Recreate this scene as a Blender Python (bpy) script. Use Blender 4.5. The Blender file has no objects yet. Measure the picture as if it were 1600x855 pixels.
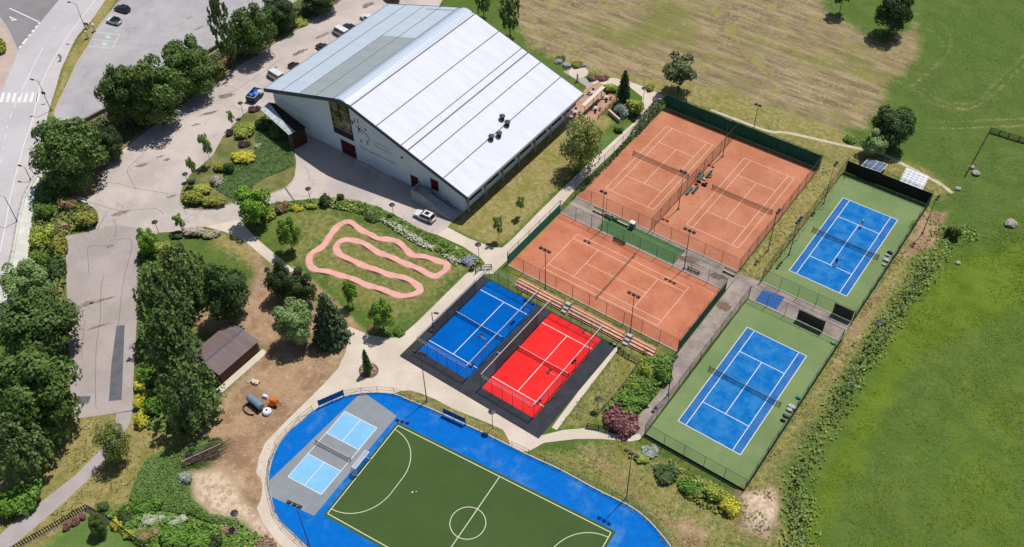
import bpy, math, random
import numpy as np
from mathutils import Vector, Matrix
from math import radians, sin, cos, pi, hypot, atan2, sqrt

# ------------------------------------------------------------------ camera, light, exposure
scene = bpy.context.scene
COL = scene.collection
F_PX, PITCH, ROLL, CAM_H, TURN = 1556.8349, radians(46.47189), radians(-1.66187), 131.5683, radians(37.35)
def _axes():
    c, s = cos(PITCH), sin(PITCH)
    fw = np.array([0, c, -s]); r = np.array([1., 0, 0]); u = np.cross(r, fw)
    cr, sr = cos(ROLL), sin(ROLL)
    r2, u2 = cr*r + sr*u, -sr*r + cr*u
    R = np.array([[cos(TURN), -sin(TURN), 0], [sin(TURN), cos(TURN), 0], [0, 0, 1]])
    return R @ r2, R @ u2, R @ fw
CR, CU, CF = _axes()
CC = np.array([0, 0, CAM_H])
cam_data = bpy.data.cameras.new('camera')
cam = bpy.data.objects.new('camera', cam_data); COL.objects.link(cam)
cam.matrix_world = Matrix(((CR[0], CU[0], -CF[0], 0), (CR[1], CU[1], -CF[1], 0), (CR[2], CU[2], -CF[2], CAM_H), (0, 0, 0, 1)))
cam_data.sensor_width = 36.0
cam_data.lens = F_PX / 1600 * 36.0
cam_data.clip_start, cam_data.clip_end = 1.0, 9000.0
scene.camera = cam

SUN_DIR = Vector((0.128, 0.992, 2.404)).normalized()
world = bpy.data.worlds.new('World'); scene.world = world; world.use_nodes = True
wn = world.node_tree.nodes; wl = world.node_tree.links
sky = wn.new('ShaderNodeTexSky'); sky.sky_type = 'NISHITA'; sky.sun_disc = False
sky.sun_elevation = math.asin(SUN_DIR.z); sky.sun_rotation = atan2(SUN_DIR.x, SUN_DIR.y)
wl.new(sky.outputs[0], wn['Background'].inputs[0]); wn['Background'].inputs[1].default_value = 0.08
sd = bpy.data.lights.new('sun', 'SUN'); sd.energy = 4.7; sd.angle = radians(0.53); sd.color = (1.0, 0.955, 0.89)
sun = bpy.data.objects.new('sun', sd); COL.objects.link(sun)
sun.rotation_euler = SUN_DIR.to_track_quat('Z', 'Y').to_euler(); sun.location = (-60, 100, 200)
scene.view_settings.view_transform = 'Standard'; scene.view_settings.look = 'None'
scene.view_settings.exposure = 0.0; scene.view_settings.gamma = 1.0
scene.view_settings.use_curve_mapping = False
scene.render.engine = 'CYCLES'
scene.cycles.max_bounces = 6; scene.cycles.transparent_max_bounces = 24
scene.cycles.use_denoising = True

# ------------------------------------------------------------------ geometry helpers
def G(x, y, z=0.0):
    'the point at height z seen at photo pixel (x, y): the survey of the site'
    d = CF + CR*(x-800)/F_PX + CU*(427.5-y)/F_PX
    return CC + d*((z-CAM_H)/d[2])
def PPM(P):
    return F_PX / float((np.asarray(P, float)-CC) @ CF)
def g2(pts): return [tuple(G(*p)[:2]) for p in pts]
def smooth_line(pts, closed=False, n=6):
    P = np.array(pts, float); N = len(P); out = []
    for i in range(N if closed else N-1):
        p1, p2 = P[i], P[(i+1) % N]
        p0 = P[i-1] if (closed or i > 0) else p1
        p3 = P[(i+2) % N] if (closed or i+2 < N) else p2
        for k in range(n):
            t = k/n
            out.append(0.5*((2*p1)+(p2-p0)*t+(2*p0-5*p1+4*p2-p3)*t*t+(3*p1-p0-3*p2+p3)*t**3))
    if not closed: out.append(P[-1])
    return [tuple(q) for q in out]
def inside(px, py, poly):
    r = np.zeros(px.shape, bool); n = len(poly)
    for i in range(n):
        x1, y1 = poly[i]; x2, y2 = poly[i-1]
        if y1 == y2: continue
        c = ((y1 > py) != (y2 > py)) & (px < (x2-x1)*(py-y1)/(y2-y1)+x1)
        r ^= c
    return r
def linedist(px, py, pts, closed=False):
    d = np.full(px.shape, 1e9); n = len(pts)
    for i in range(n if closed else n-1):
        x1, y1 = pts[i]; x2, y2 = pts[(i+1) % n]
        dx, dy = x2-x1, y2-y1; L = dx*dx+dy*dy+1e-12
        t = np.clip(((px-x1)*dx+(py-y1)*dy)/L, 0, 1)
        d = np.minimum(d, np.hypot(px-x1-t*dx, py-y1-t*dy))
    return d
def sdist(px, py, poly):
    d = linedist(px, py, poly, True)
    return np.where(inside(px, py, poly), d, -d)
def vnoise(x, y, s, seed=0):
    'value noise in 0..1'
    rs = np.random.RandomState(seed); T = rs.rand(256, 256)
    x = x/s; y = y/s; xi = np.floor(x).astype(int); yi = np.floor(y).astype(int)
    fx = x-xi; fy = y-yi; fx = fx*fx*(3-2*fx); fy = fy*fy*(3-2*fy)
    a = T[xi & 255, yi & 255]; b = T[(xi+1) & 255, yi & 255]; c = T[xi & 255, (yi+1) & 255]; d = T[(xi+1) & 255, (yi+1) & 255]
    return (a*(1-fx)+b*fx)*(1-fy)+(c*(1-fx)+d*fx)*fy
def fbm(x, y, s, seed=0):
    return .5*vnoise(x, y, s, seed)+.3*vnoise(x, y, s/2.1, seed+1)+.2*vnoise(x, y, s/4.3, seed+2)

# ------------------------------------------------------------------ materials
KEY = 1.42
def lin(c):
    out = []
    for v in c[:3]:
        v = v/255.0
        v = v/12.92 if v <= .04045 else ((v+.055)/1.055)**2.4
        out.append(min(v/KEY, .85))
    return (*out, 1.0)
_mats = {}
def node_mat(name):
    m = bpy.data.materials.new(name); m.use_nodes = True
    nt = m.node_tree; b = nt.nodes['Principled BSDF']
    return m, nt, b
def noise(nt, scale, detail=4, rough=.6, vec=None, stretch=None, coord='Object'):
    t = nt.nodes.new('ShaderNodeTexCoord'); n = nt.nodes.new('ShaderNodeTexNoise')
    n.inputs['Scale'].default_value = scale; n.inputs['Detail'].default_value = detail; n.inputs['Roughness'].default_value = rough
    src = t.outputs[coord]
    if stretch:
        mp = nt.nodes.new('ShaderNodeMapping'); mp.inputs['Scale'].default_value = stretch[:3]
        if len(stretch) > 3: mp.inputs['Rotation'].default_value[2] = stretch[3]
        nt.links.new(src, mp.inputs[0]); src = mp.outputs[0]
    nt.links.new(src, n.inputs['Vector'])
    return n.outputs['Fac']
def ramp(nt, fac, lo, hi):
    r = nt.nodes.new('ShaderNodeMapRange'); r.inputs['From Min'].default_value = lo; r.inputs['From Max'].default_value = hi
    r.interpolation_type = 'SMOOTHSTEP'
    nt.links.new(fac, r.inputs['Value']); return r.outputs[0]
def mixc(nt, fac, a, b, mode='MIX'):
    m = nt.nodes.new('ShaderNodeMix'); m.data_type = 'RGBA'; m.blend_type = mode
    for s, v in ((m.inputs[0], fac), (m.inputs[6], a), (m.inputs[7], b)):
        if hasattr(v, 'is_output'): nt.links.new(v, s)
        else: s.default_value = v
    return m.outputs[2]
def math_(nt, op, a, b=None):
    m = nt.nodes.new('ShaderNodeMath'); m.operation = op
    for s, v in zip(m.inputs, (a, b)):
        if v is None: continue
        if hasattr(v, 'is_output'): nt.links.new(v, s)
        else: s.default_value = v
    return m.outputs[0]
def M(name, c1, c2=None, s1=.3, fine=.12, fs=6.0, rough=.85, bump=0, bs=20.0, spec=.25, metal=0.0, lo=.35, hi=.65, stretch=None, cracks=None):
    'a surface: two tones in large uneven patches, finer grain on top'
    if name in _mats: return _mats[name]
    m, nt, b = node_mat(name)
    col = lin(c1)
    out = None
    if c2 is not None:
        out = mixc(nt, ramp(nt, noise(nt, s1, 6, .65, stretch=stretch), lo, hi), col, lin(c2))
    if fine:
        f = ramp(nt, noise(nt, fs, 5, .7), .25, .75)
        v = math_(nt, 'ADD', math_(nt, 'MULTIPLY', f, 2*fine), 1-fine)
        cc = nt.nodes.new('ShaderNodeCombineColor')
        for i in range(3): nt.links.new(v, cc.inputs[i])
        out = mixc(nt, 1.0, out if out is not None else col, cc.outputs[0], 'MULTIPLY')
    if cracks:
        w = nt.nodes.new('ShaderNodeTexVoronoi'); w.feature = 'DISTANCE_TO_EDGE'; w.inputs['Scale'].default_value = cracks[0]
        t = nt.nodes.new('ShaderNodeTexCoord'); nz = nt.nodes.new('ShaderNodeTexNoise'); nz.inputs['Scale'].default_value = .5; nz.inputs['Detail'].default_value = 5
        nt.links.new(t.outputs['Object'], nz.inputs['Vector'])
        va = nt.nodes.new('ShaderNodeVectorMath'); va.operation = 'MULTIPLY_ADD'; va.inputs[1].default_value = (3, 3, 0)
        nt.links.new(nz.outputs['Color'], va.inputs[0]); nt.links.new(t.outputs['Object'], va.inputs[2]); nt.links.new(va.outputs[0], w.inputs['Vector'])
        k = ramp(nt, w.outputs['Distance'], cracks[1], 0.0)
        k = math_(nt, 'MULTIPLY', k, ramp(nt, noise(nt, .12, 2), .45, .6))
        out = mixc(nt, math_(nt, 'MULTIPLY', k, .3), out, lin(cracks[2]))
    if out is not None: nt.links.new(out, b.inputs['Base Color'])
    else: b.inputs['Base Color'].default_value = col
    b.inputs['Roughness'].default_value = rough; b.inputs['Metallic'].default_value = metal
    b.inputs['Specular IOR Level'].default_value = spec
    if bump:
        bp = nt.nodes.new('ShaderNodeBump'); bp.inputs['Strength'].default_value = bump; bp.inputs['Distance'].default_value = .05
        nt.links.new(noise(nt, bs, 3), bp.inputs['Height']); nt.links.new(bp.outputs[0], b.inputs['Normal'])
    _mats[name] = m
    return m
def leaf_mat(name, c1, c2, c3=None, trans=.25):
    'leaves: tone differs from leaf to leaf (attribute tint) and from plant to plant'
    if name in _mats: return _mats[name]
    m, nt, b = node_mat(name)
    a = nt.nodes.new('ShaderNodeAttribute'); a.attribute_name = 'tint'
    oi = nt.nodes.new('ShaderNodeObjectInfo')
    f = math_(nt, 'ADD', math_(nt, 'MULTIPLY', a.outputs['Fac'], .8), math_(nt, 'MULTIPLY', oi.outputs['Random'], .25))
    lf = lambda c: tuple([min(v*2.0, .6) for v in lin(c)[:3]]+[1])
    col = mixc(nt, f, lf(c1), lf(c2))
    if c3 is not None: col = mixc(nt, ramp(nt, a.outputs['Fac'], .80, .9), col, lf(c3))
    nt.links.new(col, b.inputs['Base Color']); b.inputs['Roughness'].default_value = .55; b.inputs['Specular IOR Level'].default_value = .3
    t = nt.nodes.new('ShaderNodeBsdfTranslucent'); nt.links.new(col, t.inputs['Color'])
    x = nt.nodes.new('ShaderNodeMixShader'); x.inputs[0].default_value = trans
    nt.links.new(b.outputs[0], x.inputs[1]); nt.links.new(t.outputs[0], x.inputs[2])
    nt.links.new(x.outputs[0], nt.nodes['Material Output'].inputs['Surface'])
    _mats[name] = m
    return m
def net_mat(name, c, cover):
    'netting or wire mesh far too fine to resolve: part of the light passes'
    if name in _mats: return _mats[name]
    m, nt, b = node_mat(name)
    b.inputs['Base Color'].default_value = lin(c); b.inputs['Roughness'].default_value = .7
    t = nt.nodes.new('ShaderNodeBsdfTransparent'); x = nt.nodes.new('ShaderNodeMixShader'); x.inputs[0].default_value = cover
    nt.links.new(t.outputs[0], x.inputs[1]); nt.links.new(b.outputs[0], x.inputs[2])
    nt.links.new(x.outputs[0], nt.nodes['Material Output'].inputs['Surface'])
    _mats[name] = m
    return m

# ------------------------------------------------------------------ meshes and objects
def tag(o, label=None, cat=None, group=None, kind=None):
    if label: o['label'] = label
    if cat: o['category'] = cat
    if group: o['group'] = group
    if kind: o['kind'] = kind
    return o
def thing(name, label, cat, loc=(0, 0, 0), rz=0.0, group=None):
    o = bpy.data.objects.new(name, None); COL.objects.link(o)
    o.location = tuple(float(v) for v in loc); o.rotation_euler = (0, 0, rz); o.empty_display_size = .2
    return tag(o, label, cat, group)
def link(name, me, parent=None):
    o = bpy.data.objects.new(name, me); COL.objects.link(o)
    if parent is not None: o.parent = parent
    return o
class MB:
    def __init__(s): s.v = []; s.f = []; s.mi = []; s.slot = 0
    def add(s, vs, fs):
        b = len(s.v); s.v += [tuple(float(c) for c in q) for q in vs]
        for f in fs: s.f.append(tuple(b+i for i in f)); s.mi.append(s.slot)
        return s
    def box(s, c, d, rz=0.0, taper=1.0):
        x, y, z = c; a, b, h = d[0]/2, d[1]/2, d[2]/2; vs = []
        for k, zz in ((1.0, -h), (taper, h)):
            for sx, sy in ((-1, -1), (1, -1), (1, 1), (-1, 1)):
                px, py = sx*a*k, sy*b*k
                vs.append((x+px*cos(rz)-py*sin(rz), y+px*sin(rz)+py*cos(rz), z+zz))
        return s.add(vs, [(3, 2, 1, 0), (4, 5, 6, 7), (0, 1, 5, 4), (1, 2, 6, 5), (2, 3, 7, 6), (3, 0, 4, 7)])
    def tube(s, p, q, r, r2=None, n=6):
        p = Vector([float(c) for c in p]); q = Vector([float(c) for c in q]); r2 = r if r2 is None else r2
        d = (q-p).normalized(); a = d.orthogonal().normalized(); b = d.cross(a); vs = []
        for c, rr in ((p, r), (q, r2)):
            for i in range(n):
                t = 2*pi*i/n; vs.append(c+a*(cos(t)*rr)+b*(sin(t)*rr))
        return s.add(vs, [(i, (i+1) % n, n+(i+1) % n, n+i) for i in range(n)]+[tuple(range(n-1, -1, -1)), tuple(range(n, 2*n))])
    def path(s, pts, r, n=6):
        for a, b in zip(pts[:-1], pts[1:]): s.tube(a, b, r, n=n)
        return s
    def prism(s, poly, z0, z1):
        A = sum(poly[i-1][0]*poly[i][1]-poly[i][0]*poly[i-1][1] for i in range(len(poly)))
        if A < 0: poly = poly[::-1]
        n = len(poly)
        return s.add([(x, y, z0) for x, y in poly]+[(x, y, z1) for x, y in poly],
                     [tuple(range(n-1, -1, -1)), tuple(range(n, 2*n))]+[(i, (i+1) % n, n+(i+1) % n, n+i) for i in range(n)])
    def flat(s, poly, z):
        A = sum(poly[i-1][0]*poly[i][1]-poly[i][0]*poly[i-1][1] for i in range(len(poly)))
        if A < 0: poly = poly[::-1]
        return s.add([(x, y, z) for x, y in poly], [tuple(range(len(poly)))])
    def rect(s, x0, y0, x1, y1, z): return s.flat([(x0, y0), (x1, y0), (x1, y1), (x0, y1)], z)
    def quad(s, *q): return s.add(q, [tuple(range(len(q)))])
    def ribbon(s, pts, w, z, closed=False):
        P = [Vector(p[:2]) for p in pts]; n = len(P); L = []; R = []
        for i in range(n):
            a = P[i-1] if (closed or i > 0) else P[i]; b = P[(i+1) % n] if (closed or i < n-1) else P[i]
            d = (b-a); d = d.normalized() if d.length > 1e-9 else Vector((1, 0)); nn = Vector((-d.y, d.x))*(w/2)
            zz = z[i] if hasattr(z, '__len__') else z
            L.append((*(P[i]+nn), zz)); R.append((*(P[i]-nn), zz))
        m = n if closed else n-1
        return s.add(L+R, [(n+i, n+(i+1) % n, (i+1) % n, i) for i in range(m)])
    def lathe(s, prof, c=(0, 0, 0), n=12):
        vs = []; fs = []
        for r, z in prof:
            for i in range(n): vs.append((c[0]+r*cos(2*pi*i/n), c[1]+r*sin(2*pi*i/n), c[2]+z))
        for k in range(len(prof)-1):
            for i in range(n): fs.append((k*n+i, k*n+(i+1) % n, (k+1)*n+(i+1) % n, (k+1)*n+i))
        fs.append(tuple(range(n-1, -1, -1))); fs.append(tuple(range((len(prof)-1)*n, len(prof)*n)))
        return s.add(vs, fs)
    def build(s, name, mat, parent=None, smooth=False, bevel=0, seg=2):
        me = bpy.data.meshes.new(name); me.from_pydata(s.v, [], s.f)
        for mm in (mat if isinstance(mat, (list, tuple)) else [mat]): me.materials.append(mm)
        if any(s.mi): me.polygons.foreach_set('material_index', s.mi)
        if smooth: me.polygons.foreach_set('use_smooth', [True]*len(me.polygons))
        me.update()
        o = link(name, me, parent)
        if bevel:
            b = o.modifiers.new('edge', 'BEVEL'); b.width = bevel; b.segments = seg; b.limit_method = 'ANGLE'
        return o
def structure(o): o['kind'] = 'structure'; return o
def sheet(name, poly, z, mat, px=True, smooth=False):
    if px: poly = g2(smooth_line(poly, True, 5) if smooth else poly)
    return structure(MB().flat(list(poly), z).build(name, mat))
def copy_thing(root, loc=None, rz=None, scale=None, label=None, group=None):
    r = root.copy(); COL.objects.link(r)
    if loc is not None: r.location = tuple(float(v) for v in loc)
    if rz is not None: r.rotation_euler = (0, 0, rz)
    if scale is not None: r.scale = scale
    tag(r, label, None, group)
    for ch in list(root.children):
        c = ch.copy(); COL.objects.link(c); c.parent = r
        for g in list(ch.children):
            d = g.copy(); COL.objects.link(d); d.parent = c
    return r
def mesh_np(name, V, Fq, mat, tint=None):
    'fast mesh from numpy: V (n,3), Fq (m,k) faces of k corners'
    me = bpy.data.meshes.new(name); n, (m, k) = len(V), Fq.shape
    me.vertices.add(n); me.vertices.foreach_set('co', np.ascontiguousarray(V, np.float32).ravel())
    me.loops.add(m*k); me.loops.foreach_set('vertex_index', np.ascontiguousarray(Fq, np.int32).ravel())
    me.polygons.add(m); me.polygons.foreach_set('loop_start', np.arange(0, m*k, k, dtype=np.int32))
    me.materials.append(mat); me.update(calc_edges=True)
    if tint is not None:
        a = me.attributes.new('tint', 'FLOAT', 'POINT'); a.data.foreach_set('value', np.ascontiguousarray(tint, np.float32))
    return me
def leaf_quads(P, N, size, rs, aspect=1.0):
    'one bent leaf spray (4 corners) at every point P facing N'
    n = len(P); N = N/np.maximum(np.linalg.norm(N, axis=1, keepdims=True), 1e-6)
    t = rs.normal(size=(n, 3)); a = np.cross(N, t); a /= np.maximum(np.linalg.norm(a, axis=1, keepdims=True), 1e-6)
    b = np.cross(N, a); s = (size*rs.uniform(.6, 1.35, n))[:, None]*.5
    k = rs.uniform(.55, 1.0, (n, 4, 1))
    V = np.stack([P+(-a-b*aspect)*s*k[:, 0], P+(a-b*aspect)*s*k[:, 1]+N*s*.35, P+(a+b*aspect)*s*k[:, 2], P+(-a+b*aspect)*s*k[:, 3]-N*s*.25], 1).reshape(-1, 3)
    return V, np.arange(4*n).reshape(n, 4), np.repeat(rs.rand(n), 4)

# ------------------------------------------------------------------ the ground
def meadow_rise(x, y):
    'gentle swells of the meadow east of the courts'
    t = np.clip((x+13)/9, 0, 1); t = t*t*(3-2*t)
    return t*(fbm(x, y, 16, 5)*1.0+.25*fbm(x, y, 4, 8))
HEAPS = [(1187, 802, 5.2, 1.3), (1215, 770, 3.0, .5), (345, 775, 6.5, .35), (1478, 338, 2.6, .5), (1450, 360, 3.5, .4), (1090, 835, 3.5, .4)]
def ground_z(x, y):
    x = np.asarray(x, float); y = np.asarray(y, float)
    z = meadow_rise(x, y)
    for hx, hy, hr, hh in HEAPS:
        c = G(hx, hy); d = np.hypot(x-c[0], y-c[1])/hr
        z = z+hh*np.clip(1-d*d, 0, 1)**1.5*(.75+.5*fbm(x, y, 1.6, 3))
    return z
ZONES = [  # channel, softness in metres, weight, photo outline
    ('hay', 5, 1, [(790, -80), (806, 30), (830, 75), (900, 95), (960, 118), (1050, 128), (1130, 140), (1200, 168), (1290, 196), (1352, 200), (1372, 172), (1388, 132), (1412, 118), (1440, 75), (1432, 38), (1380, 72), (1330, 40), (1285, 12), (1275, -80)]),
    ('dry', 3, .7, [(860, 60), (960, 105), (1140, 135), (1300, 190), (1340, 215), (1330, 250), (1200, 200), (1060, 160), (960, 130), (850, 90)]),
    ('dry', 2, .78, [(700, 354), (722, 333), (905, 150), (960, 190), (890, 275), (800, 372), (775, 386), (735, 372)]),
    ('dry', 6, .5, [(418, 330), (520, 320), (640, 370), (755, 410), (690, 470), (600, 525), (500, 440), (440, 410)]),
    ('dry', 4, .85, [(330, 360), (395, 372), (420, 400), (400, 420), (360, 400), (330, 380)]),
    ('dry', 4, .95, [(-20, 870), (-20, 700), (150, 640), (225, 640), (330, 665), (350, 700), (230, 740), (205, 790), (150, 795), (40, 870)]),
    ('dry', 5, .62, [(825, 712), (960, 685), (1005, 690), (1160, 775), (1220, 800), (1260, 870), (1050, 870), (1000, 800)]),
    ('dry', 5, .8, [(1450, 320), (1465, 330), (1415, 440), (1335, 560), (1258, 680), (1190, 775), (1150, 775), (1310, 530), (1330, 500)]),
    ('dry', 2, .75, [(1285, 245), (1340, 265), (1195, 440), (1150, 430)]),
    ('dry', 3, .6, [(1040, 150), (1130, 172), (1300, 215), (1450, 260), (1495, 300), (1450, 322), (1290, 250)]),
    ('dry', 2, .6, [(870, 672), (965, 545), (1000, 560), (925, 665)]),
    ('dry', 2, .9, [(165, -20), (143, 32), (105, 88), (88, 135), (74, 182), (86, 182), (105, 133), (140, 68), (172, 20), (192, -20)]),
    ('dry', 3, .7, [(335, 242), (365, 195), (380, 200), (360, 262), (300, 292), (296, 270)]),
    ('dry', 3, .8, [(380, 310), (462, 255), (461, 280), (420, 303), (380, 318)]),
    ('dry', 6, .35, [(1300, 560), (1350, 600), (1290, 700), (1230, 850), (1180, 850), (1250, 700)]),
    ('dirt', 4, .8, [(382, 372), (420, 410), (455, 430), (520, 490), (546, 508), (552, 552), (515, 608), (470, 650), (428, 697), (410, 741), (412, 800), (435, 860), (400, 870), (380, 800), (300, 745), (345, 700), (290, 680), (330, 630), (410, 545), (310, 520), (290, 490), (375, 470), (395, 430)]),
    ('dirt', 2, 1, [(453, 414), (480, 430), (545, 490), (572, 520), (550, 514), (520, 480), (440, 428)]),
    ('dirt', 2, .9, [(1440, 330), (1480, 335), (1462, 385), (1420, 400), (1395, 410), (1425, 370)]),
    ('dirt', 3, .8, [(1060, 800), (1110, 830), (1100, 870), (1050, 870)]),
    ('dirt', 3, .75, [(1150, 765), (1215, 755), (1225, 800), (1205, 850), (1150, 830)]),
    ('dirt', 3, .7, [(890, 690), (930, 700), (1010, 780), (1080, 830), (1060, 840), (980, 770)]),
    ('dirt', 3, .6, [(1340, 470), (1400, 420), (1380, 470), (1300, 600), (1290, 590)]),
    ('dirt', 3, .9, [(60, 300), (110, 310), (150, 330), (105, 365), (104, 640), (60, 600)]),
    ('dirt', 2, .9, [(120, 200), (172, 172), (440, 20), (560, -40), (540, 0), (470, 42), (333, 128), (218, 213), (175, 245), (140, 310), (60, 300)]),
    ('sand', 3, 1, [(298, 738), (345, 735), (368, 755), (380, 785), (410, 810), (445, 860), (425, 870), (385, 815), (330, 806), (306, 785)]),
    ('sand', 2, .7, [(365, 745), (380, 735), (385, 760), (372, 765)]),
    ('sand', 2, .85, [(1156, 775), (1208, 766), (1216, 800), (1200, 842), (1165, 832)]),
    ('lawn', 2, 1, [(130, 795), (168, 812), (215, 860), (210, 880), (40, 880)]),
    ('lawn', 3, .8, [(930, 210), (985, 195), (965, 215), (890, 280), (880, 240)]),
    ('dry', 2, .7, [(612, 608), (645, 606), (720, 640), (800, 680), (800, 704), (740, 675), (680, 645), (640, 628)]),
    ('dirt', 2, 1, [(385, 690), (425, 690), (425, 760), (430, 810), (465, 860), (400, 850), (385, 780)]),
    ('dry', 3, .6, [(800, 420), (830, 425), (1000, 520), (1060, 552), (1000, 566), (960, 540), (800, 450)]),
    ('dry', 2, .6, [(970, 550), (1010, 560), (1000, 640), (940, 660), (925, 660)]),
    ('pale', 6, .9, [(1480, 400), (1600, 380), (1640, 470), (1430, 560), (1280, 860), (1230, 860), (1330, 640), (1420, 480)]),
    ('pale', 9, .5, [(1500, 620), (1620, 560), (1620, 870), (1420, 870)]),
]
TRACKS = [  # wheel marks left in the grass by the mower
    [(1428, 22), (1455, 25), (1478, 45), (1486, 70), (1470, 95), (1440, 122), (1425, 135)],
    [(1448, 45), (1468, 58), (1472, 72), (1460, 85)], [(1428, 50), (1440, 60), (1438, 72), (1420, 90)],
    [(1425, 135), (1450, 158), (1480, 168), (1520, 168), (1555, 145), (1580, 120), (1610, 95)],
    [(1440, 135), (1465, 155), (1500, 162), (1530, 155), (1560, 125), (1610, 78)],
    [(1445, 190), (1500, 190), (1620, 184)], [(1450, 200), (1520, 200), (1620, 195)],
    [(900, 700), (950, 735), (1010, 790), (1060, 840)], [(925, 692), (975, 725), (1040, 780), (1090, 830)],
]
def build_ground():
    X0, X1, Y0, Y1, S = -245., 26., 4., 250., .55
    nx, ny = int((X1-X0)/S)+1, int((Y1-Y0)/S)+1
    gx, gy = np.meshgrid(np.linspace(X0, X1, nx), np.linspace(Y0, Y1, ny), indexing='xy')
    x, y = gx.ravel(), gy.ravel()
    ch = {k: np.zeros(x.shape) for k in ('dry', 'dirt', 'hay', 'sand', 'lawn', 'pale')}
    for k, soft, w, poly in ZONES:
        P = g2(poly); xs = [p[0] for p in P]; ys = [p[1] for p in P]
        m = (x > min(xs)-soft) & (x < max(xs)+soft) & (y > min(ys)-soft) & (y < max(ys)+soft)
        v = np.clip(.5+sdist(x[m], y[m], P)/soft, 0, 1)*w
        ch[k][m] = np.maximum(ch[k][m], v)
    for t in TRACKS:
        P = smooth_line(g2(t)); d = linedist(x, y, P)
        ch['hay'] = np.maximum(ch['hay'], np.clip(1.0-d/.6, 0, .42))
    z = ground_z(x, y)
    V = np.stack([x, y, z], 1)
    i = (np.arange(ny-1)[:, None]*nx+np.arange(nx-1)[None, :]).ravel()
    Q = np.stack([i, i+1, i+1+nx, i+nx], 1)
    # the land runs on to the horizon
    b = len(V); R = 5000.
    ring = np.array([(X0, Y0, 0), (X1, Y0, 0), (X1, Y1, 0), (X0, Y1, 0), (-R, -R, 0), (R, -R, 0), (R, R, 0), (-R, R, 0)], float)
    edge = (x <= X0+1e-6) | (x >= X1-1e-6) | (y <= Y0+1e-6) | (y >= Y1-1e-6)
    V[edge, 2] = 0
    Q = np.vstack([Q, b+np.array([(4, 5, 1, 0), (5, 6, 2, 1), (6, 7, 3, 2), (7, 4, 0, 3)])])
    V = np.vstack([V, ring])
    m, nt, bs = node_mat('ground')
    me = mesh_np('ground', V, Q, m)
    for nm, ks in (('cover', ('dry', 'dirt', 'hay', 'sand')), ('cover_more', ('lawn', 'pale'))):
        a = me.attributes.new(nm, 'FLOAT_COLOR', 'POINT'); d = np.zeros((len(V), 4), np.float32)
        for j, k in enumerate(ks): d[:b, j] = ch[k]
        a.data.foreach_set('color', d.ravel())
    A = nt.nodes.new('ShaderNodeAttribute'); A.attribute_name = 'cover'
    B = nt.nodes.new('ShaderNodeAttribute'); B.attribute_name = 'cover_more'
    sa = nt.nodes.new('ShaderNodeSeparateColor'); nt.links.new(A.outputs['Color'], sa.inputs[0])
    sb = nt.nodes.new('ShaderNodeSeparateColor'); nt.links.new(B.outputs['Color'], sb.inputs[0])
    big = noise(nt, .045, 4, .6); mid = noise(nt, .22, 5, .65); small = noise(nt, 1.1, 5, .7); tiny = noise(nt, 4.5, 4, .75)
    str_ = noise(nt, .5, 5, .7, stretch=(.16, 1.1, 1, radians(-8)))
    def w(v, k=.9, src=small):
        e = math_(nt, 'ADD', math_(nt, 'MULTIPLY', math_(nt, 'SUBTRACT', src, .5), k), math_(nt, 'MULTIPLY', math_(nt, 'SUBTRACT', mid, .5), k))
        return ramp(nt, math_(nt, 'ADD', v, e), .18, .82)
    col = mixc(nt, ramp(nt, mid, .3, .7), lin((82, 106, 48)), lin((104, 124, 58)))
    col = mixc(nt, math_(nt, 'MULTIPLY', ramp(nt, big, .4, .65), .7), col, lin((86, 116, 48)))
    col = mixc(nt, math_(nt, 'MULTIPLY', ramp(nt, small, .45, .7), .5), col, lin((120, 132, 74)))
    mow = noise(nt, .3, 4, .6, stretch=(.12, 1.0, 1, radians(52)))
    pale = mixc(nt, ramp(nt, mid, .35, .65), lin((90, 114, 30)), lin((112, 132, 42)))
    pale = mixc(nt, math_(nt, 'MULTIPLY', ramp(nt, mow, .42, .62), .55), pale, lin((118, 140, 52)))
    col = mixc(nt, w(sb.outputs['Green'], .5), col, pale)
    lawn = mixc(nt, ramp(nt, mid, .4, .6), lin((98, 128, 62)), lin((112, 138, 74)))
    col = mixc(nt, w(sb.outputs['Red'], .2), col, lawn)
    dry = mixc(nt, ramp(nt, small, .35, .65), lin((150, 140, 82)), lin((178, 162, 112)))
    dry = mixc(nt, ramp(nt, mid, .45, .7), dry, lin((132, 130, 64)))
    col = mixc(nt, w(sa.outputs['Red']), col, dry)
    hay = mixc(nt, ramp(nt, str_, .36, .62), lin((178, 158, 124)), lin((128, 110, 88)))
    hay = mixc(nt, ramp(nt, math_(nt, 'ADD', math_(nt, 'MULTIPLY', mid, .55), math_(nt, 'MULTIPLY', str_, .45)), .5, .62), hay, lin((158, 152, 88)))
    hay = mixc(nt, math_(nt, 'MULTIPLY', ramp(nt, small, .52, .66), .7), hay, lin((196, 182, 132)))
    hay = mixc(nt, math_(nt, 'MULTIPLY', ramp(nt, math_(nt, 'ADD', math_(nt, 'MULTIPLY', big, .6), math_(nt, 'MULTIPLY', small, .4)), .49, .6), .75), hay, lin((124, 130, 64)))
    col = mixc(nt, w(sa.outputs['Blue'], .8), col, hay)
    dirt = mixc(nt, ramp(nt, mid, .38, .64), lin((190, 158, 128)), lin((156, 126, 98)))
    dirt = mixc(nt, ramp(nt, small, .55, .72), dirt, lin((214, 190, 164)))
    col = mixc(nt, w(sa.outputs['Green'], .6), col, dirt)
    sand = mixc(nt, ramp(nt, small, .4, .62), lin((228, 205, 180)), lin((190, 164, 136)))
    col = mixc(nt, w(A.outputs['Alpha'], .5), col, sand)
    v = math_(nt, 'ADD', math_(nt, 'MULTIPLY', ramp(nt, tiny, .25, .75), .5), .75)
    cc = nt.nodes.new('ShaderNodeCombineColor')
    for k in range(3): nt.links.new(v, cc.inputs[k])
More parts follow.
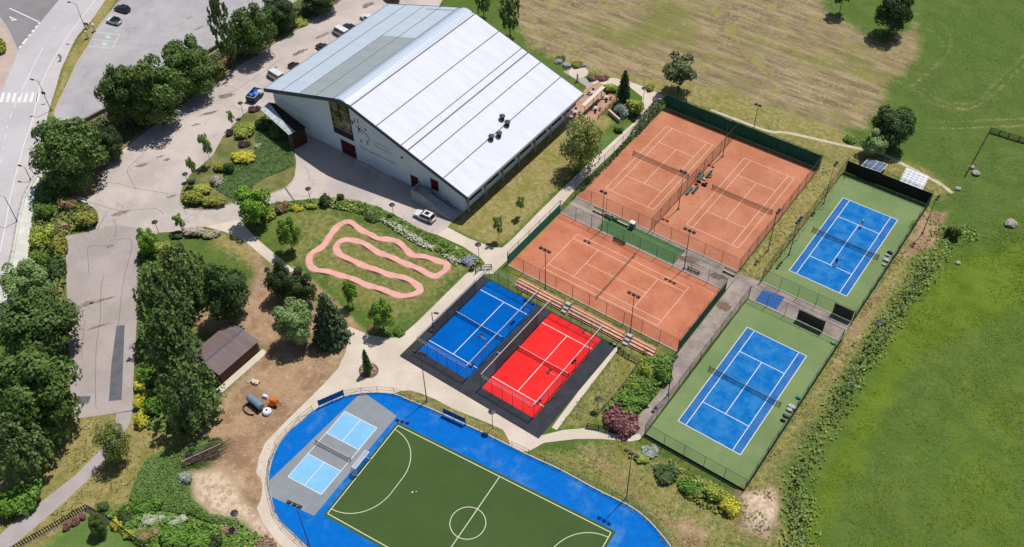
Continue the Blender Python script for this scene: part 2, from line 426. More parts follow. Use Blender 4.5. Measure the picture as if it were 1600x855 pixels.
    col = mixc(nt, 1.0, col, cc.outputs[0], 'MULTIPLY')
    nt.links.new(col, bs.inputs['Base Color']); bs.inputs['Roughness'].default_value = .95; bs.inputs['Specular IOR Level'].default_value = .1
    bp = nt.nodes.new('ShaderNodeBump'); bp.inputs['Strength'].default_value = .8; bp.inputs['Distance'].default_value = .22
    nt.links.new(math_(nt, 'ADD', small, math_(nt, 'MULTIPLY', tiny, .4)), bp.inputs['Height']); nt.links.new(bp.outputs[0], bs.inputs['Normal'])
    structure(link('ground', me))
build_ground()

# ------------------------------------------------------------------ roads, paths
ROAD = M('road_asphalt', (206, 203, 206), (194, 191, 194), .08, .05, 3.0, .8)
ASPH = M('old_asphalt', (212, 199, 190), (188, 177, 172), .10, .08, 2.5, .85, cracks=(.085, .022, (112, 100, 92)))
LOT = M('lot_asphalt', (190, 186, 188), (174, 170, 173), .12, .06, 2.5, .85, cracks=(.06, .02, (140, 134, 134)))
DARKASPH = M('dark_asphalt', (150, 146, 148), (138, 134, 137), .1, .06, 2.5, .85)
CONC = M('beige_concrete', (226, 212, 196), (212, 197, 180), .16, .05, 2.0, .8)
GREYC = M('grey_concrete', (178, 162, 152), (152, 138, 132), .22, .1, 1.5, .85)
PINKWALK = M('pink_paving', (206, 186, 176), (194, 172, 162), .3, .06, 3, .85)
KERB = M('kerb_stone', (214, 206, 198), (196, 188, 180), .5, .06, 5, .8)
PAINT = M('white_paint', (250, 250, 248), (232, 232, 230), 1.2, .04, 6, .6)
def kerb(name, pts, h=.12, w=.22, mat=None, closed=False, px=True, smooth=True):
    P = smooth_line(pts, closed, 4) if smooth else pts
    P = g2(P) if px else P
    mb = MB(); n = len(P)
    for i in range(n if closed else n-1):
        a, b = P[i], P[(i+1) % n]; L = hypot(b[0]-a[0], b[1]-a[1])
        if L < .02: continue
        mb.box(((a[0]+b[0])/2, (a[1]+b[1])/2, h/2-.02), (L+.02, w, h+.04), atan2(b[1]-a[1], b[0]-a[0]))
    return structure(mb.build(name, mat or KERB))
sheet('road', [(-60, -40), (20, 13), (100, -40), (210, -60), (165, 0), (143, 32), (120, 58), (105, 88), (95, 110), (88, 135), (80, 160), (74, 182), (66, 235), (60, 272), (50, 290), (38, 315), (28, 350), (18, 402), (4, 455), (-40, 600), (-140, 600), (-140, 200), (-60, 100), (5, 110), (27, 80), (20, 50), (0, 28)], .004, ROAD)
sheet('road', [(-80, -60), (110, -60), (92, 0), (62, 36), (28, 78), (14, 50), (-6, 26), (-80, 10)], .008, DARKASPH)
sheet('pavement', [(-120, 40), (0, 28), (14, 50), (28, 80), (15, 112), (2, 143), (-60, 260), (-140, 200)], .012, PINKWALK)
kerb('kerb', [(-10, 22), (0, 28), (14, 50), (28, 80)], .13)
kerb('kerb', [(28, 82), (15, 112), (2, 143), (-30, 210)], .13)
sheet('pavement', [(150, 0), (165, 0), (143, 32), (120, 58), (105, 88), (95, 110), (88, 135), (80, 160), (74, 182), (66, 235), (60, 272), (50, 290), (38, 315), (28, 350), (18, 402), (4, 455), (-10, 500), (-18, 470), (1, 394), (10, 344), (17, 304), (27, 264), (37, 227), (47, 200), (54, 173), (60, 144), (75, 108), (95, 74), (125, 31)], .012, M('pavement_asphalt', (212, 205, 205), (200, 193, 194), .2, .05, 3, .85))
def stroke(name, pts, w, z=.018, closed=False, smooth=True, mat=None):
    P = g2(smooth_line(pts, closed, 5) if smooth else pts)
    return structure(MB().ribbon(P, w, z, closed).build(name, mat or PAINT))
EDGE = [(152, -4), (125, 31), (95, 74), (75, 108), (60, 144), (54, 173), (47, 200), (37, 227), (27, 264), (17, 304), (10, 344), (0, 394)]
stroke('road_marking', EDGE, .16)
stroke('road_marking', [(27, 86), (15, 112), (2, 143), (-15, 180)], .16)
stroke('road_marking', [(67, 75), (52, 104), (42, 125), (35, 140)], .15)
stroke('road_marking', [(15, 13), (62, 35)], .3, smooth=False)
def dashes(pts, on, off, w):
    P = smooth_line(g2(pts), False, 14); mb = MB(); s = 0; cur = []
    for a, b in zip(P[:-1], P[1:]):
        if s % (on+off) < on: cur.append(a)
        elif len(cur) > 1: mb.ribbon(cur, w, .018); cur = []
        s += hypot(b[0]-a[0], b[1]-a[1])
    if len(cur) > 1: mb.ribbon(cur, w, .018)
    structure(mb.build('road_marking', PAINT))
dashes([(112, 3), (99, 20), (85, 45), (67, 74)], 1.6, 1.2, .13)
dashes([(33, 144), (20, 172), (10, 207), (0, 262), (-8, 300)], 2.2, 1.6, .13)
dashes([(62, 36), (45, 57), (28, 78)], .55, .4, .6)
mb = MB()
for i in range(-2, 7):
    x = 3+i*9.2; mb.flat(g2([(x-4, 160), (x+1.2, 160), (x+5, 145), (x+.4, 145)]), .018)
structure(mb.build('road_marking', PAINT))
mb = MB().flat(g2([(14, 25), (19.5, 33), (27.5, 31)]), .018)
structure(mb.build('road_marking', PAINT))
mb = MB().flat(g2([(17.5, 27.5), (19.8, 31), (23.5, 30.2)]), .022); structure(mb.build('road_marking', DARKASPH))
# car park
sheet('car_park', [(189, -60), (189, 0), (172, 20), (152, 45), (140, 68), (120, 100), (105, 133), (90, 163), (84, 181), (100, 194), (122, 195), (172, 169), (300, 98), (380, 50), (440, 16), (560, -60)], .004, LOT)
kerb('kerb', [(192, -6), (172, 20), (152, 45), (140, 68), (120, 100), (105, 133), (90, 163), (84, 181)], .12, .18)
kerb('kerb', [(165, 0), (143, 32), (120, 58), (105, 88), (95, 110), (88, 135), (80, 160), (74, 182)], .10, .14)
for a in ([(150.5, 50.5), (187.5, 54.5)], [(144, 61.5), (182, 65.5)], [(138.5, 72.5), (175.5, 75.8)], [(187.5, 54), (175, 76)]):
    stroke('parking_marking', a, .14, smooth=False)
for cx, cy in ((169, 58), (163, 69)):
    c = G(cx, cy); e = MB()
    e.flat([(c[0]+1.0*cos(t)*(1 if k % 2 else .8), c[1]+.6*sin(t)) for k, t in enumerate(np.linspace(0, 2*pi, 14)[:-1])], .018)
    structure(e.build('parking_marking', M('charging_bay_paint', (205, 232, 220), (180, 205, 195), 2, .1, 6, .7)))
# drive and forecourt
DRIVE = [(560, -50), (535, 0), (472, 42), (333, 128), (263, 180), (218, 213), (190, 236), (172, 252), (160, 272), (146, 305), (128, 318), (140, 321), (150, 328), (154, 339), (151, 354), (135, 363), (103, 369), (103, 428), (107, 490), (108, 560), (112, 655), (209, 642), (208, 600), (212, 530), (216, 480), (216, 428), (220, 400), (228, 375), (245, 364), (283, 361), (320, 354), (375, 344), (400, 333), (418, 319), (460, 313), (500, 310), (550, 312), (585, 322), (615, 338), (650, 357), (683, 367), (699, 355), (710, 343), (725, 332), (500, 219), (440, 185), (560, 100), (680, 20), (720, -50)]
sheet('drive', DRIVE, .006, ASPH)
BED = M('bed_lawn', (140, 134, 84), (98, 110, 56), .35, .15, 3, .95)
sheet('planting_bed', [(283, 297), (280, 312), (284, 321), (295, 326), (320, 328), (345, 323), (370, 316), (415, 304.5), (445, 294), (459, 280), (463.5, 256), (461, 237), (452, 214), (425, 184), (407, 166), (393, 170), (381, 178), (365, 195), (348, 214), (333, 242), (315, 258), (298, 272), (288, 286)], .014, BED)
sheet('drive', [(140, 352), (152, 357), (175, 352), (215, 356), (250, 364), (228, 376), (220, 400), (216, 428), (216, 480), (212, 530), (208, 600), (209, 642), (112, 655), (108, 560), (107, 490), (103, 428), (103, 370), (135, 363)], .008, M('lower_drive', (186, 174, 170), (170, 159, 155), .12, .1, 2.2, .85))
kerb('kerb', [(283, 297), (280, 312), (284, 321), (295, 326), (320, 328), (345, 323), (370, 316), (415, 304.5), (445, 294), (459, 280), (463.5, 256), (461, 237)], .12, .16)
sheet('asphalt_patch', [(182, 509), (195, 508), (190, 625), (170, 627), (174, 570)], .010, M('tar_patch', (112, 114, 120), (98, 100, 106), .8, .12, 2.2, .8))
sheet('asphalt_patch', [(112, 620), (142, 619), (138, 631), (108, 632)], .010, _mats['tar_patch'])
sheet('drain_channel', [(444, 294), (447, 293.5), (460.5, 313), (458, 314)], .011, M('drain_grate', (120, 116, 116), None, 1, .2, 9, .7))
TAR = M('oil_stain', (122, 110, 102), (158, 146, 136), .9, .1, 3, .8)
def blob(name, x, y, rx, ry, ang, z, mat, seed):
    rs = np.random.RandomState(seed); c = G(x, y); pts = []
    for k in range(22):
        t = 2*pi*k/22; q = .6+.55*rs.rand()
        a, b = rx*cos(t)*q, ry*sin(t)*q
        pts.append((c[0]+a*cos(ang)-b*sin(ang), c[1]+a*sin(ang)+b*cos(ang)))
    return structure(MB().flat(smooth_line(pts, True, 3), z).build(name, mat))
for i, (x, y, rx, ry) in enumerate([(190, 333, 1.9, .7), (353, 150, 2.2, 1.0), (327, 177, 2.0, .6), (306, 195, 1.1, .4), (222, 258, 1.5, .5), (253, 232, 1.2, .45), (250, 245, 1.0, .3), (260, 250, .9, .5), (224, 235, 1.1, .4), (268, 307, 1.0, .4), (172, 385, .9, .4), (468, 82, 2.4, .8), (505, 55, 2.4, .5), (425, 108, 1.6, .5), (575, 8, 2.2, .9), (136, 474, 1.4, .7), (157, 470, 2.6, .35), (155, 510, 2.6, .3), (311, 44, 1.5, .4), (296, 28, 1.0, .3)]):
    blob('asphalt_stain', x, y, rx, ry, radians(60 if x < 200 or i < 11 else 80), .010, TAR, 40+i)
CRACKM = M('tar_seam', (118, 108, 102), (140, 130, 122), 1, .1, 3, .85)
for i, pts in enumerate([[(165, 285), (185, 287), (205, 293), (230, 297), (262, 303)], [(212, 295), (205, 282), (200, 265), (222, 242), (248, 215), (258, 222)], [(140, 428), (137, 395), (142, 385), (172, 383)], [(150, 640), (149, 585), (151, 540), (156, 505), (158, 450), (163, 430)], [(185, 510), (190, 460), (195, 428), (206, 377), (172, 376)], [(152, 360), (160, 345), (167, 330)], [(262, 200), (300, 178), (352, 150), (390, 127), (440, 92)], [(180, 372), (181, 350), (175, 342)], [(140, 315), (150, 319), (185, 329), (200, 330), (240, 326), (256, 335)], [(128, 560), (130, 520), (133, 500)]]):
    P = np.array(smooth_line(pts, False, 8)); rs = np.random.RandomState(i); P = P+rs.normal(0, .35, P.shape)
    structure(MB().ribbon(g2(P), .10, .012).build('asphalt_crack', CRACKM))
# concrete paths
PATHS = {'path': [(683, 367), (699, 355), (733, 373), (773, 387), (785, 387), (800, 374), (840, 333), (895, 279), (940, 237), (975, 205), (992, 190), (1001, 172), (1004, 152), (985, 137), (950, 132), (918, 140), (912, 128), (935, 124), (960, 122), (985, 128), (1012, 138), (1040, 151), (1028, 158), (1016, 180), (985, 214), (938, 257), (905, 289), (876, 322), (874, 334), (800, 400), (770, 428), (756, 428), (624, 556), (742, 624), (841, 682), (848, 680), (880, 672), (915, 669), (960, 678), (1000, 679), (1003, 686), (985, 690), (940, 686), (900, 686), (850, 692), (825, 706), (800, 703), (793, 684), (786, 672), (760, 660), (710, 640), (680, 624), (655, 614), (640, 610), (626, 611), (616, 615), (590, 614), (560, 616), (520, 627), (490, 643), (468, 662), (448, 680), (432, 700), (422, 727), (419, 754), (423, 778), (430, 802), (443, 823), (463, 842), (500, 872), (462, 872), (432, 846), (410, 816), (400, 791), (397, 755), (405, 714), (415, 691), (447, 658), (480, 626), (505, 601), (528, 576), (541, 548), (543, 528), (536, 508), (550, 512), (573, 522), (600, 528), (615, 528), (630, 522), (650, 505), (728, 428), (745, 420), (758, 412), (752, 404), (723, 385)],
         'footpath': [(320, 354), (350, 362), (383, 377), (400, 392), (419, 408), (440, 426), (462, 424), (432, 399), (400, 372), (385, 356), (376, 344), (345, 349)]}
for k, v in PATHS.items(): sheet(k, v, .012, CONC)
sheet('footpath', [(182, 645), (208, 641), (202, 662), (190, 682), (172, 710), (150, 738), (100, 785), (50, 828), (10, 862), (-30, 862), (15, 822), (70, 780), (115, 745), (145, 715), (160, 700), (178, 678)], .008, M('grey_footpath', (188, 178, 178), (176, 166, 166), .3, .06, 3, .85))
stroke('dirt_track', [(1110, 172), (1140, 183), (1200, 205), (1232, 208), (1312, 226), (1375, 240), (1415, 259), (1453, 279), (1470, 288), (1488, 302)], .8, .02, mat=M('pale_gravel', (214, 204, 178), (190, 180, 150), .8, .15, 3, .9))
CON2 = M('worn_concrete', (176, 162, 152), (146, 134, 128), .35, .12, 1.2, .85)
MARKS = []
GREYC = CON2
def wrect(name, x0, y0, x1, y1, z, mat): return structure(MB().rect(x0, y0, x1, y1, z).build(name, mat))
wrect('court_walkway', -77.7, 117.75, -42.2, 123.3, .008, GREYC)
sheet('court_walkway', [(1135, 455), (1154, 428), (1190, 440), (1165, 470), (1100, 550), (1033, 643), (1003, 682), (985, 686), (972, 680), (1005, 642), (1030, 613), (1050, 583), (1053, 563), (1060, 551)], .009, GREYC)
wrect('court_walkway', -38.2, 118.5, -21.0, 123.4, .007, GREYC)
wrect('green_carpet', -69.6, 118.2, -53.0, 122.5, .013, M('green_carpet', (86, 122, 76), (74, 110, 66), .4, .1, 3, .9))
sheet('blue_mat', [(1192, 453), (1226, 464), (1213, 484), (1180, 470)], .013, M('blue_mat', (14, 98, 180), (20, 80, 150), 1.5, .1, 5, .6))
for i, (x, y, rx, ry) in enumerate([(1120, 432, 1.6, .9), (1131, 479, 1.7, 1.0), (1075, 405, 2.4, .9)]):
    blob('clay_stain', x, y, rx, ry, .3, .015, M('clay_dust', (120, 96, 82), (138, 112, 96), 1, .15, 4, .9), 70+i)
sheet('grey_slab', [(960, 536), (966, 546), (870, 672), (862, 668)], .010, CONC)
sheet('terrace', [(866, 197), (914, 140), (935, 128), (952, 138), (964, 156), (936, 184), (897, 208)], .016, M('terrace_tiles', (198, 158, 130), (182, 142, 116), .6, .1, 5, .8))
c = G(904, 113); structure(MB().flat([(c[0]+2.2*cos(t), c[1]+2.2*sin(t)) for t in np.linspace(0, 2*pi, 25)[:-1]], .016).build('round_paving', CONC))
sheet('terrace', [(880, 112), (893, 108), (930, 133), (922, 139)], .014, M('terrace_edge', (176, 170, 168), None, 1, .08, 4, .8))
# pump track
def pump_track():
    C = [(540, 348), (550, 350), (563, 359), (578, 367), (590, 374), (605, 374), (620, 378), (633, 389), (645, 399), (665, 403), (688, 409), (698, 414), (696, 424), (683, 431), (673, 430), (655, 422), (638, 414), (613, 404), (590, 394), (563, 379), (545, 375), (531, 380), (525, 388), (530, 397), (543, 405), (560, 412), (585, 422), (603, 428), (620, 432), (638, 438), (652, 446), (656, 455), (645, 462), (628, 463), (608, 457), (580, 448), (553, 438), (520, 427), (495, 423), (483, 412), (487, 398), (505, 384), (517, 368), (527, 354)]
    P = smooth_line(g2(C), True, 8); n = len(P); L = np.cumsum([0]+[hypot(P[i][0]-P[i-1][0], P[i][1]-P[i-1][1]) for i in range(1, n)])
    mb = MB(); q = MB(); N = []
    for i in range(n):
        d = Vector(P[(i+1) % n])-Vector(P[i-1]); d.normalize(); N.append(Vector((-d.y, d.x)))
    for i in range(n):
        z = .2+.15*sin(L[i]*1.05); w = .56+.04*sin(L[i]*2.1)
        p = Vector(P[i])
        for k, (o, zz) in enumerate(((-w-.14, 0), (-w, z), (w, z), (w+.14, 0))): mb.v.append((*(p+N[i]*o), zz))
    for i in range(n):
        j = (i+1) % n
        for k in range(3): mb.f.append((4*i+k, 4*i+k+1, 4*j+k+1, 4*j+k)); mb.mi.append(0)
    mb.f = [f[::-1] for f in mb.f]
    o = mb.build('pump_track', M('pink_asphalt', (240, 184, 172), (230, 172, 160), .8, .06, 5, .85), smooth=False)
    tag(o, 'pink looping pump track with rounded bumps on the lawn', 'pump track')
pump_track()

# ------------------------------------------------------------------ courts
CLAY = M('clay', (208, 140, 108), (188, 118, 88), .16, .1, 1.8, .95, lo=.3, hi=.7)
CLAY2 = M('clay_dark', (214, 138, 106), (192, 114, 84), .2, .1, 1.8, .95, lo=.3, hi=.7)
GREENC = M('green_hardcourt', (130, 150, 98), (114, 138, 86), .12, .07, 2.2, .8)
BLUEC = M('blue_hardcourt', (0, 110, 192), (52, 134, 202), .5, .1, 3, .85, spec=.08)
BLUEA = M('blue_alley', (66, 122, 188), (36, 110, 182), .35, .1, 3, .85, spec=.08)
LINE = M('court_line', (240, 238, 234), None, 1, .05, 6, .6)
CLINE = M('clay_line', (236, 205, 182), (246, 226, 208), 1.5, .05, 6, .7)
wrect('clay_court', -77.75, 123.35, -42.55, 157.9, .014, CLAY)
wrect('clay_court', -77.65, 100.75, -42.3, 117.7, .014, CLAY2)
wrect('hard_court', -38.0, 82.95, -20.75, 118.4, .014, GREENC)
wrect('hard_court', -37.95, 123.5, -20.95, 160.0, .014, GREENC)
def tennis_lines(cx, cy, rot, mat, w=.10, z=.022):
    mb = MB(); c, s = cos(rot), sin(rot)
    def seg(x0, y0, x1, y1):
        a = (cx+x0*c-y0*s, cy+x0*s+y0*c); b = (cx+x1*c-y1*s, cy+x1*s+y1*c)
        mb.ribbon([a, b], w, z)
    h = w/2
    for sx in (-1, 1):
        seg(sx*5.485, -11.885, sx*5.485, 11.885); seg(sx*4.115, -11.885+h, sx*4.115, 11.885-h)
    for sy in (-1, 1):
        seg(-5.485-h, sy*(11.885+h), 5.485+h, sy*(11.885+h)); seg(-4.115+h, sy*6.40, 4.115-h, sy*6.40)
    seg(0, -6.40+h, 0, 6.40-h)
    return structure(mb.build('court_markings', mat))
TENNIS = [(-29.64, 100.37, 0), (-29.63, 140.78, 0), (-68.92, 140.72, 0), (-50.76, 140.69, 0), (-59.83, 109.24, pi/2)]
for i, (x, y, rz) in enumerate(TENNIS):
    tennis_lines(x, y, rz, LINE if i < 2 else CLINE, .11 if i < 2 else .085)
for x, y, _ in TENNIS[:2]:
    wrect('court_paint', x-4.115, y-11.885, x+4.115, y+11.885, .018, BLUEC)
    wrect('court_paint', x-5.485, y-11.885, x-4.115, y+11.885, .018, BLUEA)
    wrect('court_paint', x+4.115, y-11.885, x+5.485, y+11.885, .018, BLUEA)
# padel courts
wrect('padel_surround', -79.9, 72.8, -51.25, 95.9, .014, M('black_rubber', (50, 52, 60), (60, 62, 70), .5, .1, 4, .85))
BX0, BX1, RX0, RX1, PY0, PY1 = -78.1, -67.6, -64.6, -54.15, 75.6, 95.6
wrect('padel_court', BX0, PY0, BX1, PY1, .018, M('blue_carpet', (0, 104, 198), (0, 94, 184), .2, .06, 3, .95, spec=.05))
wrect('padel_court', RX0, PY0, RX1, PY1, .018, M('red_carpet', (252, 56, 56), (240, 48, 48), .2, .06, 3, .95, spec=.05))
for x0, x1 in ((BX0, BX1), (RX0, RX1)):
    m = (x0+x1)/2; mb = MB()
    mb.rect(x0, 78.35, x1, 78.47, .023); mb.rect(x0, 92.8, x1, 92.92, .023); mb.rect(m-.06, 78.5, m+.06, 92.77, .023)
    structure(mb.build('court_markings', LINE))
# football pitch and the blue track round it
def rot2(p, o, a): return (o[0]+(p[0]-o[0])*cos(a)-(p[1]-o[1])*sin(a), o[1]+(p[0]-o[0])*sin(a)+(p[1]-o[1])*cos(a))
PA = radians(5.6); PO = (-71.0, 61.9)
def PT(x, y): return (PO[0]+x*cos(PA)+y*sin(PA), PO[1]+x*sin(PA)-y*cos(PA))     # x along the pitch, y towards the near side
TRK = [(490, 642), (520, 626), (550, 617), (580, 614), (615, 616), (640, 626), (680, 642), (750, 674), (825, 711), (875, 734), (930, 764), (980, 789), (1005, 806), (1025, 826), (1048, 855), (1055, 880), (1050, 905)]
TRK2 = [(500, 885), (463, 840), (443, 821), (430, 801), (423, 776), (419, 754), (423, 726), (433, 699), (450, 676), (470, 659)]
_t = g2(TRK)+[PT(41, 24), PT(36, 30), PT(20, 32), PT(6, 31)]+g2(TRK2)
TRACKP = smooth_line(_t, True, 5)
structure(MB().flat(TRACKP, .016).build('blue_track', M('blue_track_paint', (0, 112, 206), (84, 142, 206), .16, .14, .9, .8, lo=.5, hi=.74, spec=.08)))
kerb('kerb', TRACKP, .14, .2, M('track_kerb', (196, 192, 188), None, 1, .06, 5, .8), closed=True, px=False, smooth=False)
structure(MB().flat([PT(-.45, -.5), PT(38.4, -.5), PT(38.4, 18.7), PT(-.45, 18.7)], .020).build('football_pitch', M('artificial_turf', (76, 100, 52), (66, 90, 44), .08, .06, 3, .95, lo=.3, hi=.7)))
PLINE = M('pitch_line', (222, 226, 200), None, 1, .05, 6, .7)
mb = MB(); W_, L_ = 18.2, 37.9
for a, b in (((0, 0), (L_, 0)), ((L_, 0), (L_, W_)), ((L_, W_), (0, W_)), ((0, W_), (0, 0)), ((L_/2, 0), (L_/2, W_))):
    mb.ribbon([PT(*a), PT(*b)], .13, .026+.001*len(mb.f))
mb.ribbon([PT(L_/2+2.65*cos(t), W_/2+2.65*sin(t)) for t in np.linspace(0, 2*pi, 49)[:-1]], .11, .034, True)
for sx, x0 in ((1, 0), (-1, L_)):
    for sy in (-1, 1):
        pass
    arc = [PT(x0+sx*6.2*sin(t), W_/2-1.5-6.7*cos(t)) for t in np.linspace(.0, pi/2, 14)]+[PT(x0+sx*6.2*sin(t), W_/2+1.5-6.7*cos(t)) for t in np.linspace(pi/2, pi, 14)]
    mb.ribbon(arc, .11, .036)
structure(mb.build('court_markings', PLINE))
mb = MB(); c = PT(8.9, 8.9); mb.flat([(c[0]+.14*cos(t), c[1]+.14*sin(t)) for t in np.linspace(0, 2*pi, 13)[:-1]], .026); structure(mb.build('court_markings', PLINE))
# pickleball court on a grey pad
structure(MB().flat(g2([(561, 617), (572, 616), (620, 650), (491, 806), (423, 776), (420, 752)]), .020).build('pickleball_pad', M('grey_court', (150, 156, 162), (142, 148, 154), .3, .05, 4, .8)))
LB = M('light_blue_court', (140, 204, 244), (132, 194, 238), .4, .04, 4, .75)
K0 = [(539, 643), (589, 669), (502, 773), (450, 745)]
k = [np.array(q) for q in g2(K0)]
def KP(a, b): return tuple((k[0]*(1-a)+k[1]*a)*(1-b)+(k[3]*(1-a)+k[2]*a)*b)
for b0, b1 in ((0, .34), (.66, 1)):
    structure(MB().flat([KP(0, b0), KP(1, b0), KP(1, b1), KP(0, b1)], .025).build('court_paint', LB))
mb = MB()
for i, (p, q) in enumerate((((0, 0), (1, 0)), ((1, 0), (1, 1)), ((1, 1), (0, 1)), ((0, 1), (0, 0)), ((0, .34), (1, .34)), ((0, .66), (1, .66)), ((.5, 0), (.5, .34)), ((.5, .66), (.5, 1)))):
    mb.ribbon([KP(*p), KP(*q)], .11, .030+.001*i)
structure(mb.build('court_markings', LINE))

# ------------------------------------------------------------------ the sports hall
WHITEW = M('white_render', (262, 272, 282), (252, 264, 276), .3, .04, 3, .85)
FASCIA = M('blue_grey_fascia', (84, 100, 116), (74, 90, 106), .5, .05, 4, .55)
REDD = M('dark_red_paint', (112, 22, 34), (96, 18, 30), 1, .08, 5, .5)
GLASS = M('window_glass', (34, 40, 46), (58, 62, 62), .4, .1, 2, .12, spec=.6)
STEEL = M('galvanised_steel', (150, 154, 158), (128, 132, 138), 2, .08, 8, .45, metal=.4)
DSTEEL = M('dark_steel', (62, 66, 70), (48, 52, 56), 2, .1, 8, .5)
def roof_metal(name, c1, c2, rib, rough=.42, depth=.5, streak=.4):
    if name in _mats: return _mats[name]
    m, nt, b = node_mat(name)
    s = noise(nt, streak, 5, .7, stretch=(.12, 1.6, 1))
    col = mixc(nt, ramp(nt, s, .3, .7), lin(c1), lin(c2))
    nt.links.new(col, b.inputs['Base Color']); b.inputs['Roughness'].default_value = rough; b.inputs['Specular IOR Level'].default_value = .35
    t = nt.nodes.new('ShaderNodeTexCoord'); wv = nt.nodes.new('ShaderNodeTexWave'); wv.bands_direction = 'Y'; wv.inputs['Scale'].default_value = rib
    nt.links.new(t.outputs['Object'], wv.inputs['Vector'])
    bp = nt.nodes.new('ShaderNodeBump'); bp.inputs['Strength'].default_value = depth; bp.inputs['Distance'].default_value = .03
    nt.links.new(wv.outputs['Fac'], bp.inputs['Height']); nt.links.new(bp.outputs[0], b.inputs['Normal'])
    _mats[name] = m; return m
def plate(name, outline, y0, y1, mat, parent):      # an outline in x and z pushed from y0 to y1
    n = len(outline); mb = MB()
    A = sum(outline[i-1][0]*outline[i][1]-outline[i][0]*outline[i-1][1] for i in range(n))
    o = outline if A > 0 else outline[::-1]
    mb.add([(x, y0, z) for x, z in o]+[(x, y1, z) for x, z in o], [tuple(range(n)), tuple(range(2*n-1, n-1, -1))]+[(i, n+i, n+(i+1) % n, (i+1) % n) for i in range(n)])
    return mb.build(name, mat, parent)
HX, HY = -122.0, 107.3
def hall():
    root = thing('sports_hall', 'large white sports hall with broad white gabled metal roof beside the clay courts', 'sports hall', (HX, HY, 0))
    X = lambda v: v-HX
    YF, YB = 106.3-HY, 145.8-HY
    xl, zl, xa, za, xb, zb, xr, zr = X(-144.9), 8.4, X(-123.5), 14.85, X(-119.6), 14.95, X(-91.1), 5.65
    wl_, wr_ = X(-143.6), X(-93.2)
    def rz(x): return zl+(za-zl)*(x-xl)/(xa-xl) if x < xa else (za if x < xb else zb+(zr-zb)*(x-xb)/(xr-xb))
    plate('wall', [(wl_, 0), (wr_, 0), (wr_, rz(wr_)-.35), (xb, zb-.35), (xa, za-.35), (wl_, rz(wl_)-.35)], 0, YB-1.0, WHITEW, root)
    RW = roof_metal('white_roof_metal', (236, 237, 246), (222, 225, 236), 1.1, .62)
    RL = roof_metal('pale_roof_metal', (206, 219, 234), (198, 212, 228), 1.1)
    RG = roof_metal('grey_roof_film', (158, 168, 172), (168, 177, 180), .30, .5, .8)
    t = .28
    def slope(name, xa_, xb_, mat, y0=YF, y1=YB, up=0.0, th=t):
        za_, zb_ = rz(xa_)+up, rz(xb_)+up
        return plate(name, [(xa_, za_-th), (xb_, zb_-th), (xb_, zb_), (xa_, za_)], y0, y1, mat, root)
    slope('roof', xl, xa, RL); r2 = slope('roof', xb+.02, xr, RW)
    slope('film_strip', X(-133.6), xa-.5, RG, YF+.25, X(0)*0+131.5-HY, .02, .015)
    slope('roof_edge', X(-132), xa-.3, M('seam_grey', (150, 156, 164), None, 1, .05, 4, .6), YB-1.6, YB-1.25, .02, .015)
    SE = M('roof_seam', (118, 120, 126), None, 1, .05, 4, .7)
    for xs, wd in ((-139.3, .16), (-133.7, .13), (-128.8, .16), (-123.8, .15), (-119.2, .2), (-112.9, .14), (-106.9, .13), (-105.3, .2), (-102.0, .14), (-96.8, .14)):
        slope('roof_seam', X(xs)-wd*.7, X(xs)+wd*.7, SE, YF+.02, YB-.02, .03, .06)
    slope('roof_seam', xl, xl+.35, M('gutter_grey', (176, 184, 192), None, 1, .06, 4, .5, metal=.3), YF, YB, .05, .2)
    # rounded ridge light
    n = 9; mb = MB(); cx = (xa+xb)/2; arc = []
    for i in range(n+1):
        q = i/n; arc.append((xa-.15+(xb-xa+.3)*q, za-.25+.75*sin(pi*q)))
    for i in range(n):
        mb.add([(arc[i][0], YF-.05, arc[i][1]), (arc[i+1][0], YF-.05, arc[i+1][1]), (arc[i+1][0], YB+.05, arc[i+1][1]), (arc[i][0], YB+.05, arc[i][1])], [(0, 1, 2, 3)])
    mb.add([(x, YF-.05, z) for x, z in arc], [tuple(range(n, -1, -1))]); mb.add([(x, YB+.05, z) for x, z in arc], [tuple(range(n+1))])
    rm, nt, b = node_mat('ridge_light')
    tc = nt.nodes.new('ShaderNodeTexCoord'); wv = nt.nodes.new('ShaderNodeTexWave'); wv.bands_direction = 'Y'; wv.inputs['Scale'].default_value = .42
    nt.links.new(tc.outputs['Object'], wv.inputs['Vector'])
    nt.links.new(mixc(nt, ramp(nt, wv.outputs['Fac'], .15, .5), lin((192, 208, 232)), lin((218, 228, 242))), b.inputs['Base Color'])
    b.inputs['Roughness'].default_value = .22; b.inputs['Specular IOR Level'].default_value = .7
    mb.build('ridge_light', rm, root, smooth=True)
    # verge boards along the gables
    for y0, y1 in ((YF-.12, YF), (YB, YB+.12)):
        for p, q in (((xl, zl), (xa, za)), ((xa, za), (xb, zb)), ((xb, zb), (xr, zr))):
            plate('verge_board', [(p[0], p[1]-.85), (q[0], q[1]-.85), (q[0], q[1]+.05), (p[0], p[1]+.05)], y0, y1, FASCIA, root)
    # eaves soffit and gutter on the courtyard side
    plate('gutter', [(xr-.05, zr-.42), (xr+.28, zr-.42), (xr+.28, zr-.12), (xr-.05, zr-.12)], YF, YB, STEEL, root)
    plate('eaves_beam', [(wr_+.05, 4.35), (wr_+.3, 4.35), (wr_+.3, 4.62), (wr_+.05, 4.62)], .0, YB-1.0, FASCIA, root)
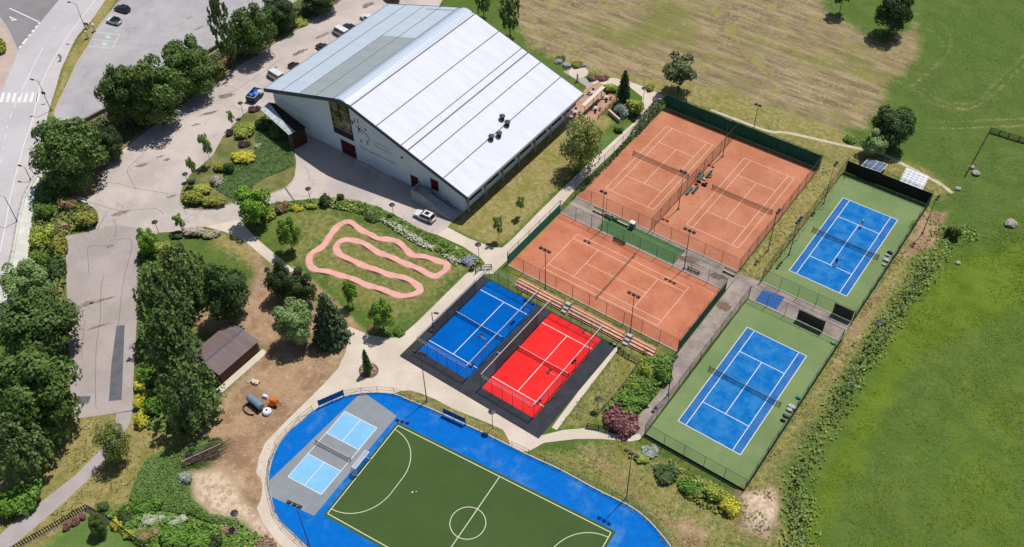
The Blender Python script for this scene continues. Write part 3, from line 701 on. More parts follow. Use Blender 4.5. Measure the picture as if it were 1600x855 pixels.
    for i, yy in enumerate(np.arange(.5, YB-1.5, 5.55)):
        mb = MB().box((wr_+.9, yy, 2.72), (.22, .3, 5.44)); mb.build('column', M('grey_column', (168, 176, 186), None, 1, .05, 5, .7), root)
        if i < 7:
            f = MB().box((wr_+.02, yy+2.85, 2.05), (.10, 4.7, 1.35)).build('window', DSTEEL, root)
            g = MB().box((wr_+.085, yy+2.85, 2.05), (.05, 4.5, 1.15)).build('pane', GLASS, f)
    # big gable window over the red door
    fr = plate('window', [(X(-126.5), 4.55), (X(-121.0), 4.55), (X(-121.0), 13.75), (X(-126.5), 13.2)], -.04, .02, M('brown_frame', (66, 52, 48), None, 1, .1, 5, .5), root)
    pane = plate('pane', [(X(-126.3), 4.75), (X(-121.2), 4.75), (X(-121.2), 13.6), (X(-126.3), 13.05)], -.07, -.045, M('gable_glass', (58, 54, 38), (150, 136, 110), .55, .15, 2.5, .15, spec=.7, lo=.45, hi=.55), fr)
    for z in (6.3, 9.0, 11.3):
        MB().box((X(-123.75), -.1, z), (5.2, .05, .16)).build('mullion', M('beige_mullion', (196, 176, 150), None, 1, .05, 5, .6), fr)
    MB().box((X(-123.9), -.12, 10.9), (.34, .06, 5.0)).build('mullion', REDD, fr)
    MB().box((X(-123.75), -.1, 5.5), (5.1, .06, 1.3)).build('panel', M('navy_panel', (30, 38, 56), None, 1, .1, 5, .4), fr)
    d = MB().box((X(-123.0), -.05, 1.7), (3.9, .12, 3.4)).build('door', REDD, root)
    MB().box((X(-123.0), -.125, 1.7), (.06, .03, 3.3)).build('handle', DSTEEL, d)
    d = MB().box((X(-105.35), -.05, 1.55), (1.9, .12, 3.0)).build('door', REDD, root)
    d = MB().box((X(-100.1), -.05, 3.45), (1.8, .12, 2.6)).build('door', REDD, root)
    MB().box((X(-97), -.03, .7), (.35, .1, .5)).build('vent_grille', DSTEEL, root)
    MB().box((X(-108.0), -.08, 6.6), (.3, .3, .35)).build('wall_lamp', DSTEEL, root)
    # emblem: leaping figures, painted on the gable
    INK = M('emblem_paint', (70, 84, 110), None, 1, .1, 5, .7)
    def fig(x, z, s, lean, name='emblem'):
        mb = MB()
        def bar(a, b, w):
            d = Vector((b[0]-a[0], b[1]-a[1])); nn = Vector((-d.y, d.x)).normalized()*w
            q = [(a[0]+nn.x, a[1]+nn.y), (a[0]-nn.x, a[1]-nn.y), (b[0]-nn.x*.3, b[1]-nn.y*.3), (b[0]+nn.x*.3, b[1]+nn.y*.3)]
            q = [(x+s*(u*cos(lean)-v*sin(lean)), z+s*(u*sin(lean)+v*cos(lean))) for u, v in q]
            mb.add([(u, -.018, v) for u, v in q]+[(u, -.006, v) for u, v in q], [(0, 1, 2, 3), (7, 6, 5, 4), (0, 4, 5, 1), (1, 5, 6, 2), (2, 6, 7, 3), (3, 7, 4, 0)])
        for a, b, w in (((0, .1), (-.7, .75), .11), ((0, .1), (.75, .6), .11), ((0, .1), (-.5, -.9), .14), ((0, .1), (.55, -.8), .14), ((0, 0), (.05, .55), .16)): bar(a, b, w)
        mb.lathe([(.02, 0), (.02, .01)], (0, 0, 0), 3)
        h = [(x+s*(.17*cos(t)), -.018, z+s*(.85+.17*sin(t))) for t in np.linspace(0, 2*pi, 11)[:-1]]; mb.add(h, [tuple(range(9, -1, -1))])
        mb.build(name, INK, root)
    fig(X(-119.0), 8.5, 1.15, .2); fig(X(-118.9), 5.6, .62, -.3); fig(X(-117.2), 6.0, .72, .15)
    mb = MB()
    for (x, z, w, h) in ((-120.6, 9.6, .5, .9), (-119.9, 10.4, .25, 1.1), (-119.0, 10.6, .25, 1.0), (-117.2, 9.3, .4, .5)): mb.box((X(x), -.012, z), (w, .012, h))
    for i in range(9):
        t = .15+i*.16; mb.box((X(-118.7+2.3*sin(t)), -.012, 6.4+2.3*cos(t)), (.36, .012, .2))
    mb.build('emblem', INK, root)
    def text(s, x, z, h, mat, w):
        cu = bpy.data.curves.new('lettering', 'FONT'); cu.body = s; cu.size = h; cu.extrude = .006
        o = bpy.data.objects.new('lettering', cu); bpy.context.view_layer.update() if False else None
        COL.objects.link(o); bpy.context.view_layer.update()
        k = w/max(o.dimensions.x, .01)
        me = bpy.data.meshes.new_from_object(o.evaluated_get(bpy.context.evaluated_depsgraph_get()))
        bpy.data.objects.remove(o); bpy.data.curves.remove(cu)
        for v in me.vertices: v.co = (x+v.co.x*k, -.012-v.co.z, z+v.co.y)
        me.materials.clear(); me.materials.append(mat)
        link('lettering', me, root)
    text('Centro sportivo comunale', X(-119.6), 3.75, .75, M('letter_brown', (92, 82, 92), None, 1, .05, 5, .7), 9.4)
    text('Comunale di', X(-115.4), 6.95, .62, M('letter_green', (110, 150, 150), None, 1, .05, 5, .7), 4.4)
    text('Centro sport', X(-115.4), 6.05, .62, _mats['letter_green'], 4.6)
    # roof ventilators
    for vx, vy, vz in ((785, 190, 8.2), (793, 196, 8.0), (780, 212, 8.0), (768, 218, 7.6)):
        p = G(vx, vy, 7.4); zz = rz(X(p[0]))
        v = MB().lathe([(.42, -.2), (.42, .35), (.28, .4), (.28, .75)], (p[0]-HX, p[1]-HY, zz), 10).build('roof_ventilator', DSTEEL, root)
        MB().lathe([(.22, .75), (.62, .8), (.62, 1.0), (.3, 1.2), (.02, 1.25)], (p[0]-HX, p[1]-HY, zz), 12).build('cowl', M('vent_cowl', (84, 86, 92), None, 1, .1, 5, .5), v)
    return root
hall()
# entrance canopy and its steel posts
def canopy():
    R1, R2, L1 = G(457, 208, 4.4), G(478, 199, 4.1), G(420, 160, 5.4)
    o = thing('entrance_canopy', 'low dark roof over the hall entrance with white sheeting along its outer slope', 'canopy', (R1[0], R1[1], 0))
    q = lambda p: (p[0]-R1[0], p[1]-R1[1], p[2])
    mb = MB(); a, b, c = q(L1), q(R1), q(R2); a2 = (a[0]+1.2, a[1]+.6, a[2]-.1)
    for dz in (0,):
        mb.add([a, b, c, a2]+[(p[0], p[1], p[2]-.18) for p in (a, b, c, a2)], [(0, 1, 2, 3), (7, 6, 5, 4), (0, 4, 5, 1), (1, 5, 6, 2), (2, 6, 7, 3), (3, 7, 4, 0)])
    mb.build('roof', M('black_roof', (40, 44, 54), (34, 38, 46), .6, .1, 4, .7), o)
    d0, d1 = q(G(407, 171, 4.9)), q(G(451.5, 211, 4.0))
    mb = MB(); mb.add([(a[0], a[1], a[2]+.03), d0, d1, (b[0], b[1], b[2]+.03)]+[(p[0], p[1], p[2]-.1) for p in (a, d0, d1, b)], [(0, 1, 2, 3), (7, 6, 5, 4), (0, 4, 5, 1), (1, 5, 6, 2), (2, 6, 7, 3), (3, 7, 4, 0)])
    mb.build('white_sheeting', M('white_sheeting', (222, 226, 232), (176, 184, 196), 1.2, .1, 2, .6), o)
    for t in (.15, .5, .98):
        p = [d0[i]+(d1[i]-d0[i])*t for i in range(3)]
        MB().tube((p[0], p[1], 0), (p[0], p[1], p[2]-.1), .09).build('post', STEEL, o)
    mb = MB(); e = q(R2); mb.box(((b[0]+e[0])/2-.5, (b[1]+e[1])/2, 1.95), (.2, 3.2, 3.9), atan2(e[1]-b[1], e[0]-b[0])-pi/2)
    w = mb.build('end_wall', M('brown_timber', (96, 62, 46), (80, 50, 38), 1, .12, 5, .7), o)
    return o
canopy()
def stairs():
    bx, by = -103.2, 104.0
    o = thing('staircase', 'grey concrete outside staircase with planter rail against the hall gable', 'staircase', (bx, by, 0))
    CW = M('grey_render', (178, 186, 190), (164, 172, 176), .5, .06, 4, .85)
    n = 11; top = 2.1; run = 6.6/n
    MB().box((1.2, 1.5, top/2), (2.6, 2.9, top)).build('landing', CW, o)
    mb = MB()
    for i in range(n):
        h = top*(1-(i+1)/(n+1)); mb.box((2.5+run*(i+.5), 1.2, h/2), (run-.01, 2.1, h))
    mb.build('step', M('stair_tread', (214, 216, 218), (196, 198, 202), 1, .06, 5, .8), o)
    plate('side_wall', [(-.1, 0), (9.2, 0), (9.2, .55), (2.6, top+.95), (-.1, top+.95)], -.12, .06, CW, o)
    MB().box((-.16, 1.4, (top+.95)/2), (.18, 2.9, top+.95)).build('end_wall', CW, o)
    rl = MB(); rl.path([(2.3, 2.5, top+.95), (9.1, 2.5, 1.0)], .05); rl.path([(2.3, 2.5, top+.5), (9.1, 2.5, .6)], .035)
    for t in np.linspace(0, 1, 6): rl.tube((2.3+6.8*t, 2.5, top*(1-t)*.95), (2.3+6.8*t, 2.5, top+.95-(top-.05)*t), .035)
    rl.build('handrail', STEEL, o)
    pot = MB()
    for k in range(5): pot.lathe([(.14, 0), (.2, .3), (.18, .3)], (.25+.5*k, .35, top), 8)
    return o
stairs()
def bike_rack(x, y, L, label):
    o = thing('bicycle_rack', label, 'rack', (x, y, 0))
    for dx in (0, L/2, L): MB().tube((dx, 0, 0), (dx, 0, 1.5), .07).tube((dx, .8, 0), (dx, .8, 1.5), .06).build('post', M('white_tube', (216, 222, 228), None, 1, .05, 5, .5), o)
    MB().tube((0, 0, 1.5), (L, 0, 1.5), .06).tube((0, .8, 1.5), (L, .8, 1.5), .06).build('top_rail', _mats['white_tube'], o)
bike_rack(-119.4, 105.3, 4.3, 'white tube rack along the gable nearest the tall window')
bike_rack(-114.6, 105.0, 4.3, 'white tube rack along the gable nearest the stairs')

# the brown shed
def shed():
    x0, x1, y0, y1 = -107.4, -100.1, 51.2, 60.2
    o = thing('shed', 'brown shed with a ribbed low roof beside the dark birches', 'shed', (x0, y0, 0))
    W, L = x1-x0, y1-y0
    BW = M('brown_boards', (120, 82, 66), (100, 68, 56), .8, .12, 5, .85, stretch=(6, 6, .3))
    MB().box((W/2, L/2, 1.25), (W-.5, L-.5, 2.5)).build('wall', BW, o)
    RB = roof_metal('brown_roof_metal', (140, 124, 122), (124, 108, 108), 2.2, .55, 1.0)
    for s in (0, 1):
        plate('roof', [(0, 2.45), (W/2+.01, 3.0), (W/2+.01, 3.1), (0, 2.55)] if not s else [(W/2+.01, 3.0), (W, 2.45), (W, 2.55), (W/2+.01, 3.1)], 0, L, RB, o)
    MB().box((W/2, L/2, 3.12), (.35, L+.02, .08)).build('ridge_cap', M('ridge_blue', (104, 100, 120), None, 1, .1, 4, .5), o)
    MB().box((W-.22, L*.3, 1.1), (.08, 2.4, 2.1)).build('door', M('shed_door', (92, 62, 52), None, 1, .1, 5, .7), o)
    structure(MB().box((x1+.55, (y0+y1)/2-.6, .06), (1.3, L+1.6, .12)).build('concrete_slab', CONC))
shed()
# low walls: between car park and drive, and under the main road
def wall_line(name, label, pts, h, w, mat, cat='wall', cap=None):
    P = g2(pts); o = thing(name, label, cat, (*P[0], 0)); mb = MB(); cp = MB()
    for a, b in zip(P[:-1], P[1:]):
        L = hypot(b[0]-a[0], b[1]-a[1]); an = atan2(b[1]-a[1], b[0]-a[0]); c = ((a[0]+b[0])/2-P[0][0], (a[1]+b[1])/2-P[0][1])
        mb.box((*c, h/2), (L+w*.5, w, h), an); cp.box((*c, h+.05), (L+w*.5, w+.12, .1), an)
    mb.build('wall_body', mat, o); cp.build('coping', cap or mat, o)
    return o
wall_line('retaining_wall', 'low grey wall along the lower edge of the car park', [(100, 194), (122, 197), (172, 171), (215, 147), (300, 99), (365, 60), (440, 18)], .9, .35, M('weathered_wall', (150, 144, 138), (128, 122, 116), .5, .12, 4, .9))
def battered_wall():
    top = g2([(72, 258), (54, 289), (41, 314), (34, 340), (24, 399), (12, 450), (-10, 520)]); bot = g2([(76, 268), (60, 302), (53, 334), (49, 362), (45, 404), (36, 460), (16, 530)])
    o = thing('retaining_wall', 'white sloping roadside wall under the railing by the main road', 'wall', (*top[0], 0)); x0, y0 = top[0]; mb = MB(); cp = MB()
    for i in range(len(top)-1):
        a, b, c, d = top[i], top[i+1], bot[i+1], bot[i]; z = .9
        mb.add([(a[0]-x0, a[1]-y0, z), (b[0]-x0, b[1]-y0, z), (c[0]-x0, c[1]-y0, .02), (d[0]-x0, d[1]-y0, .02), (a[0]-x0, a[1]-y0, 0), (b[0]-x0, b[1]-y0, 0)], [(3, 2, 1, 0), (0, 1, 5, 4)])
        cp.box(((a[0]+b[0])/2-x0, (a[1]+b[1])/2-y0, z/2+.05), (hypot(b[0]-a[0], b[1]-a[1])+.1, .4, z+.1), atan2(b[1]-a[1], b[0]-a[0]))
    mb.build('wall_body', M('white_wall', (228, 228, 220), (206, 206, 196), .5, .08, 4, .85), o); cp.build('coping', _mats['white_wall'], o)
battered_wall()

# ------------------------------------------------------------------ fences
MESH = net_mat('chain_link', (92, 100, 98), .17)
MESHD = net_mat('dark_mesh', (60, 66, 66), .38)
SCREEN = M('green_windscreen', (34, 112, 90), (28, 98, 80), .4, .08, 3, .85)
SCREEND = M('dark_windscreen', (34, 62, 54), (28, 52, 46), .4, .08, 3, .85)
SCREENB = M('black_windscreen', (48, 46, 42), (40, 38, 36), .4, .08, 3, .85)
POST = M('fence_post', (96, 104, 104), (80, 88, 88), 1, .08, 5, .5)
POSTG = M('green_post', (40, 78, 66), None, 1, .08, 5, .5)
def fence(label, pts, h=4.0, gap=3.4, mesh=MESH, screen=None, sz=(0, 2.0), post=POST, r=.045, px=False, name='fence', rails=(1.0,), group=None, kerbed=False, braces=False):
    P = g2(pts) if px else pts
    o = thing(name, label, 'fence', (*P[0], 0), 0, group); x0, y0 = P[0]
    pts_ = []
    for a, b in zip(P[:-1], P[1:]):
        L = hypot(b[0]-a[0], b[1]-a[1]); n = max(1, round(L/gap))
        for i in range(n): pts_.append((a[0]+(b[0]-a[0])*i/n, a[1]+(b[1]-a[1])*i/n))
    pts_.append(P[-1])
    pm = None
    for x, y in pts_:
        if pm is None: pm = MB().tube((0, 0, 0), (0, 0, h+.05), r, n=6).build('post', post, o)
        else: q = pm.copy(); COL.objects.link(q); q.location = (x-x0, y-y0, 0)
    if mesh is not None:
        mb = MB()
        for a, b in zip(P[:-1], P[1:]): mb.quad((a[0]-x0, a[1]-y0, .03), (b[0]-x0, b[1]-y0, .03), (b[0]-x0, b[1]-y0, h), (a[0]-x0, a[1]-y0, h))
        mb.build('wire_mesh', mesh, o)
    if screen is not None:
        mb = MB()
        for a, b in zip(P[:-1], P[1:]):
            d = Vector((b[0]-a[0], b[1]-a[1])); an = atan2(d.y, d.x)
            mb.box(((a[0]+b[0])/2-x0, (a[1]+b[1])/2-y0, (sz[0]+sz[1])/2), (d.length-.02, .02, sz[1]-sz[0]), an)
        mb.build('windscreen', screen, o)
    mb = MB()
    for k in rails:
        for a, b in zip(P[:-1], P[1:]): mb.tube((a[0]-x0, a[1]-y0, h*k), (b[0]-x0, b[1]-y0, h*k), r*.75, n=5)
    if rails: mb.build('top_rail', post, o)
    if braces:
        mb = MB()
        for i in range(1, len(pts_)-1, 3):
            (ax, ay), (bx, by) = pts_[i], pts_[min(i+1, len(pts_)-1)]
            cx, cy = pts_[i-1]
            for ex, ey in ((bx, by), (cx, cy)): mb.tube((ax-x0, ay-y0, h*.95), (ax-x0+(ex-ax)*.75, ay-y0+(ey-ay)*.75, 0), r*.7, n=5)
        mb.build('brace', post, o)
    if kerbed: 
        mb = MB()
        for a, b in zip(P[:-1], P[1:]): mb.box(((a[0]+b[0])/2-x0, (a[1]+b[1])/2-y0, .05), (hypot(b[0]-a[0], b[1]-a[1]), .16, .14), atan2(b[1]-a[1], b[0]-a[0]))
        mb.build('kerb_strip', KERB, o)
    return o
fence('dark green screened fence behind the far end of the two paired clay courts', [(-77.8, 158.1), (-42.6, 158.1)], 3.6, 3.5, MESH, SCREEN, (.05, 3.3), POSTG)
fence('ivy grown wire fence between the pale path and the paired clay courts', [(-77.9, 123.3), (-77.9, 158.0)], 3.6, 3.5, MESH)
fence('tall wire fence on the field side of the paired clay courts', [(-42.4, 158.0), (-42.4, 123.2)], 3.6, 3.5, MESHD)
fence('wire fence of the paired clay courts along the green carpet walkway', [(-77.8, 123.25), (-42.4, 123.25)], 3.2, 3.4, MESH, kerbed=True)
fence('dark wire fence dividing the two paired clay courts', [(-60.9, 157.6), (-60.9, 123.4)], 3.4, 3.4, MESHD, None)
fence('wire fence of the single clay court along the green carpet walkway', [(-77.7, 117.75), (-42.2, 117.75)], 3.2, 3.4, MESH, kerbed=True)
fence('bright green screened fence of the single clay court beside the pale path', [(-77.8, 117.7), (-77.8, 100.7)], 3.2, 3.4, MESH, M('bright_windscreen', (52, 160, 124), (44, 142, 112), .4, .08, 3, .85), (.1, 2.2))
fence('green screened fence at the far right end of the single clay court', [(-42.15, 117.6), (-42.15, 100.7)], 3.4, 3.4, MESH, SCREEN, (.1, 2.6))
fence('wire fence of the single clay court behind the orange bleachers', [(-77.7, 100.65), (-42.2, 100.65)], 3.2, 3.4, MESH, kerbed=True)
fence('black screened fence at the solar panel end of the far blue court', [(-37.9, 160.1), (-20.9, 160.1)], 3.6, 3.4, MESH, SCREENB, (.05, 2.9), POSTG)
fence('dark wire fence beside the far blue court towards the clay courts', [(-38.0, 160.0), (-38.0, 123.5)], 3.4, 3.5, MESHD)
fence('blue green screened fence of the far blue court facing the meadow', [(-20.85, 160.0), (-20.85, 123.5)], 3.2, 3.4, MESH, M('teal_windscreen', (36, 88, 92), (30, 74, 78), .4, .08, 3, .85), (.05, 1.9), POSTG)
fence('wire fence of the far blue court along the plank walkway', [(-37.9, 123.45), (-20.9, 123.45)], 3.2, 3.4, MESH, kerbed=True)
fence('wire fence of the near blue court along the plank walkway', [(-38.0, 118.45), (-20.8, 118.45)], 3.2, 3.4, MESH, kerbed=True)
fence('dark wire fence of the near blue court beside the grey walkway', [(-38.05, 118.4), (-38.05, 83.0)], 3.2, 3.4, MESHD)
fence('teal screened fence of the near blue court facing the meadow', [(-20.7, 118.4), (-20.7, 83.0)], 3.2, 3.4, MESH, _mats['teal_windscreen'], (.05, 1.9), POSTG)
fence('green screened fence at the near end of the near blue court', [(-38.0, 82.85), (-20.7, 82.85)], 3.4, 3.4, MESH, SCREEND, (.05, .7), POSTG, kerbed=True)
for x0_, x1_, y_, lab in ((-24.6, -21.2, 123.52, 'short dark screen panel at the meadow end of the far blue court fence'), (-29.0, -24.2, 118.6, 'short brown screen panel on the plank walkway')):
    o = thing('screen_panel', lab, 'screen', (x0_, y_, 0))
    MB().box(((x1_-x0_)/2, 0.12, 1.45), (x1_-x0_, .04, 2.5)).build('sheet', M('brown_screen', (96, 78, 70), (82, 66, 60), .6, .1, 4, .85), o)
    for t in (0, .5, 1): MB().tube(((x1_-x0_)*t, 0.2, 0), ((x1_-x0_)*t, 0.2, 2.7), .04).build('post', POST, o)
# padel cages
RAILW = M('pale_rail', (186, 192, 198), None, 1, .05, 5, .45, metal=.3)
PGLASS = net_mat('padel_glass', (150, 170, 180), .10)
PMESH = net_mat('padel_mesh', (46, 50, 56), .42)
def cage(x0, x1, label):
    y0, y1 = PY0, PY1; o = thing('padel_cage', label, 'fence', (x0, y0, 0)); W, L = x1-x0, y1-y0; h = 3.6
    pm = None; pts = [(0, t*L/5) for t in range(6)]+[(W, t*L/5) for t in range(6)]+[(W*t/5, 0) for t in range(1, 5)]+[(W*t/5, L) for t in range(1, 5)]
    for x, y in pts:
        if pm is None: pm = MB().box((0, 0, h/2), (.055, .055, h)).build('post', M('cage_post', (92, 98, 106), None, 1, .05, 5, .5), o); pm.location = (x, y, 0)
        else: q = pm.copy(); COL.objects.link(q); q.location = (x, y, 0)
    for y in (0, L): MB().quad((0, y, 0), (W, y, 0), (W, y, 3.0), (0, y, 3.0)).build('glass_wall', PGLASS, o)
    for x in (0, W):
        for a, b in ((0, 4), (L-4, L)): MB().quad((x, a, 0), (x, b, 0), (x, b, 3), (x, a, 3)).build('glass_wall', PGLASS, o)
    mb = MB(); mb.quad((0, 4, 0), (0, L-4, 0), (0, L-4, h), (0, 4, h)); mb.build('wire_mesh', PMESH, o)
    for a, b in ((4, L/2-1), (L/2+1, L-4)): MB().quad((W, a, 0), (W, b, 0), (W, b, h), (W, a, h)).build('wire_mesh', net_mat('padel_mesh_thin', (60, 66, 72), .14), o)
    for x in (0, W): MB().box((x, L/2, h), (.12, L, .12)).build('side_rail', RAILW, o)
    SR = M('slim_rail', (150, 156, 162), None, 1, .05, 5, .5)
    for y in (0, L):
        MB().box((W/2, y, 3.02), (W, .07, .07)).build('end_rail', SR, o); MB().box((W/2, y, h), (W, .05, .05)).build('end_rail', SR, o)
    for x in (0, W):
        for a, b in ((0, 4), (L-4, L)): MB().box((x, (a+b)/2, 3.02), (.07, b-a, .07)).build('end_rail', SR, o)
cage(BX0, BX1, 'glass and mesh cage round the blue padel court')
cage(RX0, RX1, 'glass and mesh cage round the red padel court')
# track fence, in runs
fence('low wire fence with braces round the curved end of the blue track', [(500, 872), (463, 842), (443, 823), (430, 802), (423, 777), (419, 754), (422, 727), (432, 700), (448, 678), (468, 660), (489, 643)], 1.5, 2.4, net_mat('thin_mesh', (110, 110, 106), .06), px=True, braces=True, rails=(1.0, .5), r=.035)
fence('low braced wire fence along the blue track between the two blue banners', [(537, 620), (565, 615), (590, 613), (616, 615), (641, 625), (680, 641), (690, 646)], 1.5, 2.4, _mats['thin_mesh'], px=True, braces=True, rails=(1.0, .5), r=.035)
fence('low wire fence along the blue track from the banner to the weedy slope', [(728, 664), (750, 673), (800, 699)], 1.5, 2.4, _mats['thin_mesh'], px=True, rails=(1.0, .5), r=.035)
fence('low wire fence between the blue track and the weedy slope', [(800, 699), (826, 711), (876, 734), (931, 764), (981, 789), (1006, 806), (1026, 826), (1049, 856)], 1.5, 2.5, _mats['thin_mesh'], px=True, rails=(1.0, .5), r=.035)
fence('dark roadside railing on top of the white wall', [(70, 258), (50, 291), (38, 315), (31, 342), (21, 399), (8, 450)], 1.3, 1.6, None, px=True, name='railing', rails=(1.0, .7, .4), post=DSTEEL, r=.03)
WOODR = M('weathered_wood', (124, 112, 102), (98, 88, 80), 1, .15, 6, .9)
WOODD = M('dark_wood', (70, 62, 58), (52, 46, 44), 1, .15, 6, .9)
fence('dark wooden rail fence beside the purple bush', [(917, 668), (935, 671), (958, 678)], 1.1, 1.5, None, px=True, name='rail_fence', rails=(1.0, .62, .3), post=WOODD, r=.09)
fence('dark wooden rail fence at the corner above the blue padel court', [(743, 428), (752, 421), (768, 420)], 1.1, 1.5, None, px=True, name='rail_fence', rails=(1.0, .62, .3), post=WOODD, r=.09)
fence('dark wooden rail fence behind the grass strip below the bleachers', [(965, 549), (982, 560), (998, 568)], 1.1, 1.5, None, px=True, name='rail_fence', rails=(1.0, .62, .3), post=WOODD, r=.08)
fence('pale wooden rail fence between the grass strip and the shrubs', [(998, 568), (978, 598), (955, 626), (933, 650)], 1.0, 2.0, None, px=True, name='rail_fence', rails=(1.0, .5), post=WOODR, r=.07)
fence('dark wooden fence running down the meadow to the path', [(1546, 207), (1528, 240), (1508, 276)], 1.2, 2.2, None, px=True, name='rail_fence', rails=(1.0, .7, .4, .15), post=WOODD, r=.10)
fence('dark wooden fence crossing the meadow at the picture edge', [(1546, 207), (1575, 216), (1640, 236)], 1.2, 2.2, None, px=True, name='rail_fence', rails=(1.0, .7, .4, .15), post=WOODD, r=.10)
def picket(label, pts):
    P = g2(pts); o = thing('picket_fence', label, 'fence', (*P[0], 0)); x0, y0 = P[0]; pm = None
    s = MB().box((0, 0, .7), (.16, .06, 1.4)); pk = None
    for a, b in zip(P[:-1], P[1:]):
        L = hypot(b[0]-a[0], b[1]-a[1]); an = atan2(b[1]-a[1], b[0]-a[0]); n = int(L/.36)
        for i in range(n):
            x, y = a[0]+(b[0]-a[0])*(i+.5)/n-x0, a[1]+(b[1]-a[1])*(i+.5)/n-y0
            if pk is None: pk = s.build('picket', WOODD, o); q = pk
            else: q = pk.copy(); COL.objects.link(q)
            q.location = (x, y, 0); q.rotation_euler = (0, 0, an)
    mb = MB()
    for a, b in zip(P[:-1], P[1:]):
        for z in (.35, 1.15): mb.tube((a[0]-x0, a[1]-y0, z), (b[0]-x0, b[1]-y0, z), .05, n=5)
    mb.build('rail', WOODD, o)
    mb = MB()
    for a, b in zip(P[:-1], P[1:]): mb.box(((a[0]+b[0])/2-x0, (a[1]+b[1])/2-y0, .09), (hypot(b[0]-a[0], b[1]-a[1]), .3, .2), atan2(b[1]-a[1], b[0]-a[0]))
    mb.build('footing', CONC, o)
picket('brown picket fence along the garden lawn beside the grey footpath', [(136, 796), (84, 826), (24, 860), (0, 874)])
picket('pale picket fence between the garden lawn and the flowering shrubs', [(136, 795), (168, 811), (200, 836), (235, 862)])

# ------------------------------------------------------------------ trees
BARK = M('bark', (104, 90, 76), (76, 64, 54), 1.2, .2, 6, .95)
BARKW = M('birch_bark', (206, 200, 190), (120, 114, 106), 2.5, .15, 6, .9)
LEAF = {
    'broad': leaf_mat('leaf_green', (44, 64, 28), (92, 114, 52)),
    'dark': leaf_mat('leaf_dark', (36, 54, 30), (72, 92, 48)),
    'birch': leaf_mat('leaf_birch', (58, 76, 42), (104, 122, 68)),
    'pale': leaf_mat('leaf_pale', (88, 112, 62), (140, 160, 102)),
    'bright': leaf_mat('leaf_bright', (70, 108, 26), (124, 158, 58)),
    'spruce': leaf_mat('needle_blue', (44, 60, 38), (80, 98, 62), None, .1),
    'cypress': leaf_mat('needle_dark', (36, 58, 34), (66, 92, 48), None, .1),
    'willow': leaf_mat('leaf_willow', (82, 98, 44), (128, 140, 76)),
    'sparse': leaf_mat('leaf_olive', (62, 72, 46), (104, 112, 74)),
    'young': leaf_mat('leaf_young', (92, 120, 60), (146, 166, 96)),
}
def shell_points(rs, n, lobes):
    'points on the outside of overlapping lobes (centre, radii)'
    w = np.array([l[1][0]*l[1][2] for l in lobes]); w = w/w.sum()
    k = rs.choice(len(lobes), n, p=w)
    c = np.array([l[0] for l in lobes])[k]; r = np.array([l[1] for l in lobes])[k]
    d = rs.normal(size=(n, 3)); d /= np.linalg.norm(d, axis=1, keepdims=True); d[:, 2] = np.where(d[:, 2] < -.35, -d[:, 2]*.6, d[:, 2])
    return c+d*r*rs.uniform(.72, 1.05, (n, 1)), d
PROTO = {}
KIND = {  # leaf material, bark, height/width of the crown, stem share, leaf size, leaf number
    'broad': ('broad', BARK), 'dark': ('dark', BARK), 'birch': ('birch', BARKW), 'pale': ('pale', BARK), 'bright': ('bright', BARK),
    'spruce': ('spruce', BARK), 'cypress': ('cypress', BARK), 'poplar': ('birch', BARK), 'willow': ('willow', BARK), 'sparse': ('sparse', BARK), 'young': ('young', BARK)}
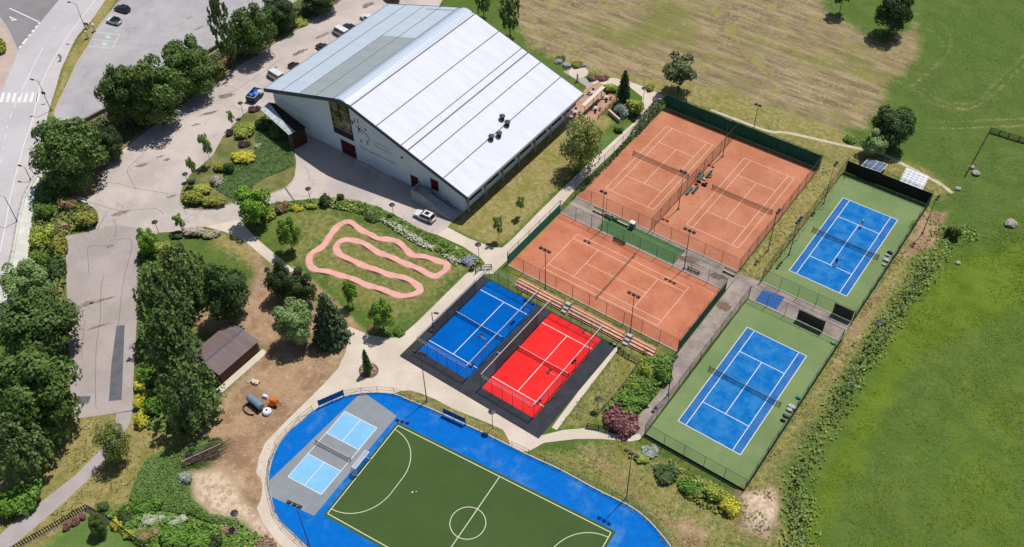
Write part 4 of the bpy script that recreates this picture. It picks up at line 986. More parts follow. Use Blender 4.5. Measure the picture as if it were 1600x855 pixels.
def crown_points(kind, seed):
    'unit crown: radius 1, half height 1, centre at the origin'
    rs = np.random.RandomState(seed); lobes = []
    if kind in ('broad', 'dark', 'pale', 'bright', 'sparse', 'willow', 'young'):
        n = {'sparse': 9, 'young': 7, 'bright': 12}.get(kind, 17)
        for i in range(n):
            t = 2.4*i+rs.rand()*.7; z = 1-2*(i+.5)/n; z = z*.72+.02
            rad = sqrt(max(0, 1-z*z))*rs.uniform(.5, .72); q = rs.uniform(.26, .44)*(1.1 if z < .3 else .85)
            lobes.append(((rad*cos(t), rad*sin(t), z+rs.uniform(-.08, .08)), (q, q, q*rs.uniform(.75, 1.0))))
        lobes.append(((0, 0, .05), (.5, .5, .62)))
        if kind == 'broad': lobes.append(((rs.uniform(-.3, .3), rs.uniform(-.3, .3), .72), (.22, .22, .34)))
        N = {'sparse': 1900, 'young': 1100, 'willow': 4800, 'bright': 3400}.get(kind, 8600)
        P, D = shell_points(rs, N, lobes)
        if kind == 'willow': P[:, 2] -= rs.rand(N)**2*.35*(np.hypot(P[:, 0], P[:, 1]) > .4)
        nrm = D+.5*P/np.maximum(np.linalg.norm(P, axis=1, keepdims=True), .1)+rs.normal(0, .42, P.shape)+np.array([0, 0, .35])
        size = {'sparse': .13, 'young': .17, 'bright': .11}.get(kind, .073)
        return P, nrm, size, 1.0
    if kind in ('birch', 'poplar'):
        P = []; n = 165 if kind == 'birch' else 150
        for i in range(n):
            z = rs.uniform(-.85, .95); m = (1-max(0, z)**2*.85)*(1 if kind == 'birch' else .85)*(1-.35*max(0, -z))
            t = rs.rand()*2*pi; rad = m*sqrt(rs.rand())*.92; L = rs.uniform(.25, .6) if kind == 'birch' else rs.uniform(.15, .3)
            k = 24; s = np.linspace(0, 1, k)
            px = rad*cos(t)*(1+.12*s)+rs.normal(0, .035, k); py = rad*sin(t)*(1+.12*s)+rs.normal(0, .035, k); pz = z+.1-(s*L)*(1 if kind == 'birch' else -1)
            P.append(np.stack([px, py, np.clip(pz, -1, 1.05)], 1))
        P = np.concatenate(P); n = len(P)
        nrm = np.stack([P[:, 0], P[:, 1], np.full(n, .45)], 1)+rs.normal(0, .45, (n, 3))
        return P, nrm, .072, 1.25
    if kind in ('spruce', 'cypress'):
        P = []; N_ = []
        for lv in np.linspace(-1, .97, 26 if kind == 'spruce' else 30):
            m = (1-(lv+1)/2)**(.55 if kind == 'spruce' else .6)
            if kind == 'cypress': m *= min(1, (lv+1.25)*2.2)
            nb = max(4, int(15*m)+3)
            for b in range(nb):
                t = 2*pi*(b+rs.rand())/nb; R = m*rs.uniform(.75, 1.05)+.03; k = max(4, int(16*R)); s = np.linspace(.25, 1, k)
                px = R*s*cos(t)+rs.normal(0, .03, k); py = R*s*sin(t)+rs.normal(0, .03, k); pz = lv+.06-(.16 if kind == 'spruce' else -.18)*s*R+rs.normal(0, .02, k)
                P.append(np.stack([px, py, pz], 1)); N_.append(np.stack([np.cos(t)*np.full(k, .5), np.sin(t)*np.full(k, .5), np.full(k, .9)], 1)+rs.normal(0, .4, (k, 3)))
        return np.concatenate(P), np.concatenate(N_), .12 if kind == 'spruce' else .13, 1.3
def tree_proto(kind, seed, stem):
    'a tree of crown radius 1, crown half height 1, stem share of the half height below the crown'
    P, N, size, asp = crown_points(kind, seed)
    rs = np.random.RandomState(seed+99); zc = 1+stem
    V, Fq, T = leaf_quads(P, N, size, rs, asp)
    big = .5+.9*(fbm(P[:, 0]*3+9+P[:, 2]*2, P[:, 1]*3+9, .9, seed)-.5); T = np.clip(.55*T+.45*np.repeat(big, 4), 0, 1)
    V[:, 2] += zc
    lm, bm = KIND[kind]
    cm = mesh_np('crown', V, Fq, LEAF[lm], T)
    mb = MB(); r0 = .055 if kind not in ('young', 'sparse') else .04
    pts = [(0, 0, 0), (rs.uniform(-.03, .03), rs.uniform(-.03, .03), stem+.35), (rs.uniform(-.06, .06), rs.uniform(-.06, .06), zc+.2), (0, 0, zc+.75)]
    for i, (a, b) in enumerate(zip(pts[:-1], pts[1:])): mb.tube(a, b, r0*(1-.28*i), r0*(1-.28*(i+1)), 7)
    if kind not in ('spruce', 'cypress', 'poplar'):
        for i in range(9):
            t = 2.4*i+rs.rand(); z0 = stem+.35+.85*rs.rand(); L = rs.uniform(.45, .8)
            mid = (L*.5*cos(t), L*.5*sin(t), z0+.22); e = (L*cos(t), L*sin(t), z0+rs.uniform(.2, .55))
            mb.tube((0, 0, z0), mid, r0*.45, r0*.3, 5); mb.tube(mid, e, r0*.3, r0*.1, 5)
    return cm, mb, bm
def tree(box, kind, label, stem=None, name='tree', cat='tree', group=None, fat=1.0, var=0):
    'a tree whose crown fills the photo box x0, y0, x1, y1'
    x0, y0, x1, y1 = box
    stem = {'broad': .06, 'dark': .08, 'birch': .2, 'spruce': .06, 'cypress': .06, 'young': .75, 'sparse': .35, 'willow': .2, 'bright': .4, 'pale': .25, 'poplar': .15}[kind] if stem is None else stem
    key = (kind, var, round(stem, 2))
    if key not in PROTO:
        cm, mb, bm = tree_proto(kind, sum(map(ord, kind))+17*var, stem); tm = mb.build('trunk', bm); PROTO[key] = (cm, tm.data); bpy.data.objects.remove(tm)
    cm, tm = PROTO[key]
    cx, cy = (x0+x1)/2, (y0+y1)/2; z = 3.0
    for _ in range(6):
        c = G(cx, cy, z); ppm = PPM(c); d = c-CC; d /= np.linalg.norm(d)
        s, co = abs(d[2]), sqrt(1-d[2]**2)
        R = (x1-x0)/2/ppm*1.02*fat; e = (y1-y0)/2/ppm*1.02
        b = sqrt(max(e*e-(R*s)**2, 0))/co; b = min(max(b, R*.62), R*3.4)
        z = b*(1+stem)
    h = float(ground_z(c[0], c[1]))
    o = thing(name, label, cat, (c[0], c[1], h-.03), random.Random(label).uniform(0, 6.28), group); o.scale = (R, R, b)
    link('trunk', tm, o); link('crown', cm, o)
    return o
tree((410, -12, 466, 46), 'dark', 'dark dense tree at the far top of the car park planting strip', var=1)
tree((470, -28, 525, 20), 'dark', 'dark tree cut by the top picture edge behind the hall drive')
tree((358, 5, 428, 88), 'broad', 'green broadleaf tree just beyond the slender birch by the car park', var=2)
tree((326, 5, 374, 105), 'poplar', 'slender pale grey green birch between two car park trees', .15)
tree((246, 57, 340, 150), 'broad', 'big round green tree on the car park edge, next to the slender birch')
tree((156, 98, 230, 196), 'broad', 'left half of the large double tree at the lower car park corner', var=1)
tree((196, 86, 282, 198), 'broad', 'right half of the large double tree at the lower car park corner, with spiky top', var=3)
tree((53, 178, 162, 292), 'broad', 'broad green tree overhanging the white roadside wall', var=2)
tree((148, 196, 190, 250), 'dark', 'small dark tree tucked against the broad tree by the roadside wall', var=1)
tree((0, 402, 75, 480), 'pale', 'pale grey green tree by the road where the white wall ends')
tree((-6, 450, 118, 572), 'broad', 'upper of the two huge round trees left of the cracked drive', var=1)
tree((-12, 540, 120, 692), 'broad', 'lower of the two huge round trees left of the cracked drive', var=3)
tree((-26, 636, 76, 752), 'birch', 'weeping birch beside the grey footpath at the left picture edge', var=1)
tree((245, 374, 325, 478), 'birch', 'weeping birch nearest the flowering bed above the shed row')
tree((207, 414, 298, 528), 'birch', 'wide weeping birch in the middle of the row beside the cracked drive', var=2)
tree((318, 410, 390, 502), 'dark', 'dark round tree on bare soil above the brown shed', .15)
tree((213, 353, 244, 398), 'bright', 'small upright tree at the drive edge above the weeping birches', .2)
tree((269, 330, 288, 358), 'young', 'tiny young tree at the mouth of the pale footpath', .5)
tree((218, 478, 312, 592), 'birch', 'weeping birch beside the dark tar patch on the drive', var=1)
tree((240, 552, 346, 672), 'birch', 'lowest weeping birch, hanging over the corner of the brown shed')
tree((413, 408, 456, 468), 'dark', 'dark tree at the top of the clump between soil and pump track')
tree((444, 418, 493, 480), 'dark', 'second dark tree of the clump between soil and pump track, touching the grass', var=1)
tree((425, 466, 489, 538), 'pale', 'light green leafy tree at the bottom of the clump on bare soil', var=1)
tree((485, 455, 539, 534), 'spruce', 'dark blue green conifer casting a black shadow on bare soil', .12, fat=1.12)
tree((535, 435, 557, 472), 'bright', 'small bright tree at the lower left end of the pump track', .5)
tree((577, 464, 614, 517), 'bright', 'bright green round tree on the lawn point above the dwarf conifer', .25, var=1)
tree((564, 546, 580, 584), 'cypress', 'dwarf pointed conifer in the round planting bed', .02)
tree((366, 284, 420, 350), 'bright', 'bright leafy tree standing between forecourt and pale footpath', .25, var=2)
tree((432, 335, 467, 390), 'bright', 'bright small tree on the lawn near the pump track corner', .3)
tree((768, 333, 787, 366), 'young', 'staked young tree on the dry lawn nearest the white car')
tree((806, 302, 822, 330), 'young', 'staked young tree in the middle of the dry hall lawn')
tree((876, 176, 941, 264), 'willow', 'wide willow like tree between the hall corner and the clay courts')
tree((964, 112, 987, 160), 'cypress', 'dark columnar conifer beside the terrace')
tree((1034, 82, 1093, 140), 'sparse', 'scraggly thin tree at the edge of the mown field')
tree((1372, -24, 1427, 54), 'dark', 'dark round tree standing in the field inside the mower turns')
tree((1303, -34, 1336, 12), 'sparse', 'half seen tree at the top edge of the field', .5)
tree((1361, 163, 1429, 230), 'dark', 'dark round tree beside the field path near the solar panels', .15, var=1)
tree((1347, 204, 1386, 244), 'pale', 'lighter small tree in front of the dark round one on the field path')
tree((776, -18, 816, 54), 'poplar', 'tall narrow tree behind the hall roof ridge', .1, var=1)
tree((738, -24, 772, 26), 'poplar', 'narrow tree behind the hall at the top picture edge', .1)
tree((149, 655, 199, 722), 'willow', 'lone green tree leaning over the grey footpath', .3)
for b, l in (((309, 203, 332, 246), 'spindly staked street tree in the middle of the drive lawn edge'), ((290, 236, 307, 282), 'spindly staked street tree nearest the olive hedge tip'), ((353, 170, 367, 194), 'spindly street tree closest to the blue skip')):
    tree(b, 'young', l, .6, var=1, fat=.8)
tree((137, 800, 168, 838), 'broad', 'small bushy tree inside the picket fenced garden lawn', .1)

# ------------------------------------------------------------------ shrubs
SH = {'green': leaf_mat('shrub_green', (60, 86, 34), (104, 132, 58)), 'deep': leaf_mat('shrub_deep', (44, 64, 34), (80, 100, 52)),
      'lime': leaf_mat('shrub_lime', (110, 126, 44), (152, 160, 72)), 'yellow': leaf_mat('shrub_yellow', (150, 138, 36), (222, 196, 66)),
      'gold': leaf_mat('shrub_gold', (170, 166, 40), (226, 214, 78)), 'olive': leaf_mat('shrub_olive', (100, 108, 44), (140, 140, 66)),
      'purple': leaf_mat('shrub_purple', (58, 40, 48), (92, 66, 76)), 'plum': leaf_mat('shrub_plum', (92, 58, 60), (142, 98, 98)),
      'pale': leaf_mat('shrub_pale', (150, 158, 116), (200, 200, 166)), 'grey': leaf_mat('shrub_grey', (112, 124, 110), (158, 168, 158)),
      'brown': leaf_mat('shrub_brown', (112, 94, 66), (150, 130, 96)), 'bright': leaf_mat('shrub_bright', (64, 98, 32), (102, 136, 54)),
      'pink': leaf_mat('shrub_pink', (104, 98, 66), (150, 128, 104), (226, 120, 140)), 'blush': leaf_mat('shrub_blush', (150, 130, 100), (204, 184, 160), (236, 200, 190)),
      'lav': leaf_mat('shrub_lavender', (112, 120, 132), (156, 160, 176))}
BP = {}
def shrub(box, kind, label, name='shrub', cat='shrub', group=None):
    x0, y0, x1, y1 = box; v = int(x0*7+y0) % 3
    if (kind, v) not in BP:
        rs = np.random.RandomState(60+v); lobes = [((rs.uniform(-.15, .15), rs.uniform(-.15, .15), .38), (.55, .55, .45))]
        for i in range(11):
            t = 2.4*i; q = rs.uniform(.18, .42); e = rs.uniform(.4, .82); lobes.append(((e*cos(t), e*sin(t), rs.uniform(.12, .72)*(1.25-e*.6)), (q, q, q*rs.uniform(.7, 1.1))))
        P, D = shell_points(rs, 1700, lobes); P[:, 2] = np.abs(P[:, 2]); P += rs.normal(0, .05, P.shape); P[:, 2] = np.abs(P[:, 2])
        V, Fq, T = leaf_quads(P, D+rs.normal(0, .5, P.shape)+np.array([0, 0, .4]), .17, rs)
        mb = MB()
        for i in range(5): mb.tube((.06*cos(i), .06*sin(i), -.05), (.42*cos(i*1.3), .42*sin(i*1.3), .5), .035, .015, 5)
        tm = mb.build('stems', BARK); BP[(kind, v)] = (mesh_np('foliage', V, Fq, SH[kind], T), tm.data); bpy.data.objects.remove(tm)
    cm, tm = BP[(kind, v)]; cx, cy = (x0+x1)/2, (y0+y1)/2; z = .6
    for _ in range(5):
        c = G(cx, cy, z); ppm = PPM(c); R = (x1-x0)/2/ppm; e = (y1-y0)/ppm
        b = min(max((e-1.1*R)/.9, R*.55), R*1.9, 3.2); z = b*.42
    c = G(cx, cy, z); h = float(ground_z(c[0], c[1]))
    ry = min(max((y1-y0)/2/ppm/.74-.25*b, R*.6), R*1.5)
    o = thing(name, label, cat, (c[0], c[1], h), TURN, group); o.scale = (R, ry, b)
    link('foliage', cm, o); link('stems', tm, o); return o
SHRUBS = [
    ((-14, 44, 9, 98), 'lime', 'yellow green bush at the left picture edge beside the main road'),
    ((358, 229, 399, 262), 'yellow', 'large golden flowering shrub in the middle of the entrance bed'),
    ((365, 188, 399, 219), 'lime', 'lime shrub behind the purple ones near the lamp in the entrance bed'),
    ((371, 218, 392, 232), 'purple', 'small dark purple shrub above the golden one'),
    ((397, 222, 408, 233), 'pale', 'small cream flowering shrub on the dark green ground cover'),
    ((387, 163, 407, 177), 'purple', 'purple shrub under the canopy end by the blue skip'),
    ((398, 178, 425, 206), 'deep', 'dark green shrub along the white canopy sheeting, far one'),
    ((420, 190, 450, 219), 'green', 'green shrub along the white canopy sheeting, near one'),
    ((331, 250, 354, 272), 'olive', 'olive shrub below the golden flowering one'),
    ((348, 245, 366, 280), 'deep', 'dark green upright shrub left of the golden one'),
    ((328, 269, 349, 292), 'blush', 'shrub with cream pink blossom in the entrance bed'),
    ((299, 282, 330, 308), 'lime', 'lime shrub standing on the olive hedge at the bed tip'),
    ((282, 290, 318, 326), 'olive', 'rounded olive hedge at the very tip of the entrance bed'),
    ((308, 300, 353, 328), 'olive', 'low olive hedge behind the tip of the entrance bed'),
    ((292, 277, 305, 290), 'deep', 'little dark bush at the foot of the disc lamp on the drive'),
    ((353, 200, 365, 214), 'purple', 'little purple bush on the drive side of the entrance bed'),
    ((429, 310, 451, 335), 'brown', 'russet bush at the top left of the pump track lawn'),
    ((405, 315, 432, 345), 'lime', 'lime bush between the bright leafy tree and the russet bush'),
    ((450, 315, 476, 331), 'yellow', 'low yellow shrub right of the russet bush'),
    ((474, 314, 496, 329), 'lime', 'low lime shrub at the end of the yellow row on the lawn top'),
    ((499, 296, 517, 327), 'deep', 'dark upright conifer like shrub on the forecourt edge'),
    ((525, 299, 538, 318), 'deep', 'smaller dark upright shrub on the forecourt edge'),
    ((569, 328, 596, 348), 'deep', 'dark bush in the middle of the planting by the white car'),
    ((718, 395, 747, 416), 'lav', 'blue grey lavender clump at the path corner'),
    ((614, 508, 633, 526), 'green', 'low green shrub at the lawn point beside the bright round tree'),
    ((574, 506, 592, 522), 'brown', 'low brownish shrub at the lawn point by the bare soil'),
    ((1478, 348, 1499, 379), 'deep', 'dark isolated bush on the rough ground beyond the far blue court'),
    ((1318, 209, 1338, 226), 'green', 'small green bush on the field path left of the tree pair'),
    ((941, 126, 964, 148), 'lime', 'yellow green shrub behind the terrace awning'),
    ((977, 144, 1005, 190), 'lime', 'large yellow green shrub mass between terrace and path'),
    ((960, 156, 983, 185), 'grey', 'grey leaved shrub in front of the columnar conifer'),
    ((958, 193, 974, 210), 'green', 'small bush on the bright lawn below the terrace'),
    ((918, 112, 935, 128), 'brown', 'russet shrub behind the round paving'),
    ((933, 115, 952, 128), 'plum', 'reddish low shrub behind the terrace shrub'),
    ((1009, 129, 1023, 144), 'lime', 'yellowish bush on the grass beyond the terrace path'),
    ((868, 84, 884, 98), 'green', 'green bush against the far hall eaves, next to the grey boulders'),
    ((893, 92, 912, 108), 'olive', 'olive bush between boulders and round paving'),
    ((944, 628, 998, 680), 'plum', 'large dusky plum bush by the dark rail fence'),
    ((996, 558, 1026, 592), 'lime', 'upper lime bush in the shrubbery beside the grey walkway'),
    ((979, 584, 1009, 616), 'lime', 'lower lime bush in the shrubbery beside the grey walkway'),
    ((961, 610, 1014, 640), 'bright', 'bright green bush right behind the plum bush'),
    ((1018, 560, 1050, 600), 'green', 'green bush against the grey walkway at the clay court corner'),
    ((1000, 539, 1021, 555), 'bright', 'small bright bush at the lower end of the bleachers'),
    ((1098, 752, 1130, 790), 'lime', 'yellow green bush at the lower fence corner of the near blue court, upper one'),
    ((1124, 772, 1156, 806), 'gold', 'bright yellow bush near the tan earth heap'),
    ((1060, 740, 1100, 776), 'bright', 'bright green bush in the middle of the weedy slope'),
    ((1022, 722, 1062, 756), 'deep', 'dark green bush on the weedy slope'),
    ((988, 706, 1014, 726), 'lime', 'lime bush at the foot of the tall floodlight'),
    ((1002, 694, 1030, 716), 'grey', 'grey green bush above the lime one on the slope'),
    ((203, 776, 256, 800), 'bright', 'bright green bush below the clipped mound hedge'),
    ((220, 801, 259, 822), 'pale', 'cream feathery shrub in the lower flower bed, nearer the garden'),
    ((259, 804, 293, 822), 'pale', 'cream feathery shrub in the lower flower bed, nearer the sand'),
    ((212, 821, 250, 846), 'brown', 'faded brown shrub beside the pale picket fence'),
    ((246, 818, 296, 866), 'bright', 'bright green shrub at the bottom edge beside the brown one'),
    ((288, 824, 332, 868), 'bright', 'bright green shrub at the bottom edge beside the small dark conifer'),
    ((324, 832, 348, 864), 'deep', 'small dark conifer like shrub at the bottom edge'),
    ((340, 820, 374, 838), 'pink', 'pink flowering shrub under the disc lamp by the sand'),
    ((400, 836, 432, 866), 'pink', 'pink flowering shrub against the curved pale path'),
    ((346, 836, 392, 868), 'green', 'green shrub between the two pink flowering ones'),
    ((277, 733, 300, 760), 'grey', 'grey green bush between mound hedge and sand'),
    ((172, 806, 192, 828), 'gold', 'yellow shrub at the corner of the pale picket fence'),
    ((188, 822, 214, 844), 'lime', 'yellow green shrub along the pale picket fence'),
    ((150, 782, 170, 800), 'deep', 'dark bush outside the picket fence corner'),
    ((182, 790, 206, 816), 'deep', 'dark bush beside the pale picket fence'),
    ((98, 815, 111, 830), 'plum', 'dark red bush inside the picket fence, farthest from its corner'),
    ((111, 808, 125, 822), 'plum', 'dark red bush inside the picket fence, in the middle of three'),
    ((122, 801, 134, 814), 'plum', 'dark red bush inside the picket fence, next to its corner'),
    ((-14, 748, 30, 826), 'bright', 'bright bush at the left picture edge below the weeping birch'),
    ((20, 746, 64, 806), 'bright', 'bright bush below the weeping birch, beside the grey footpath'),
    ((207, 590, 230, 616), 'gold', 'vivid yellow bush at the drive edge, uppermost of three'),
    ((208, 612, 230, 640), 'gold', 'vivid yellow bush at the drive edge, middle of three'),
    ((210, 636, 232, 670), 'gold', 'vivid yellow bush at the drive edge, lowest of three'),
    ((214, 566, 250, 606), 'bright', 'bright green bush above the vivid yellow ones'),
    ((226, 600, 262, 650), 'bright', 'bright green bush behind the vivid yellow ones'),
    ((112, 322, 153, 362), 'olive', 'rounded olive hedge where the bank meets the cracked drive'),
    ((60, 280, 104, 322), 'green', 'feathery green shrub under the white roadside wall'),
    ((52, 310, 84, 350), 'green', 'green shrub in the middle of the bank under the white wall'),
    ((86, 300, 122, 336), 'brown', 'brownish flowering shrub on the bank by the bench'),
    ((76, 362, 106, 402), 'olive', 'olive shrub at the top left corner of the cracked drive'),
    ((48, 346, 84, 392), 'lime', 'lime shrub on the bank below the white wall'),
    ((70, 395, 104, 440), 'deep', 'dark shrub above the huge round trees'),
    ((46, 385, 78, 425), 'green', 'green shrub beside the pale grey green tree'),
    ((160, 218, 186, 250), 'pink', 'reddish shrub where the dark tree meets the drive'),
    ((455, 22, 482, 44), 'lime', 'yellow green bush between the two dark trees at the top of the drive'),
    ((328, 98, 352, 126), 'olive', 'olive bush below the slender pale birch'),
    ((233, 372, 268, 400), 'olive', 'low mixed shrub beside the small upright tree at the drive'),
    ((262, 358, 286, 376), 'deep', 'dark low shrub under the tiny young tree'),
    ((280, 352, 322, 372), 'blush', 'cream flowering low bed plant at the footpath mouth'),
    ((314, 356, 345, 374), 'blush', 'cream flowering low bed plant nearer the bare soil'),
]
for b, k_, l in SHRUBS: shrub(b, k_, l)

# ------------------------------------------------------------------ ground cover nobody could count
def sample(poly, dens, rs):
    xs = [p[0] for p in poly]; ys = [p[1] for p in poly]; A = (max(xs)-min(xs))*(max(ys)-min(ys)); n = int(A*dens)
    x = rs.uniform(min(xs), max(xs), n); y = rs.uniform(min(ys), max(ys), n); m = inside(x, y, poly)
    return x[m], y[m]
def cover(name, label, polys, h, dens, size, mat, cat='ground cover', edge=1.2, patch=0, seed=1, rough=.5, up=1.0, thr=.46, fuzzy=0):
    rs = np.random.RandomState(seed); VV = []; FF = []; TT = []; b = 0
    for poly in polys:
        P2 = g2(poly); x, y = sample(P2, dens, rs)
        if patch: k = fbm(x, y, patch, seed+5)+rs.uniform(-.06, .06, len(x)) > thr; x, y = x[k], y[k]
        if not len(x): continue
        d = linedist(x, y, P2, True)
        if fuzzy: k = rs.rand(len(x)) < np.clip(d/fuzzy, 0, 1)*(.35+1.3*fbm(x, y, 1.1, seed+8)); x, y, d = x[k], y[k], d[k]
        d = d+0; z = h*np.clip(d/edge+.25, 0, 1)**.6*(1-rough+2*rough*fbm(x, y, 2.2, seed))*rs.uniform(.6, 1.0, len(x))+ground_z(x, y)+.03
        Pn = np.stack([x, y, z], 1); gx = fbm(x+.4, y, 1.6, seed)-fbm(x-.4, y, 1.6, seed); gy = fbm(x, y+.4, 1.6, seed)-fbm(x, y-.4, 1.6, seed)
        N = np.stack([-gx*2.5, -gy*2.5, np.full(len(x), up)], 1)+rs.normal(0, .45, (len(x), 3))
        V, Fq, T = leaf_quads(Pn, N, size, rs)
        T = np.clip(.6*T+.8*(np.repeat(fbm(x, y, 3.0, seed+2), 4)-.25), 0, 1)
        VV.append(V); FF.append(Fq+b); TT.append(T); b += len(V)
    o = link(name, mesh_np(name, np.concatenate(VV), np.concatenate(FF), mat, np.concatenate(TT)))
    return tag(o, label, cat, None, 'stuff')
cover('ground_cover', 'dark green clipped ground cover in the entrance bed', [[(400, 205), (440, 212), (458, 232), (461, 258), (440, 268), (405, 282), (385, 305), (365, 313), (338, 297), (350, 272), (370, 255), (398, 238)]], .4, 90, .17, leaf_mat('cover_dark', (72, 98, 52), (86, 112, 62)), edge=.8, rough=.1, up=1.6)
cover('hedge_mound', 'dark green clipped mound hedge above the sand patch', [[(346, 684), (350, 694), (318, 712), (292, 722), (282, 738), (296, 758), (300, 780), (330, 806), (372, 812), (378, 820), (340, 822), (300, 806), (260, 800), (222, 786), (202, 782), (206, 768), (216, 740), (232, 716), (262, 702), (300, 694)]], 1.0, 90, .17, leaf_mat('cover_mound', (80, 106, 50), (96, 122, 62)), cat='hedge', edge=1.6, rough=.08, up=1.8)
cover('planting', 'mixed green planting along the forecourt edge of the pump track lawn', [[(494, 318), (515, 310), (560, 315), (592, 325), (640, 350), (684, 372), (720, 390), (752, 412), (738, 418), (712, 408), (690, 398), (650, 372), (610, 352), (560, 334), (520, 326)], [(430, 322), (500, 311), (500, 320), (440, 334)]], .6, 26, .36, leaf_mat('cover_mixed', (70, 96, 40), (122, 142, 66), (168, 170, 104)), edge=.7)
cover('planting', 'pale grey flowering strip along the white car side of the pump track lawn', [[(592, 344), (606, 342), (640, 362), (668, 378), (684, 388), (676, 394), (650, 382), (618, 362)], [(690, 398), (708, 400), (722, 412), (712, 416)]], .6, 26, .34, SH['pale'], edge=.6, seed=4)
cover('undergrowth', 'tangled undergrowth on the bank under the roadside wall', [[(56, 294), (74, 272), (110, 300), (122, 318), (140, 322), (152, 332), (150, 352), (104, 366), (103, 440), (108, 560), (112, 650), (90, 650), (70, 560), (40, 470), (46, 390), (52, 336)]], 1.1, 12, .5, leaf_mat('cover_bank', (68, 88, 40), (120, 130, 66), (160, 130, 104)), cat='undergrowth', seed=6)
cover('undergrowth', 'shady undergrowth beneath the car park trees', [[(126, 200), (172, 176), (300, 104), (440, 22), (520, -20), (545, -20), (470, 40), (333, 124), (218, 208), (175, 240), (160, 256), (140, 270)]], .7, 9, .5, SH['deep'], cat='undergrowth', seed=7)
cover('undergrowth', 'low shrubbery on the strip beneath the weeping birches', [[(216, 395), (240, 372), (270, 380), (300, 420), (310, 480), (300, 520), (330, 600), (345, 660), (300, 680), (232, 672), (214, 640), (216, 560), (216, 450)]], .7, 11, .5, SH['green'], cat='undergrowth', seed=8)
cover('shrubbery', 'dense shrubbery between the grass strip and the grey walkway', [[(1004, 562), (1040, 556), (1050, 570), (1046, 590), (1022, 620), (1004, 640), (985, 660), (955, 640), (940, 648), (958, 624), (980, 598), (998, 572)]], 1.3, 22, .4, SH['green'], cat='shrubbery', seed=9)
cover('climber', 'ivy strip along the fence between path and paired clay courts', [[(1008, 176), (1022, 160), (1036, 168), (1020, 186), (996, 214), (985, 210)], [(906, 296), (940, 262), (985, 212), (990, 216), (945, 266), (910, 300)]], 1.0, 22, .36, SH['deep'], edge=.5, seed=10)
cover('shrubbery', 'low weedy shrubs along the slope under the near blue court', [[(988, 695), (1010, 698), (1060, 728), (1110, 752), (1152, 782), (1150, 808), (1110, 800), (1060, 772), (1010, 744), (980, 716)]], .8, 14, .42, leaf_mat('cover_slope', (84, 100, 40), (138, 142, 72), (180, 168, 110)), seed=11, patch=3)
cover('shrubbery', 'lower flower bed planting at the bottom left of the sand', [[(196, 786), (260, 802), (330, 822), (378, 820), (410, 838), (440, 870), (230, 870), (205, 836), (170, 808)]], .7, 16, .42, leaf_mat('cover_bed', (64, 96, 34), (106, 136, 58), (160, 154, 110)), seed=12)
BAND = [(1425, 400), (1468, 372), (1500, 392), (1482, 425), (1446, 470), (1414, 512), (1392, 552), (1356, 606), (1334, 650), (1300, 706), (1280, 752), (1284, 800), (1290, 875), (1205, 875), (1214, 800), (1212, 760), (1240, 700), (1272, 650), (1296, 598), (1322, 552), (1344, 516), (1382, 474)]
SPINE = [(1446, 405), (1478, 392), (1462, 430), (1432, 474), (1404, 512), (1378, 556), (1346, 604), (1322, 650), (1292, 700), (1266, 745), (1262, 800), (1268, 875), (1225, 875), (1228, 800), (1228, 745), (1258, 695), (1284, 648), (1310, 600), (1338, 556), (1366, 515), (1396, 478), (1420, 432)]
cover('weeds', 'loose grey green weeds in the band between courts and meadow', [BAND, [(1440, 332), (1478, 350), (1520, 350), (1545, 372), (1490, 395), (1452, 384)]], .45, 12, .36, leaf_mat('weed_grey', (92, 110, 50), (124, 138, 72), (164, 154, 110)), cat='weeds', seed=13, rough=.9, edge=2.5, fuzzy=4.5)
cover('scrub', 'low thorny scrub along the middle of the weed band east of the courts', [SPINE], 1.5, 15, .4, leaf_mat('scrub_dark', (64, 80, 42), (104, 118, 68), (136, 132, 98)), cat='scrub', seed=44, rough=.9, edge=2.5, fuzzy=3.2, patch=5, thr=.40)
cover('debris', 'pale wood chips strewn on the bare soil', [[(340, 640), (400, 660), (445, 680), (410, 740), (380, 720), (330, 690)], [(400, 560), (520, 520), (520, 580), (440, 640), (420, 610)]], .03, 2.2, .16, M('wood_chip', (222, 196, 160), (190, 160, 126), 2, .1, 6, .9), cat='debris', seed=51)
def tufts(name, label, polys, dens, h, size, mat, seed, patch=0, thr=.45):
    rs = np.random.RandomState(seed); VV = []; TT = []
    for poly in polys:
        P2 = g2(poly); x, y = sample(P2, dens, rs)
        if patch: k = fbm(x, y, patch, seed+3)+rs.uniform(-.12, .12, len(x)) > thr; x, y = x[k], y[k]
        n = len(x); z = ground_z(x, y)-.04
        hh = h*(.4+1.1*fbm(x, y, 3.5, seed))*rs.uniform(.6, 1.2, n); tt = np.clip(fbm(x, y, 4.0, seed+1)*.9+rs.normal(0, .14, n)+.05, 0, 1)
        for k in range(4):
            a = rs.uniform(0, 2*pi, n); L = size*rs.uniform(.6, 1.2, n); lean = rs.uniform(.1, .6, n)*size
            b0 = np.stack([x-np.cos(a)*L*.5, y-np.sin(a)*L*.5, z], 1); b1 = np.stack([x+np.cos(a)*L*.5, y+np.sin(a)*L*.5, z], 1)
            t = np.stack([x-np.sin(a)*lean*1.3, y+np.cos(a)*lean*1.3, z+hh], 1)
            VV.append(np.stack([b0, b1, t], 1).reshape(-1, 3)); TT.append(np.repeat(tt, 3))
    V = np.concatenate(VV); o = link(name, mesh_np(name, V, np.arange(len(V)).reshape(-1, 3), mat, np.concatenate(TT)))
    return tag(o, label, 'grass', None, 'stuff')
tufts('tall_grass', 'tall uneven meadow grass filling the right side', [[(1500, 370), (1640, 300), (1660, 470), (1640, 900), (1240, 900), (1270, 780), (1340, 640), (1420, 500), (1470, 430)]], 8, .12, .4, leaf_mat('meadow_blade', (92, 114, 30), (118, 138, 48), None, .5), 21, 7, .42)
